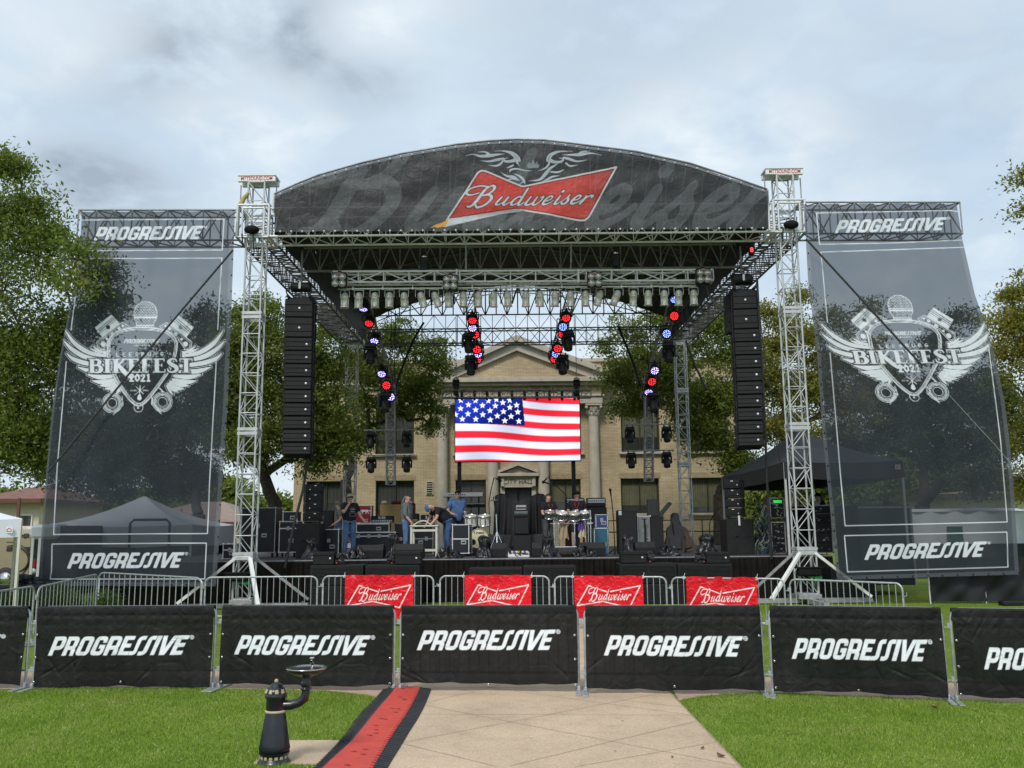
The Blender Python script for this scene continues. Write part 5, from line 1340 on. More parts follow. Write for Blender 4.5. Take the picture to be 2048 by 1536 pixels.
def cover(p0, p1, label, seed, drop=.055, x0=.215, bz=.475):
    d = p1 - p0; Lw = d.length; mid = (p0 + p1) / 2; ux = d.normalized(); nx = Vector((ux.y, -ux.x, 0)); r = random.Random(seed)
    if nx.y > 0: nx = -nx
    nu, nv = 170, 92; a = Lw / 2 - .012
    ph = [r.uniform(0, 6) for _ in range(8)]
    xs = np.linspace(-a, a, nu + 1); zs = np.linspace(drop, 1.0, nv - 9); 
    th = np.linspace(0, math.pi, 8); Zc = np.r_[zs, 1.075 + .022 * np.sin(th), np.linspace(1.02, .85, 3)][:nv + 1]
    Yc = np.r_[np.full(len(zs), -.024), -.024 * np.cos(th), np.full(3, .026)][:nv + 1]
    X, I = np.meshgrid(xs, np.arange(nv + 1)); Z, Yo = Zc[I], Yc[I]
    low = np.clip((1.05 - Z) / 1.0, 0, 1)
    amp = r.uniform(.7, 1.7); tw = .02 * np.sin(X * 2.2 + Z * 3.5 + ph[2]) * amp
    crease = sum(-.016 * np.exp(-(((X - cx_) * math.cos(an) + (Z - cz) * math.sin(an)) / .012) ** 2 - (((X - cx_) * math.sin(an) - (Z - cz) * math.cos(an)) / .16) ** 2) for cx_, cz, an in [(r.uniform(-a, a), r.choice([r.uniform(.85, 1.0), r.uniform(.15, .4)]), r.uniform(.4, 1.2) * r.choice([-1, 1])) for _ in range(7)])
    fold = tw + crease + amp * .012 * np.sin(X * 15 + ph[0] + 1.3 * np.sin(Z * 2 + ph[1])) + .01 * np.sin(X * 27 + ph[2] + Z * 3) + .016 * np.sin(X * 6 + ph[3])
    crumple = .012 * np.sin(X * 21 + ph[4]) * np.sin(Z * 25 + ph[5]) * np.exp(-((Z - 1.0) / .16) ** 2)
    front = (Yo < .0)
    Y = Yo - np.where(front, .024 + (fold + .026) * low ** .6 + np.abs(crumple), 0)
    sag = .012 * np.sin(X * 3 + ph[6]) + .008 * np.sin(X * 11 + ph[7])
    Z = Z + sag * np.clip((.5 - Z) * 2, 0, 1)
    flat_ = np.c_[X.ravel(), Y.ravel(), Z.ravel()]
    sd_seg.margin = .3
    P = np.c_[X.ravel(), -Zc[I].ravel()]
    x0 = -Lw / 2 + x0
    ink = sd_prog(P, (x0, -bz), (x0 + 1.755 * Lw / 2.36, -bz - r.uniform(-.012, .012)), .25)
    ink[(I.ravel() > len(zs))] = 1
    rm = np.array([[ux.x, -nx.x, 0], [ux.y, -nx.y, 0], [0, 0, 1]])
    W = flat_ @ rm.T + np.array(mid)
    root = thing('barrier_banner', tuple(mid), label, 'banner', 'black banners on the front barriers')
    np_mesh('cloth', W, grid_faces(nu, nv), COVER, root, smooth=True, attrs={'ink': ink})
    g_ = MB()
    for x in (-a + .03, a - .03, 0.):
        for z in ((.1, .42, .72) if x else (.1,)):
            q = np.array([x, -.075, z]) @ rm.T + np.array(mid); g_.T(Matrix.Translation(Vector(q))); g_.lathe([(.012, -.004), (.02, 0), (.012, .004)], 8, axis='Y')
    g_.T().build('grommet', STEEL, root)
for i, ((a, c), lb) in enumerate(zip(FRONT, FL)):
    p0, p1 = gnd(*a), gnd(*c)
    barrier(p0, p1, 'steel crowd barrier under a black banner, ' + lb, 'steel crowd barriers of the front row')
    cover(p0, p1, 'black mesh banner with white slanted lettering, ' + lb, 100 + i, [.05, .035, .07, .11, .06, .065, .08][i], [.2, .2, .205, .22, .24, .25, .31][i], [.47, .445, .455, .525, .475, .455, .4][i])
ROW2 = [((-95, 1196), (69, 1172), 'bare steel barrier by the white canopy leg at the left edge'), ((77, 1174), (195, 1148), 'slanting bare steel barrier in front of the green shrubs'), ((199, 1145), (404, 1156), 'bare steel barrier at the foot of the left printed banner'),
        ((411, 1155), (635, 1153), 'bare steel barrier in front of the left tower'), ((646, 1152.5), (867, 1152), 'steel barrier carrying the red banner nearest the left tower'), ((880, 1152), (1098, 1152.5), 'steel barrier carrying the red banner in front of the bass drum'),
        ((1109, 1153), (1332, 1154), 'steel barrier carrying the red banner right of the stage centre'), ((1343, 1155), (1568, 1158), 'steel barrier carrying the red banner nearest the right tower'), ((1579, 1158.5), (1804, 1167), 'bare steel barrier in front of the right tower')]
R2P = []
for a, c, lb in ROW2:
    p0, p1 = gnd(*a, 1.08), gnd(*c, 1.08); p0.z = p1.z = 0
    R2P.append((p0, p1)); barrier(p0, p1, lb, 'steel crowd barriers of the second row')
REDV = cloth_mat('red_vinyl', (.74, .008, .02), (('ink', (.85, .83, .83)),), rough=.28, w_=.006, bump=.9, bsc=7.)
def redbanner(u0, u1, idx, label, seed, dz=0.):
    p0, p1 = R2P[idx]; d = (p1 - p0).normalized()
    a, c = gnd(u0, 1153, 1.08), gnd(u1, 1153, 1.08)
    s0, s1 = (a - p0).dot(d), (c - p0).dot(d); Wd = s1 - s0; k = Wd / 1.5; Ht = .9 * k
    nu, nv = 150, 90; r = random.Random(seed); ph = [r.uniform(0, 6) for _ in range(6)]
    X, V = np.meshgrid(np.linspace(0, Wd, nu + 1), np.linspace(0, Ht, nv + 1))
    yo = -.03 - .012 * np.abs(np.sin(X * 7 + ph[0] + V * 4)) * np.clip(V * 4, 0, 1) - .01 * np.sin(X * 4 + ph[1]) * np.sin(V * 5 + ph[2]) - .006 * np.sin(X * 19 + V * 11 + ph[3]) * np.exp(-V * 5)
    P = np.c_[(X / k).ravel(), (V / k).ravel()]; f = lambda u, v: (u * 1.5, v * .908)
    sd_seg.margin = .2
    bow = sd_seg(P, line([f(.495, .388), f(.21, .236), f(.037, .706), f(.413, .6), f(.798, .742), f(.96, .23), f(.53, .37)], .0115))
    sd_seg.margin = .5
    tx = sd_bud(P, f(.235, .575), f(.80, .555), .112, .6, .02)
    bow = np.maximum(bow, -(tx - .022)); ink = np.minimum(bow, tx)
    z = 1.105 - V + .006 * np.sin(X * 14 + ph[4]) * np.exp(-V * 20) + dz
    W = np.c_[(p0.x + d.x * (s0 + X) + d.y * yo).ravel(), (p0.y + d.y * (s0 + X) + d.x * yo).ravel(), z.ravel()]
    mid = (p0 + d * (s0 + s1) / 2)
    root = thing('barrier_banner', (mid.x, mid.y, 0), label, 'banner', 'red banners on the second row of barriers')
    np_mesh('cloth', W, grid_faces(nu, nv), REDV, root, smooth=True, attrs={'ink': ink})
    t = MB()
    for e in (s0 - .02, s1 + .02):
        q = p0 + d * e; t.path([(q.x + .02 * math.cos(x), q.y + .03 * math.sin(x), 1.08 + .025 * math.sin(x)) for x in np.linspace(0, 6.3, 9)], .008, 4); t.tube((q.x, q.y - .02, 1.1), (q.x + .02, q.y - .03, 1.17), .006, 4)
    t.build('tie', WHITE, root)
for i, (u0, u1, ix, lb) in enumerate([(687, 823, 4, 'red vinyl banner with white script nearest the left tower'), (924, 1059, 5, 'red vinyl banner with white script below the bass drum'), (1147.5, 1286, 6, 'red vinyl banner with white script below the percussion rack'), (1379.5, 1523, 7, 'red vinyl banner with white script nearest the right tower')]):
    redbanner(u0, u1, ix, lb, 200 + i)
# ------------------------------------------------------------ rigging: lights, speakers, screen
def hoist(label, u, v0, v1, Y, ztop, w_=.24, grp='black chain motors hung under the roof'):
    p0, p1 = at(u, v0, Y), at(u, v1, Y); root = thing('chain_hoist', tuple(p1), label, 'hoist', grp)
    b = MB(); zc = (p0.z + p1.z) / 2; h = p0.z - p1.z
    b.box((p0.x, Y, p1.z + h * .4), (w_, .24, h * .55), .04); b.lathe([(w_ * .62, -.13), (w_ * .62, .13)], 14, (p0.x, Y, p1.z + h * .75), axis='X')
    b.box((p0.x + .05, Y - .03, p1.z + h * .05), (w_ * .7, .2, h * .35), .06); b.build('motor', BLK, root)
    k = MB(); k.ball((p0.x, Y - .02, p0.z - .03), (.13, .12, .07), 12, 8); k.build('chain_guide', STEEL, root)
    c = MB(); c.tube((p0.x, Y, p0.z - .05), (p0.x, Y, ztop), .012, 5); c.tube((p0.x, Y, p1.z - .15), (p0.x, Y, p1.z), .02, 6); c.build('chain', ALUK, root)
    return root
YL = 26.4
hoist('black chain motor holding the left end of the long lighting truss', 849, 513, 548, YL, ZF0)
hoist('black chain motor holding the right end of the long lighting truss', 1231, 506, 540, YL, ZF0)
p0, p1 = at(668, 557, YL), at(1424, 553, YL)
lt = thing('lighting_truss', tuple((p0 + p1) / 2), 'long silver lighting truss hanging under the front of the roof', 'truss')
m = MB(); box_truss(m, p0, p1, (0, .34, 0), (0, 0, .33), 15, .034, .022, topz=False)
for u in (914, 1156): q = at(u, 555, YL); m.box((q.x, YL, q.z), (.06, .42, .42), .01)
m.build('truss_frame', ALU, lt)
q0, q1 = at(676, 578, YL - .05), at(1392, 572, YL - .05)
m = MB(); m.tube(q0, q1, .025, 8)
for i in range(12):
    q = q0.lerp(q1, (i + .5) / 12); m.tube(q, q + Vector((0, .05, .22)), .014, 5); m.box(q, (.05, .06, .08), .01)
m.build('hanging_pipe', ALU, lt)
PARM = mat('par_can_aluminium', (.66, .64, .58), .32, .35, .1, 12)
def par_proto():
    root = thing('par_can', (0, 0, 0), '', 'stage light')
    b = MB(); b.lathe([(.0, .02), (.05, .015), (.085, -.02), (.103, -.06), (.108, -.1), (.118, -.105), (.118, -.125), (.108, -.13), (.112, -.155), (.12, -.16), (.12, -.18), (.108, -.185), (.108, -.40), (.118, -.41), (.118, -.425), (.122, -.45), (.126, -.455), (.105, -.455)], 18)
    for a in range(4): t = a * math.pi / 2 + .4; b.box((.112 * math.cos(t), .112 * math.sin(t), -.29), (.012, .012, .22), 0, rz=t)
    b.box((.1, 0, -.46), (.07, .06, .012), .004); b.box((-.1, 0, -.46), (.07, .06, .012), .004)
    b.build('body', PARM, root)
    l = MB(); l.lathe([(0, -.43), (.1, -.435)], 16); l.build('lens', mat('par_lens', (.5, .47, .36), .15, .2, .1), root)
    return root
def yoke(parent):
    y = MB(); y.path([(-.135, 0, -.13), (-.14, 0, .09), (.14, 0, .09), (.135, 0, -.13)], .011, 6); y.tube((0, 0, .09), (0, 0, .13), .014, 6)
    return y.build('yoke', ALU, parent)
par = par_proto(); yk = yoke(par)
PX = [690, 718, 749.5, 779, 808, 840, 868, 896.6, 926, 957, 987, 1015, 1051.5, 1080, 1110, 1140.6, 1171, 1201, 1236.6, 1267, 1296, 1328, 1357, 1386.6]
TILT = {1: .03, 5: -.3, 6: -.32, 17: .27, 18: .38, 8: -.03, 19: .05, 4: -.06}
ords = 'first second third fourth fifth sixth seventh eighth ninth tenth eleventh twelfth'.split()
for i, u in enumerate(PX):
    o = par if i == 0 else copy_tree(par)
    q = q0.lerp(q1, (u - 676) / 716); o.location = (q.x, q.y, q.z - .135)
    tl = TILT.get(i, random.uniform(-.03, .03))
    for ch in o.children:
        if ch.name.startswith('yoke'): continue
        ch.rotation_euler = (random.uniform(-.05, .2), tl, 0)
    k = i if i < 12 else 23 - i
    sd_ = 'left' if i < 12 else 'right'
    o['label'] = 'silver par can, %s from the %s end of its row%s' % (ords[k], sd_, ', tilted sideways' if abs(tl) > .2 else ''); o['group'] = 'silver par cans under the lighting truss'
    if k == 0: o['label'] = 'silver par can at the very %s end of its row' % sd_
LENS4 = mat('blinder_lamp_glass', (.5, .48, .42), .12, .6, .1, 9, spec=.8)
def blinder_proto():
    root = thing('blinder_light', (0, 0, 0), '', 'stage light')
    b = MB(); b.box((0, 0, 0), (.43, .2, .46), .02); b.box((0, 0, .26), (.12, .08, .06), .01); b.build('housing', BLK, root)
    for a in (-1, 1):
        for c in (-1, 1):
            l = MB(); l.lathe([(.0, -.06), (.05, -.062), (.085, -.03), (.098, 0.), (.1, .03)], 18, (a * .105, -.12, c * .105 - .02), axis='Y')
            l.k = 1; l.lathe([(.098, -.01), (.104, -.015), (.104, .02), (.098, .02)], 18, (a * .105, -.125, c * .105 - .02), axis='Y'); l.build('lamp', [LENS4, ALUD], root)
    t = MB(); t.box((0, -.104, .195), (.1, .006, .05), .003); t.build('warning_tag', mat('tag_pink', (.5, .25, .22), .6), root)
    return root
bp_ = blinder_proto()
for i, (u, v, lb) in enumerate([(679, 561, 'four lamp blinder at the left end of the lighting truss'), (901, 566, 'four lamp blinder left of the middle of the lighting truss'), (1189, 560, 'four lamp blinder right of the middle of the lighting truss'), (1406, 553, 'four lamp blinder at the right end of the lighting truss')]):
    o = bp_ if i == 0 else copy_tree(bp_)
    o.location = at(u, v, YL - .32); o['label'] = lb; o['group'] = 'four lamp blinders on the lighting truss'

# LED pars and moving heads on four leaning trusses
def led_mats(nm, c, k):
    face = mat('led_face_' + nm, tuple(x * .12 for x in c), .3, 0, .1, 5, emit=.9); dot = mat('led_dot_' + nm, c, .3, 0, .02, 5, emit=k)
    return face, dot
LEDM = {'red': led_mats('red', (1, .02, .03), 3.2), 'violet': led_mats('violet', (.42, .36, 1.), 4.2), 'blue': led_mats('blue', (.2, .3, 1.), 4.)}
def ledpar_proto(colr):
    root = thing('led_par', (0, 0, 0), '', 'stage light')
    b = MB(); b.lathe([(.0, .26), (.1, .26), (.145, .16), (.15, -.02), (.148, -.06), (.118, -.06), (.118, -.01)], 18, axis='Y'); b.build('housing', BLK, root)
    y = MB(); y.path([(-.17, .05, 0), (-.17, .05, .22), (.17, .05, .22), (.17, .05, 0)], .02, 5); y.box((0, .05, .24), (.06, .06, .09), .01); y.build('yoke', BLK, root)
    l = MB(); l.lathe([(.0, -.005), (.117, -.005)], 18, axis='Y'); l.k = 1
    for rr, n in ((0.03, 3), (.068, 7), (.1, 12)):
        for j in range(n): t = 2 * math.pi * j / n; l.ball((rr * math.cos(t), -.012, rr * math.sin(t)), (.0125, .007, .0125), 6, 4)
    l.build('lens', list(LEDM[colr]), root)
    return root
def mover_proto():
    root = thing('moving_head', (0, 0, 0), '', 'stage light')
    b = MB(); b.box((0, 0, 0), (.32, .32, .13), .03); b.tube((-.1, 0, .06), (-.1, 0, .14), .02, 6); b.tube((.1, 0, .06), (.1, 0, .14), .02, 6); b.build('base', BLK, root)
    y = MB(); y.box((-.165, 0, -.2), (.05, .14, .3), .02); y.box((.165, 0, -.2), (.05, .14, .3), .02); y.box((0, 0, -.085), (.36, .16, .06), .02); yo = y.build('yoke', BLK, root)
    h = MB(); h.T(Matrix.Translation((0, 0, -.28)) @ Matrix.Rotation(-.35, 4, 'X')); h.lathe([(.0, .2), (.08, .19), (.125, .1), (.135, .0), (.125, -.12), (.12, -.2), (.105, -.21), (.1, -.18)], 16)
    ho = h.build('head', BLK, yo)
    l = MB(); l.T(Matrix.Translation((0, 0, -.28)) @ Matrix.Rotation(-.35, 4, 'X')); l.lathe([(0., -.19), (.06, -.195), (.1, -.18)], 14); lo = l.build('lens', mat('mover_lens', (.1, .1, .11), .08, .3, .1, spec=.9), yo)
    g_ = MB(); g_.T(Matrix.Translation((0, 0, -.28)) @ Matrix.Rotation(-.35, 4, 'X')); g_.lathe([(.128, -.05), (.131, -.02), (.128, .01)], 16); g_.build('trim_band', ALUD, yo)
    return root
ledp = {}
mvp = [None]
def put_led(u, v, Y, colr, label, rx=.5, rz=0.):
    if colr not in ledp: o = ledp[colr] = ledpar_proto(colr)
    else: o = copy_tree(ledp[colr])
    o.location = at(u, v, Y); o.scale = (1.12, 1.12, 1.12); o.rotation_euler = (rx, 0, rz); o['label'] = label; o['group'] = 'glowing led spotlights on the leaning trusses'
def put_mover(u, v, Y, label, grp, rz=0., sc=1., ry=0.):
    if mvp[0] is None: o = mvp[0] = mover_proto()
    else: o = copy_tree(mvp[0])
    p = at(u, v, Y); o.location = p; o.rotation_euler = (0, ry, rz); o.scale = (sc, sc, sc); o['label'] = label; o['group'] = grp
FIN = [('outer left', (726, 592), (786, 806), [(727, 617, 'violet', 1.15), (738, 646, 'red', .8), (749, 681, 'violet', .85), (763.5, 747, 'violet', .7), (773, 770.6, 'red', .35), (781.6, 793.5, 'violet', .4)], [(741, 692), (769, 790)]),
       ('inner left', (938, 595), (958, 716), [(945, 640.4, 'red', .75), (945, 655.4, 'violet', .6), (950, 668.7, 'red', .5), (953.9, 698.4, 'red', .5), (956, 707.4, 'violet', .4), (955, 718.6, 'red', .3)], [(937, 671), (942.7, 716)]),
       ('inner right', (1144, 590), (1108, 716), [(1132.4, 635.4, 'red', .7), (1126, 653.7, 'blue', .5), (1125.3, 667.7, 'red', .5), (1115.6, 696.7, 'red', .5), (1111.8, 707.4, 'blue', .4), (1109, 717.7, 'red', .5)], [(1136, 667), (1124.5, 715)]),
       ('outer right', (1352, 590), (1290, 796), [(1349, 598, 'blue', .8), (1348.5, 632, 'red', .25), (1333.3, 667.4, 'blue', .4), (1309.4, 741, 'violet', .5), (1303.8, 763, 'red', .5), (1297, 783.4, 'violet', .75)], [(1338, 690), (1306, 790)])]
for nm, a, c, leds, mvs in FIN:
    pa, pc = at(*a, 27.4), at(*c, 29.5); dr = (pc - pa).normalized(); sv = dr.cross(Vector((0, 1, 0))).normalized() * .3; uv = dr.cross(sv.normalized()).normalized() * .3
    m = MB(); box_truss(m, pa, pc, sv, uv, max(5, int((pc - pa).length / .33)), .022, .012, xbrace=False); 
    m.tube(pa, Vector((pa.x, pa.y, ZF0)), .012, 5)
    tag(m.build('leaning_truss', ALUK, None, loc=tuple((pa + pc) / 2)), 'dark leaning truss of lights, the %s one of four' % nm, 'truss', 'leaning trusses of lights over the stage')
    for k, (u, v, cl, rx) in enumerate(leds):
        t = (v - a[1]) / (c[1] - a[1]); Y = 27.4 + 2.1 * t - .34
        put_led(u, v, Y, cl, '%s glowing led light, %s from the top on the %s leaning truss' % (cl, ords[k], nm), rx)
    for k, (u, v) in enumerate(mvs):
        t = (v - a[1]) / (c[1] - a[1]); put_mover(u, v, 27.4 + 2.1 * t - .3, 'black moving head light at the %s of the %s leaning truss' % (('middle', 'foot')[k], nm), 'moving heads on the leaning trusses', random.uniform(-.5, .5), 1.15)
for side, u, v0, v1, pv, heads in (('left', 781.5, 770, 970, (861.5, 911.6), ((742.5, 868), (814, 867), (742.5, 918), (814, 917))), ('right', 1297.5, 770, 963, (850.5, 902), ((1259.5, 858), (1333, 857), (1262, 909), (1333, 908)))):
    Y = 33.5; pt, pb = at(u, v0, Y), at(u, v1, Y); root = thing('ladder_truss', tuple(pb), 'upright grey truss with two cross pipes hanging %s of the video screen' % side, 'truss', 'upright trusses beside the video screen')
    m = MB(); box_truss(m, pt, pb, (.3, 0, 0), (0, .3, 0), 14, .024, .011, xbrace=True); m.build('truss_frame', ALUD, root)
    for k, v in enumerate(pv):
        q = at(u, v, Y); x0, x1 = at(u - 52, v, Y), at(u + 50, v, Y); t = MB(); t.tube((x0.x, Y - .22, q.z), (x1.x, Y - .22, q.z), .024, 7); t.box((q.x, Y - .2, q.z), (.4, .06, .08), .01); t.build('cross_pipe', ALUD, root)
    t = MB(); t.tube((pt.x, Y, pt.z), (pt.x, Y, ZF0), .012, 5); t.tube((pt.x + .1, Y + .1, pb.z + 2), (pt.x + .15, Y, ZF0), .02, 5); t.build('hanging_cable', RUBBER, root)
    for k, (a, v) in enumerate(heads):
        put_mover(a, v, Y - .25, 'black moving head on the %s pipe, %s side, %s of the video screen' % (('upper', 'upper', 'lower', 'lower')[k], ('outer', 'inner', 'outer', 'inner')[k] if side == 'left' else ('inner', 'outer', 'inner', 'outer')[k], side), 'moving heads beside the video screen', 0, 1.02)

# the video screen
YV = 34.0
def flag_screen():
    c = [at(911, 799.4, YV), at(1158.5, 797.6, YV), at(1160.5, 922.3, YV), at(911, 923.3, YV)]
    x0, x1, z1, z0 = c[0].x, c[2].x, c[0].z, c[3].z
    root = thing('video_screen', ((x0 + x1) / 2, YV, DECK), 'large lit video screen showing a waving striped flag', 'screen')
    nu, nv = 300, 150
    U, V = np.meshgrid(np.linspace(0, 1, nu + 1), np.linspace(0, 1, nv + 1))        # V=0 at the top
    X = 238 + U * (1390 - 238); Yp = 928 + V * (1503 - 928)                              # zoomed photo coordinates of the picture shown
    xx = (X - 238) / 1150
    drop = 68 * xx + 9 * np.sin(xx * 7.5 + 2.6) - 9 * math.sin(2.6)
    per = 67 - 9 * xx
    s = (Yp - 1222 - drop) / per; k = np.floor(s); f = s - k
    e = np.clip(np.minimum(f, 1 - f) * per / 5, 0, 1) * .5 + .5
    redm = np.where(k % 2 == 0, e, 1 - e)
    shade = .86 + .16 * np.sin(xx * 6.5 + Yp / 160 + .6) + .08 * np.sin(xx * 13 - Yp / 90)
    led = 1 - .07 * (np.sin(X * 2 * math.pi / 17) > 0)
    redc = np.array([.86, .025, .045]); whc = np.array([.80, .82, 1.0])
    colr = redm[..., None] * redc + (1 - redm[..., None]) * whc * led[..., None]
    blue_tint = np.clip(np.sin(xx * 9 + 1.0 - Yp / 70), 0, 1)[..., None] * (1 - redm[..., None]) * .22
    colr = colr * (1 - blue_tint) + np.array([.45, .68, 1.0]) * blue_tint
    colr = colr * np.clip(shade, .5, 1.02)[..., None]
    inb = (X < 862 + 20 * (Yp - 928) / 240) & (Yp < 1152 + 28 * np.clip((X - 238) / 640, 0, 1) ** 1.5)
    bl_ = np.array([.012, .03, .34]) * (.75 + .5 * np.sin(xx * 5 + Yp / 130))[..., None]
    colr = np.where(inb[..., None], bl_, colr)
    P = np.c_[X.ravel(), Yp.ravel()]
    for (sx_, sy_) in [(290, 938), (425, 942), (545, 945), (620, 933), (745, 942), (360, 980), (490, 988), (610, 993), (680, 963), (808, 988), (287, 1015), (427, 1028), (560, 1037), (745, 1008), (685, 1047), (818, 1052), (241, 1072), (355, 1065), (493, 1073), (628, 1087), (755, 1092), (303, 1113), (428, 1115), (562, 1122), (697, 1132), (827, 1138)]:
        r0 = 31
        pl = [(sx_ + (r0 if j % 2 == 0 else r0 * .42) * math.sin(j * math.pi / 5), sy_ - (r0 if j % 2 == 0 else r0 * .42) * math.cos(j * math.pi / 5)) for j in range(10)]
        kk = np.nonzero((np.abs(P[:, 0] - sx_) < 40) & (np.abs(P[:, 1] - sy_) < 40))[0]
        d = sd_poly(P[kk], pl); a = np.clip(.5 - d / 3, 0, 1)[:, None]
        fl = colr.reshape(-1, 3); fl[kk] = fl[kk] * (1 - a) + np.array([.82, .84, .98]) * a; colr = fl.reshape(colr.shape)
    W = np.c_[(x0 + (x1 - x0) * U).ravel(), np.full(U.size, YV - .11), (z1 + (z0 - z1) * V).ravel()]
    m, t, b = _nt('led_picture'); a_ = t.nodes.new('ShaderNodeAttribute'); a_.attribute_name = 'pic'
    em = t.nodes.new('ShaderNodeEmission'); em.inputs[1].default_value = .95; t.links.new(a_.outputs['Color'], em.inputs[0]); t.links.new(em.outputs[0], t.nodes['Material Output'].inputs[0])
    fr = MB(); cx_, cz = (x0 + x1) / 2, (z0 + z1) / 2
    fr.box((cx_, YV, cz), (x1 - x0 + .06, .2, z1 - z0 + .06), .01)
    for i in range(9): fr.box((x0 + (x1 - x0) * (i + .5) / 9, YV + .12, cz), (.3, .08, z1 - z0 - .2), .02)
    fr.build('cabinet', BLK, root)
    po = np_mesh('picture', W, grid_faces(nu, nv)[:, ::-1], m, root, attrs={'pic': colr.reshape(-1, 3)})
    for u in (919, 1148):
        x = at(u, 1000, YV + .4).x; l = MB(); l.box((x, YV + .35, (DECK + z1) / 2), (.15, .15, z1 - DECK + .2), .01); l.box((x, YV + .35, DECK + .03), (.5, .7, .05), .01); l.build('support_post', BLK, root)
    return root
flag_screen()
p0, p1 = at(884, 788.5, YV), at(1182, 788, YV)
m = MB(); box_truss(m, p0, p1, (0, .3, 0), (0, 0, .28), 16, .024, .012)
stt = thing('screen_truss', tuple((p0 + p1) / 2), 'grey truss carrying the video screen', 'truss'); m.build('truss_frame', ALUD, stt)
for i in range(10):
    q = at(924 + 25 * i, 792, YV - .1); c = MB(); c.box((q.x, YV - .1, q.z), (.1, .1, .36), .02); c.build('hanger', BLK, stt)
for u, lb in ((912, 'black chain motor above the left end of the video screen'), (1153, 'black chain motor above the right end of the video screen')):
    hoist(lb, u, 757, 796, YV - .05, ZF0 - .2, .2)
def cable(label, pts, r, mtl=None, grp='black cables hanging from the roof'):
    b = MB(); b.path(pts, r, 6); return tag(b.build('cable', mtl or RUBBER, None, loc=tuple(pts[-1])), label, 'cable', grp)
cable('thick black cable loom slanting down from the roof left of the stage middle', [at(847, 646, 37), at(832, 670, 36), at(812, 715, 35.5), at(795, 760, 35), at(791, 782, 34.5)], .05)
cable('thick black cable slanting down from the roof right of the stage middle', [at(1236, 652, 37), at(1252, 690, 36), at(1268, 730, 35), at(1280, 770, 34)], .05)
cable('cable loom hanging between the rear tower and the left speaker stack', [at(692, 690, 39), at(675, 745, 38), at(659, 800, 37)], .05)
cable('cable loom behind the rear tower on the right', [at(1372, 682, 39), at(1390, 730, 38), at(1413, 780, 37)], .05)
cable('black cable drooping to the right speaker stack', [at(1410, 566, 26.2), at(1418, 592, 26.0), at(1432, 612, 25.8), at(1450, 622, 25.6)], .03)
cable('pair of dark cables running down beside the right speaker stack', [at(1514, 560, 25.6), at(1522, 700, 25.7), at(1530, 850, 25.8), at(1534, 960, 26.2), at(1543, 1118, 26.6)], .035)
cable('thin line beside the right front tower', [at(1512, 560, 25.4), at(1530, 720, 25.4), at(1545, 800, 25.4), at(1560, 925, 26)], .012)
cable('dark cable loom coming down in front of the big speaker cabinet on the left', [at(618, 905, 26.2), at(606, 980, 26.3), at(588, 1050, 26.4), at(570, 1135, 26.5)], .045)

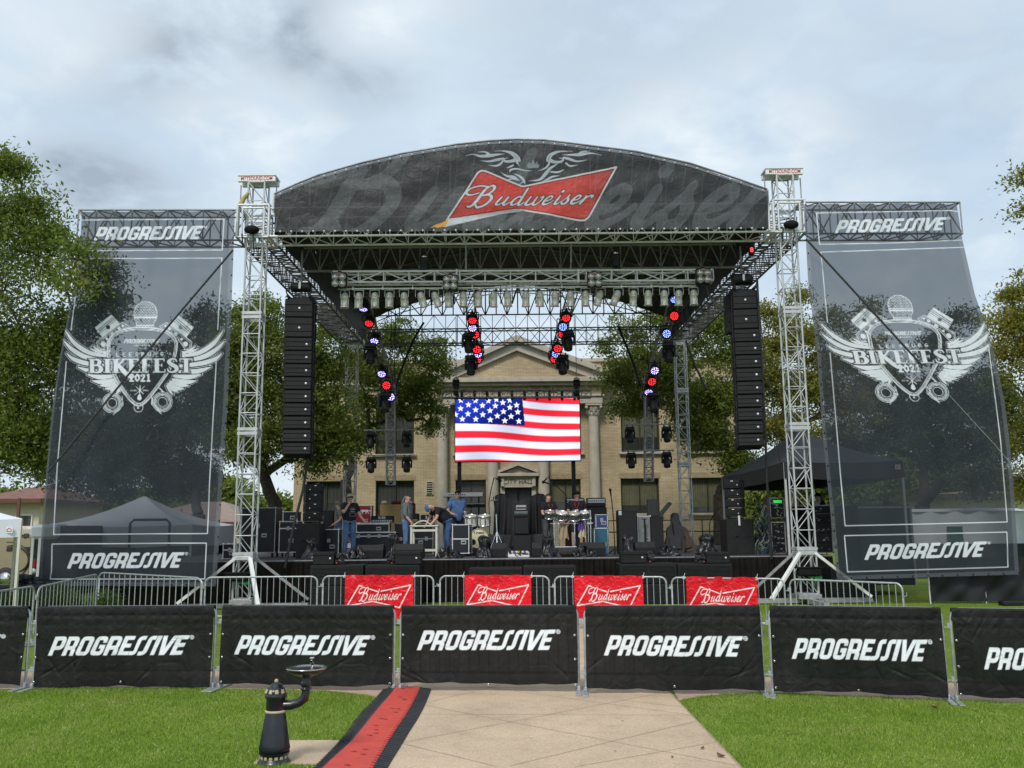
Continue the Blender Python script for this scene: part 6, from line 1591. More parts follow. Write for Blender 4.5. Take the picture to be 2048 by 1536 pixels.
# hanging line arrays
def line_array(label, left):
    Y = 25.6
    if left:
        mot, chain_u, bnd = (583, 623, 566, 584), 604.5, [(150, 541, 755), (305, 539, 753), (470, 537, 751), (577, 535, 750), (685, 533, 748), (792, 531, 746), (897, 529, 744), (1005, 527, 743), (1112, 525, 742), (1220, 523, 740), (1328, 522, 740), (1430, 521, 738)]
        f = lambda x, y: (440 + x / 4.096, 560 + y / 4.096)
    else:
        mot, chain_u, bnd = (1463, 1503, 548, 570), 1475, [(80, 1168, 1366), (238, 1170, 1370), (400, 1178, 1383), (505, 1184, 1393), (612, 1190, 1399), (720, 1196, 1404), (828, 1200, 1410), (935, 1206, 1413), (1043, 1210, 1415), (1150, 1213, 1418), (1257, 1214, 1419), (1360, 1215, 1420)]
        f = lambda x, y: (1180 + x / 4.096, 560 + y / 4.096)
    root = thing('line_array', tuple(at(*f((bnd[-1][1] + bnd[-1][2]) / 2, bnd[-1][0]), Y)), label, 'speaker array', 'tall hanging speaker arrays')
    c0 = at((mot[0] + mot[1]) / 2, mot[2], Y + .3); c1 = at((mot[0] + mot[1]) / 2, mot[3], Y + .3); w_ = (mot[1] - mot[0]) * pxm(Y)
    b = MB(); b.lathe([(0, -w_ / 2), ((c0.z - c1.z) * .5, -w_ / 2), ((c0.z - c1.z) * .52, -w_ * .4), ((c0.z - c1.z) * .52, w_ * .4), ((c0.z - c1.z) * .5, w_ / 2), (0, w_ / 2)], 16, (c0.x, Y + .3, (c0.z + c1.z) / 2), axis='X')
    b.k = 1; b.box((c0.x, Y + .08, (c0.z + c1.z) / 2), (.06, .02, .18)); b.build('chain_motor', [BLK, WHITE], root)
    top = at(*f((bnd[0][1] + bnd[0][2]) / 2, bnd[0][0]), Y)
    k = MB(); k.tube((c0.x, Y + .3, c0.z), (c0.x, Y + .3, ZF0), .022, 6); k.tube((c0.x, Y + .3, top.z), (c0.x, Y + .3, c1.z), .025, 6)
    for i in range(26): k.ball((c0.x, Y + .3, c0.z + (ZF0 - c0.z) * i / 26), (.035, .022, .03), 6, 4)
    k.build('chain', ALUK, root)
    fb = MB()
    xa, xb = at(*f(bnd[0][1], bnd[0][0]), Y).x, at(*f(bnd[0][2], bnd[0][0]), Y).x
    for x in (xa + .06, xb - .06): fb.box((x, Y + .35, top.z + .06), (.06, .9, .09), .01)
    fb.box(((xa + xb) / 2, Y + .3, top.z + .06), (xb - xa, .1, .07), .01); fb.tube((xa + .06, Y - .05, top.z + .06), (xa + .02, Y - .1, top.z + .22), .02, 5); fb.tube((xb - .06, Y - .05, top.z + .06), (xb, Y - .1, top.z + .22), .02, 5)
    fb.build('fly_bar', BLK, root)
    for i, ((y0, l0, r0_), (y1, l1, r1_)) in enumerate(zip(bnd[:-1], bnd[1:])):
        pa, pb = at(*f((l0 + l1) / 2, y0), Y), at(*f((r0_ + r1_) / 2, y1), Y)
        z1, z0 = pa.z - .012, pb.z + .012; h = z1 - z0; xa, xb = pa.x, pb.x; d = .85 if i < 2 else .62; tl = -.012 * i
        b = MB(); E = Matrix.Translation(((xa + xb) / 2, Y, (z0 + z1) / 2)) @ Matrix.Rotation((.1 if left else -.1), 4, 'Z') @ Matrix.Rotation(tl, 4, 'X')
        b.T(E); w_ = xb - xa
        b.box((0, d / 2, 0), (w_, d, h), .012)
        b.box((0, -.008, h * .3), (w_ * .97, .02, h * .26), .006); b.box((0, -.008, -h * .04), (w_ * .97, .012, h * .34), .006); b.box((0, -.008, -h * .36), (w_ * .97, .02, h * .22), .006)
        for s_ in (-1, 1):
            b.box((s_ * (w_ / 2 + .02), d * .2, 0), (.035, .06, h * 1.04), .006); b.box((s_ * (w_ / 2 + .02), d * .85, 0), (.035, .05, h * .9), .006); b.box((s_ * (w_ / 2 + .012), d * .5, .02), (.02, .2, h * .35), .006)
        co = b.build('cabinet', BOXK, root)
        g_ = MB(); g_.T(E); g_.lathe([(0, -.004), (.03, -.003), (.032, 0)], 10, (w_ * (.02 if i < 2 else .3), -.016, -h * .02), axis='Y'); g_.build('badge', ALU, co)
    return root
line_array('tall hanging array of black speakers between the left tower and the leaning lights', True)
line_array('tall hanging array of black speakers beside the right front tower', False)
m = MB(); p0, p1 = at(1449, 592, 26.3), at(1463, 668, 26.3); m.box(((p0.x + p1.x) / 2, 26.3, (p0.z + p1.z) / 2), (p1.x - p0.x, .4, p0.z - p1.z), .02)
for k in (.3, .65): m.box(((p0.x + p1.x) / 2, 26.09, p1.z + (p0.z - p1.z) * k), (p1.x - p0.x - .02, .02, .03))
tag(m.build('side_speaker', BOXK, None, loc=(p0.x, 26.3, p1.z)), 'narrow black speaker hung inside of the right speaker array', 'speaker')
q = at(1502, 501, 25.8); m = MB(); m.box((q.x, 25.8, q.z + .1), (.16, .12, .5), .03)
ro = m.build('signal_light', BLK, None, loc=tuple(q)); tag(ro, 'small red lit sign high under the right roof corner', 'light')
m = MB(); m.path([(q.x + .035 * math.cos(t), 25.72, q.z + .03 * math.sin(t) + .028) for t in np.linspace(0, 6.3, 12)], .011, 5); m.path([(q.x + .035 * math.cos(t), 25.72, q.z + .03 * math.sin(t) - .032) for t in np.linspace(0, 6.3, 12)], .011, 5)
m.build('lit_symbol', mat('sign_red_glow', (1, .05, .06), .5, emit=2.), ro)
# ------------------------------------------------------------ gear on and before the stage
def dims(u0, u1, v0, v1, Y):
    vm = (v0 + (v1 or v0 + 40)) / 2; a, c = at(u0, vm, Y), at(u1, vm, Y)
    return a.x, c.x, (DECK if v1 is None else at((u0 + u1) / 2, v1, Y).z), at((u0 + u1) / 2, v0, Y).z
CASEK = mat('black_case_laminate', (.009, .0105, .014), .45, 0, .25, 6)
CASEB = mat('blue_case_laminate', (.02, .045, .16), .42, 0, .2, 6)
TEAL = mat('teal_case_laminate', (.02, .11, .17), .45, 0, .2, 6)
CASER = mat('red_case_laminate', (.28, .012, .03), .4, 0, .12, 6)
def case(label, u0, u1, v0, v1, Y, d=.6, cas=0., body=None, latches=2, rz=0., name='flight_case', cat='case', grp='road cases on the stage', split=.72, z0=None, edge=None):
    x0, x1, zb, zt = dims(u0, u1, v0, v1, Y); zb = zb if z0 is None else z0
    cx_ = (x0 + x1) / 2; root = thing(name, (cx_, Y + d / 2, zb), label, cat, grp); e = .024; edge = edge or ALU
    w_, h = x1 - x0, zt - zb - cas; zc = zb + cas + h / 2; E = Matrix.Translation((cx_, Y + d / 2, zc)) @ Matrix.Rotation(rz, 4, 'Z')
    b = MB().T(E); b.box((0, 0, 0), (w_, d, h), .008); b.build('body', body or CASEK, root)
    g_ = MB().T(E); X, Y2, Z = w_ / 2, d / 2, h / 2
    for a in (-1, 1):
        for c in (-1, 1):
            g_.box((0, a * Y2, c * Z), (w_ + e, e, e)); g_.box((a * X, 0, c * Z), (e, d - e, e)); g_.box((a * X, c * Y2, 0), (e, e, h - e))
            for f in (-1, 1): g_.box((a * X, c * Y2, f * Z), (.06, .06, .06), .018)
    if split: g_.box((0, -Y2 - .002, h * (split - .5)), (w_ - e, .016, .035))
    g_.build('edging', edge, root)
    for i in range(latches):
        l = MB().T(E); x = -w_ / 2 + w_ * (i + .5) / latches; l.box((x, -Y2 - .012, h * ((split or .6) - .5)), (.11, .02, .13), .01); l.build('latch', ALUD, root)
    hn = MB().T(E); hn.box((w_ * .18, -Y2 - .008, -h * .12), (.17, .014, .13), .008); hn.k = 1; hn.box((w_ * .18, -Y2 - .018, -h * .12), (.11, .014, .035), .006); hn.build('handle', [ALUD, BLKM], root)
    if cas:
        for a in (-1, 1):
            for c in (-1, 1):
                k = MB().T(E); k.lathe([(.0, -.02), (cas * .48, -.02), (cas * .5, 0), (cas * .48, .02), (0, .02)], 12, (a * (X - .09), c * (Y2 - .09), -Z - cas * .5), axis='X'); k.box((a * (X - .09), c * (Y2 - .09), -Z - .012), (.09, .09, .02)); k.build('caster', RUBBER, root)
    return root
def amp(label, u0, u1, v0, v1, Y, d=.4, panel=(.55, .55, .52), pv=(.12, .42), text=None, body=None, grille=True, z0=None, grp='amplifiers on the stage', tsz=.5):
    x0, x1, zb, zt = dims(u0, u1, v0, v1, Y); zb = zb if z0 is None else z0
    cx_, w_, h = (x0 + x1) / 2, x1 - x0, zt - zb; root = thing('amplifier', (cx_, Y + d / 2, zb), label, 'amplifier', grp)
    b = MB(); b.box((cx_, Y + d / 2, zb + h / 2), (w_, d, h), .025); b.build('body', body or BOXK, root)
    if pv:
        p = MB(); p.box((cx_, Y - .004, zb + h * (pv[0] + pv[1]) / 2), (w_ * .9, .02, h * (pv[1] - pv[0])), .004); po = p.build('control_panel', mat('panel_%.2f_%.2f' % panel[:2], panel, .4, .3, .1), root)
        k = MB(); n = 9
        for i in range(n): k.lathe([(0, -.03), (.018, -.03), (.02, 0)], 8, (cx_ - w_ * .4 + w_ * .8 * i / (n - 1), Y - .012, zb + h * (pv[0] + pv[1]) / 2), axis='Y')
        k.build('knobs', BLKM, po)
    if grille:
        g_ = MB(); g_.box((cx_, Y - .003, zb + h * ((pv[1] if pv else .05) + .95) / 2), (w_ * .92, .014, h * (.93 - (pv[1] if pv else .07))), .006); g_.build('grille', mat('grille_cloth', (.016, .016, .018), .9, 0, .3, 90), root)
    if text: text_part('lettering', text, h * tsz, (cx_, Y - .016, zb + h * .68), FACE, WHITE, root, .003, sx=1.1)
    return root
# subwoofers on the grass before the stage, two high
GRIL = mat('sub_grille', (.011, .012, .013), .6, .2, .3, 60, .4, 150)
def sub(label, x0, x1, y, d, z0, z1, grp='black subwoofers before the stage', slats=13, lip=True):
    cx_, w_, h = (x0 + x1) / 2, x1 - x0, z1 - z0; root = thing('subwoofer', (cx_, y + d / 2, z0), label, 'speaker', grp)
    b = MB(); b.box((cx_, y + d / 2, z0 + h / 2), (w_, d, h), .018); b.build('cabinet', BOXK, root)
    g_ = MB()
    for s_ in (-1, 1):
        for i in range(slats): g_.box((cx_ + s_ * w_ * .24, y - .006, z0 + h * (.08 + .84 * (i + .5) / slats)), (w_ * .44, .02, h * .84 / slats * .55), .004)
    g_.build('grille', GRIL, root)
    return root
def substack(names, u0, u1, v0, Y, n=2):
    x0, x1 = at(u0, v0 + 20, Y).x, at(u1, v0 + 20, Y).x; zt = at((u0 + u1) / 2, v0, Y).z
    for k in range(n):
        sub(names[k], x0 + .01, x1 - .01, Y, 1.0, zt * k / n + .004, zt * (k + 1) / n - .004)
    return zt
YSUB = 25.3
zs = {}
for nm, u0, u1, v0 in (('first from the left', 619, 727, 1130), ('second from the left', 729, 840, 1130), ('just left of the stage middle', 937, 1045, 1136), ('just right of the stage middle', 1046, 1154, 1132), ('second from the right', 1239, 1355, 1127), ('first from the right', 1355, 1466, 1127.5)):
    zs[nm] = substack(['wide black subwoofer on the ground, %s' % nm, 'wide black subwoofer on top of another, %s' % nm], u0, u1, v0, YSUB)
def fill(label, u0, u1, v0, side, z0):
    Y = YSUB + .08; x0, x1 = at(u0, v0 + 12, Y).x, at(u1, v0 + 12, Y).x; zt = at((u0 + u1) / 2, v0, Y).z; h = zt - z0; w_ = x1 - x0; cx_ = (x0 + x1) / 2
    root = thing('fill_speaker', (cx_, Y + .25, z0), label, 'speaker', 'small fill speakers standing on the subwoofers')
    b = MB(); b.box((cx_, Y + .25, z0 + h / 2), (w_, .5, h), .012)
    b.box((cx_, Y - .008, z0 + h * .85), (w_ * .97, .02, h * .2), .006); b.box((cx_, Y - .008, z0 + h * .16), (w_ * .97, .02, h * .22), .006); b.build('cabinet', BOXK, root)
    g_ = MB(); g_.lathe([(0, -.004), (.025, -.003), (.027, 0)], 10, (cx_ + w_ * .32, Y - .012, z0 + h * .5), axis='Y'); g_.build('badge', ALU, root)
    r = MB(); rd = random.Random(int(u0)); 
    for i in range(14):
        c = Vector((cx_ + side * (w_ / 2 + rd.uniform(.02, .2)), Y + rd.uniform(.05, .5), z0 + rd.uniform(.04, h * .9)))
        r.box(c, (rd.uniform(.03, .12), rd.uniform(.05, .2), rd.uniform(.02, .08)), .01, rz=rd.uniform(0, 3), rx=rd.uniform(-.5, .5))
    for i in range(3): a = rd.uniform(0, 6); r.path([(cx_ + side * (w_ / 2 + .12 + .1 * math.cos(t + a)), Y + .2 + .1 * math.sin(t * 1.3), z0 + .03 + h * .25 * (1 + math.sin(t))) for t in np.linspace(0, 7, 24)], .012, 5)
    r.build('rear_hardware', RUBBER, root)
    k = MB(); k.box((cx_ + side * (w_ / 2 + .08), Y - .02, z0 + .05), (.05, .05, .04), .01); k.build('red_connector', mat('connector_red', (.4, .03, .03), .5), root)
fill('small fill speaker on the subwoofers, below the left flight cases', 625.5, 668, 1104, 1, zs['first from the left'])
fill('small fill speaker on the subwoofers, in front of the man at the table', 790, 842, 1103, -1, zs['second from the left'])
fill('small fill speaker on the subwoofers, in front of the tall bass cabinet', 1242, 1294, 1103, 1, zs['second from the right'])
fill('small fill speaker on the subwoofers, in front of the right side cabinet', 1413, 1460, 1104, -1, zs['first from the right'])
sub('large subwoofer partly hidden beyond the right tower and barrier', at(1665, 1190, 25.6).x, at(1755, 1190, 25.6).x, 25.6, .9, .05, .95, slats=11)
def wedge(label, u0, u1, v0, Y, d=.6, flip=False):
    x0, x1, zb, zt = dims(u0, u1, v0, None, Y); h = zt - zb; root = thing('floor_monitor', ((x0 + x1) / 2, Y + d / 2, zb), label, 'speaker', 'wedge shaped floor monitors along the stage front')
    b = MB(); pr = [(Y, zb + .02), (Y + d, zb + .02), (Y + d, zb + h * .55), (Y + d * .55, zt), (Y + .1, zt), (Y, zb + h * .6)]
    b.prism([(x0, y, z) for y, z in pr], (x1 - x0, 0, 0)); b.build('cabinet', BOXK, root)
    s_ = MB(); s_.box((x1 + .004, Y + d * .45, zb + h * .5), (.012, d * .3, h * .3), .004); s_.build('handle', BLKM, root)
    f = MB()
    for x in (x0 + .06, x1 - .06):
        for y in (Y + .06, Y + d - .06): f.box((x, y, zb + .01), (.05, .05, .02))
    f.build('rubber_feet', RUBBER, root)
for a in [('black wedge monitor behind the left front plastic sheet', 713, 766, 1090, 27.6), ('wide black wedge monitor in front of the white table legs', 790, 846, 1088, 27.3), ('small black wedge monitor left of the white pedal board', 985, 1012, 1086, 27.4), ('small black wedge monitor right of the white pedal board', 1064, 1084, 1085, 27.4),
          ('wide black wedge monitor in front of the percussion rack', 1159, 1212, 1085, 27.6), ('black wedge monitor in front of the grey cabinet', 1271, 1311, 1084, 27.6)]: wedge(*a)
PLAST = mat('black_bin_bag', (.012, .012, .014), .34, 0, .3, 5, .4, 7, spec=.5)
def bagged(label, u0, u1, v0, Y, seed, name='plastic_wrapped_fan', flat_=False):
    x0, x1, zb, zt = dims(u0, u1, v0, None, Y); rd = np.random.default_rng(seed); cx_ = (x0 + x1) / 2; W_, H_ = (x1 - x0) / 2, zt - zb
    b = MB(); nu, nv = 64, 40; o = rd.random(3) * 50
    def fn(u, v):
        a = 2 * math.pi * u
        if flat_: ph = v * math.pi / 2; rr, z = math.cos(ph), math.sin(ph)
        else:
            rr = (1.0 - .28 * v) * (1 if v < .78 else math.sqrt(max(0, 1 - ((v - .78) / .22) ** 2))) * (.9 + .12 * math.cos(v * 6)); z = v
        p = Vector((rr * math.cos(a), rr * math.sin(a), z))
        n1_ = noise.noise(Vector((math.cos(a) * 2.2, math.sin(a) * 2.2, v * 2.6)) + Vector(o)); n2_ = noise.noise(Vector((math.cos(a) * 6, math.sin(a) * 6, v * 4)) + Vector(o)); n3_ = abs(noise.noise(Vector((math.cos(a) * 9, math.sin(a) * 9, v * 9)) + Vector(o)))
        k = 1 + .3 * n1_ + .1 * n2_ + .1 * n3_
        return (cx_ + p.x * W_ * k, Y + .3 + p.y * (.34 if not flat_ else .4) * k, zb + .004 + p.z * H_ * ((1 + .1 * n1_) if not flat_ else max(.1, .6 + 1.1 * n2_ + .6 * n1_)))
    b.grid(fn, nu, nv); root = b.build(name, PLAST, None, loc=(cx_, Y + .3, zb))
    return tag(root, label, 'bagged gear' if not flat_ else 'plastic sheet', 'gear wrapped in black bin bags' if not flat_ else 'crumpled black plastic sheets')
for i, a in enumerate([('fan wrapped in a bin bag beside the left side fill cabinet', 602, 637, 1077, 27.2), ('leaning bin bag bundle between the floor monitors on the left', 773, 798, 1070, 27.9), ('bin bag bundle in front of the bass drum', 951, 986, 1073, 27.3), ('bin bag bundle right of the white pedal board', 1080, 1113, 1072, 27.3), ('bin bag bundle in front of the tall bass cabinet', 1244, 1272, 1070, 27.5), ('bin bag bundle standing alone on the right of the stage', 1397, 1437, 1069, 27.6)]): bagged(*a, 300 + i)
for i, a in enumerate([('crumpled plastic sheet at the feet of the man in the flat cap', 687, 729, 1102, 27.0), ('crumpled black plastic sheet below the rolling rack', 870, 921, 1100, 27.0), ('crumpled black plastic sheet in front of the percussion rack', 1146, 1198, 1097, 27.0), ('crumpled black plastic sheet right of the stage middle', 1308, 1364, 1096, 27.1)]): bagged(*a, 320 + i, name='plastic_sheet', flat_=True)
m = MB(); q = at(1138, 1108, 27.1); m.lathe([(0, -.28), (.1, -.27), (.14, -.2), (.14, .2), (.1, .27), (0, .28)], 14, (q.x, 27.3, DECK + .14), axis='X'); tag(m.build('duffel_bag', mat('charcoal_canvas', (.03, .028, .028), .9), None, loc=(q.x, 27.3, DECK)), 'dark rolled duffel bag lying before the percussion rack', 'bag')
# side fills
def sidefill(nm, us, vs, ua, va, Y, flip, yr):
    x0, x1, zb, zt = dims(us[0], us[1], vs[0], None, Y)
    c = thing('side_fill_cabinet', ((x0 + x1) / 2, Y + .45, zb), 'tall plain black bass cabinet at the %s edge of the stage' % nm, 'speaker', 'side fill bass cabinets')
    b = MB(); b.box(((x0 + x1) / 2, Y + .45, (zb + zt) / 2), (x1 - x0, .9, zt - zb), .02); b.build('cabinet', mat('charcoal_cabinet', (.02, .02, .021), .7, 0, .2, 8, .2, 200, spec=.2), c)
    g_ = MB(); g_.box(((x0 + x1) / 2 - .1, Y - .006, (zb + zt) / 2), (.1, .012, .05), .004); g_.box(((x0 + x1) / 2 + .25, Y - .004, (zb + zt) / 2), (.3, .008, .006)); g_.build('badge', BLKM, c)
    xa, xb = at(ua[0], 1000, Y + .1).x, at(ua[1], 1000, Y + .1).x; z1 = at((ua[0] + ua[1]) / 2, va, Y).z; n = 4; hh = (z1 - zt - .06) / n
    r = thing('side_fill_array', ((xa + xb) / 2, Y + .4, zt), 'stack of four small black speakers on the %s bass cabinet' % nm, 'speaker array', 'small stacked speakers at the stage sides')
    for k in range(n):
        b = MB(); E = Matrix.Translation(((xa + xb) / 2, Y + .4, zt + .06 + hh * (k + .5))) @ Matrix.Rotation(yr, 4, 'Z'); b.T(E); w_ = xb - xa
        b.box((0, 0, 0), (w_ * .92, .5, hh * .9), .012); b.box((0, -.256, 0), (w_ * .86, .014, hh * .45), .005); b.box((.0, .28, 0), (w_ * .55, .1, hh * .6), .01)
        for s_ in (-1, 1): b.box((s_ * w_ * .47, -.05, 0), (.03, .3, hh * .98), .005)
        co = b.build('cabinet', BOXK, r)
        g_ = MB().T(E); g_.box((-.0, -.268, hh * .32), (.07, .01, .025)); g_.box((w_ * .3 * (1 if yr < 0 else -1), -.268, -.03), (.03, .01, .03)); g_.build('badge', ALU, co)
    f = MB(); f.box(((xa + xb) / 2, Y + .4, zt + .03), (xb - xa - .1, .4, .05), .01); f.tube((xa + .1, Y + .2, zt + .01), (xb - .1, Y + .2, zt + .01), .02, 5); f.build('stand_frame', BLK, r)
sidefill('left', (592, 639), (1046.5,), (604, 640), 967.5, 28.2, False, .45)
sidefill('right', (1453, 1508), (1038,), (1457, 1492), 958, 28.0, True, -.5)
b = MB(); p, q = at(1480, 1047, 27.9), at(1475, 1035, 27.9); b.box((p.x, 27.98, (p.z + q.z) / 2), (.06, .01, .3), .003); tag(b.build('tape_strip', WHITE, None, loc=tuple(p)), 'white strip of tape on the right bass cabinet', 'tape')
# cases on the left
case('tall black wardrobe case on wheels left of the stage', 484, 551, 1016, None, 29.5, .8, .16, latches=1, split=0, edge=ALUD)
case('low black road case with a white label at the left stage edge', 446, 472, 1088, None, 28.5, .5, .0, latches=1, split=.6)
b_ = case('black road case with two catches beside the left bass cabinet', 559, 594, 1043.5, None, 29.6, .7, .16, latches=1, split=.78)
case('small flat case lying on the black road case left of the bass cabinet', 566, 594, 1043.5 - 20, None, 29.6, .5, 0, latches=0, split=0, z0=at(576, 1043.5, 29.6).z + .012)
case('black flight case with a white edge behind the left bass cabinet', 638, 677, 1059, None, 29.2, .6, 0, latches=1, split=0)
amp('tall black cabinet behind the men on the left', 646, 667, 1020, None, 32, .6, pv=None)
amp('wood sided speaker cabinet beside the grey capped man', 668, 676, 1030, None, 31.8, .5, pv=None, body=mat('brown_wood', (.17, .10, .045), .6, 0, .3, 5), grille=False)
c1 = case('long black trunk with three catches behind the man in the flat cap', 706, 790, 1065, None, 31.0, .7, .0, latches=4, split=.84)
zt = at(748, 1065, 31.0).z + .014
case('open black rack case lying on the long trunk', 713, 778, 1046, None, 31.1, .5, 0, latches=0, split=.9, z0=zt)
zt2 = at(745, 1046, 31.1).z + .014
amp('black amplifier head lettered 5150 on the rack case', 741, 786, 1031.5, None, 31.15, .35, (.5, .52, .52), (.1, .36), '5150', z0=zt2)
c2 = case('red road case with white edges and white lettering', 708, 742, 1011, None, 32.2, .5, 0, CASER, 0, split=.78, z0=zt2 - .25, edge=WHITE)
text_part('lettering', 'CPR', .2, ((at(726, 1020, 32.2).x), 32.2 - .012, at(726, 1024, 32.2).z), FACE, WHITE, c2, .003, sx=1.25)
amp('black box under the red road case', 706, 742, 1036, None, 32.3, .5, pv=None, z0=zt2 - .9)
tan = amp('tall tan speaker cabinet in front of the dark window', 760, 824, 1009, None, 34.5, .5, pv=None, body=mat('tan_tweed', (.30, .21, .08), .85, 0, .1, 30), grille=False)
for u, w_, lb, mm in ((768, .22, 'small pale amplifier lying on the tan cabinet', mat('pale_tan', (.45, .36, .25), .7)), (795, .5, 'dark red folded cloth on the tan cabinet', mat('dark_red_cloth', (.09, .01, .015), .9)), (819, .14, 'small white box on the tan cabinet', WHITE)):
    q = at(u, 1006, 34.6); b = MB(); b.box((q.x, 34.75, at(u, 1009, 34.5).z + .075), (w_, .3, .14), .05); tag(b.build('box_item', mm, None, loc=(q.x, 34.75, q.z)), lb, 'box')
amp('dark red cabinet edge behind the tan cabinet', 823, 829, 1006, None, 34.9, .4, pv=None, body=mat('oxblood', (.12, .008, .014), .7), grille=False)
case('long black case under the guitar amplifiers', 789, 866, 1047, None, 31.6, .6, 0, latches=3, split=.5, edge=ALUD)
zt3 = at(826, 1047, 31.6).z + .014
amp('black amplifier with a gold panel behind the long haired man', 812, 837, 1027, None, 31.65, .35, (.5, .38, .12), (.1, .36), z0=zt3)
amp('black amplifier with a white panel left of the bending man', 841, 864, 1029.5, None, 31.65, .35, (.62, .62, .6), (.1, .36), '5', z0=zt3)
# white table
x0, x1, zb, zt = dims(819, 876, 1050, None, 28.4)
tb = thing('metal_table', ((x0 + x1) / 2, 28.8, DECK), 'cream metal table frame the bending man leans on', 'table')
b = MB(); b.box(((x0 + x1) / 2, 28.8, zt - .03), (x1 - x0, .8, .05), .012); b.path([(x0 + .12, 28.42, zt), (x0 + .3, 28.42, zt + .11), ((x0 + x1) / 2, 28.42, zt + .13), (x1 - .35, 28.42, zt + .1), (x1 - .22, 28.42, zt)], .02, 6); b.build('tabletop', CREAM, tb)
for x in (x0 + .05, x1 - .05):
    for y in (28.45, 29.15): l = MB(); l.box((x, y, (zb + zt) / 2 - .03), (.065, .065, zt - zb - .06), .008); l.build('leg', CREAM, tb)
b = MB(); 
for z in (zt - .17, zb + .2): b.box(((x0 + x1) / 2, 28.45, z), (x1 - x0 - .16, .045, .07), .006); b.box(((x0 + x1) / 2, 29.15, z), (x1 - x0 - .16, .045, .07), .006); b.box((x1 - .05, 28.8, z), (.045, .62, .06), .006); b.box((x0 + .05, 28.8, z), (.045, .62, .06), .006)
b.build('stretcher', CREAM, tb)
case('black rolling rack with bright edges left of the bass drum', 907, 940, 1049.5, None, 28.6, .55, .1, latches=0, split=.5, rz=-.12, edge=ALU)
# keyboards
kb = thing('keyboard_stand', tuple(at(940, 1108, 32.5)), 'black two tier keyboard stand left of the video screen post', 'stand'); kb.location.z = DECK
kx0, kx1 = at(887, 990, 32.5).x, at(966, 990, 32.5).x; z1, z2 = at(926, 995, 32.5).z, at(940, 1013, 32.5).z
b = MB()
for x in ((kx0 + kx1) / 2 - .55, (kx0 + kx1) / 2 + .55): b.tube((x, 32.7, DECK), (x, 32.7, z1), .03, 6); b.tube((x, 32.3, z1 - .02), (x, 32.9, z1 - .02), .02, 5); b.tube((x, 32.3, z2 - .02), (x, 32.9, z2 - .02), .02, 5); b.tube((x, 32.2, DECK + .03), (x, 33.1, DECK + .03), .025, 5)
b.box(((kx0 + kx1) / 2, 32.7, (DECK + z2) / 2), (1.0, .05, .5), .01); b.build('frame', BLK, kb)
def keyboard(label, u0, u1, v0, v1, Y, topm):
    x0, x1 = at(u0, v0, Y).x, at(u1, v0, Y).x; z0, z1_ = at((u0 + u1) / 2, v1, Y).z, at((u0 + u1) / 2, v0, Y).z; root = thing('keyboard', ((x0 + x1) / 2, Y, z0), label, 'keyboard', 'keyboards on the stand')
    E = Matrix.Translation(((x0 + x1) / 2, Y, (z0 + z1_) / 2)) @ Matrix.Rotation(.18, 4, 'X'); w_ = x1 - x0
    b = MB().T(E); b.box((0, 0, -.02), (w_, .42, .1), .015); b.build('case', BLK, root)
    b = MB().T(E); b.box((0, -.21, .02), (w_ * .995, .02, (z1_ - z0) * .5), .005); b.box((0, .06, .035), (w_ * .99, .26, .02), .005); pa = b.build('back_panel', topm, root)
    b = MB().T(E)
    for i in range(36): b.box((-w_ * .47 + w_ * .94 * (i + .5) / 36, -.12, .04), (w_ * .94 / 36 * .9, .13, .015))
    b.build('keys', WHITE, root)
    b = MB().T(E)
    for i in range(8): b.box((-w_ * .35 + i * .08, -.222, .025), (.05, .01, .03))
    b.build('jacks', BLKM, root)
keyboard('white backed synthesizer on the top tier of the stand', 887, 966, 982, 996, 32.5, WHITE)
keyboard('black keyboard on the lower tier of the stand', 900, 971, 1005, 1014, 32.5, BLK)
# drums
PEARL = mat('pearl_white_shell', (.8, .78, .7), .3, 0, .12, 16, coat=.4)
SKINH = mat('cream_drum_head', (.58, .56, .36), .5, 0, .06, 3)
RIM = mat('dark_wood_hoop', (.06, .02, .015), .3, 0, .2)
def drum(label, c, r, dpt, tilt, name='tom_drum', head=None, front=False, rimm=None, shell=None, grp='drums of the white kit'):
    root = thing(name, tuple(c), label, 'drum', grp); E = Matrix.Translation(c) @ (Matrix.Rotation(math.pi / 2 + tilt, 4, 'X') if front else Matrix.Rotation(tilt, 4, 'X'))
    b = MB().T(E); b.lathe([(r, -dpt / 2), (r, dpt / 2)], 28); b.build('shell', shell or PEARL, root)
    b = MB().T(E); b.lathe([(0, dpt / 2 + .004), (r * .96, dpt / 2 + .004), (r * .99, dpt / 2 - .005)], 28); b.build('drum_head', head or SKINH, root)
    for s_ in (1, -1):
        b = MB().T(E); z = s_ * dpt / 2; b.lathe([(r + .002, z - .02), (r + .022, z - .022), (r + .022, z + .022), (r + .004, z + .022), (r + .002, z - .02)], 28); b.build('rim', rimm or STEEL, root)
    b = MB().T(E)
    for i in range(8): t = i * math.pi / 4 + .2; b.box(((r + .02) * math.cos(t), (r + .02) * math.sin(t), 0), (.03, .03, dpt * .75), .006, rz=t)
    b.build('lug_ring', STEEL, root)
    return root
Yk = 29.8; kc = at(957.5, 1077, Yk); kr = 18 * pxm(Yk); kc = Vector((kc.x, kc.y, kc.z))
kd = drum('bass drum with a cream front head and a round port', Vector((kc.x, Yk + .25, kc.z)), kr, .45, 0, 'bass_drum', front=True, rimm=mat('cream_hoop', (.55, .53, .38), .4))
b = MB(); b.lathe([(0, -.003), (kr * .27, -.003), (kr * .31, -.006), (kr * .31, .0)], 20, (kc.x - kr * .62, Yk + .018, kc.z - kr * .38), axis='Y'); b.build('port', BLKM, kd)
text_part('lettering', 'TAMA', .1, (kc.x, Yk + .014, kc.z + kr * .6), FACE, BLKM, kd, .002, sx=1.35)
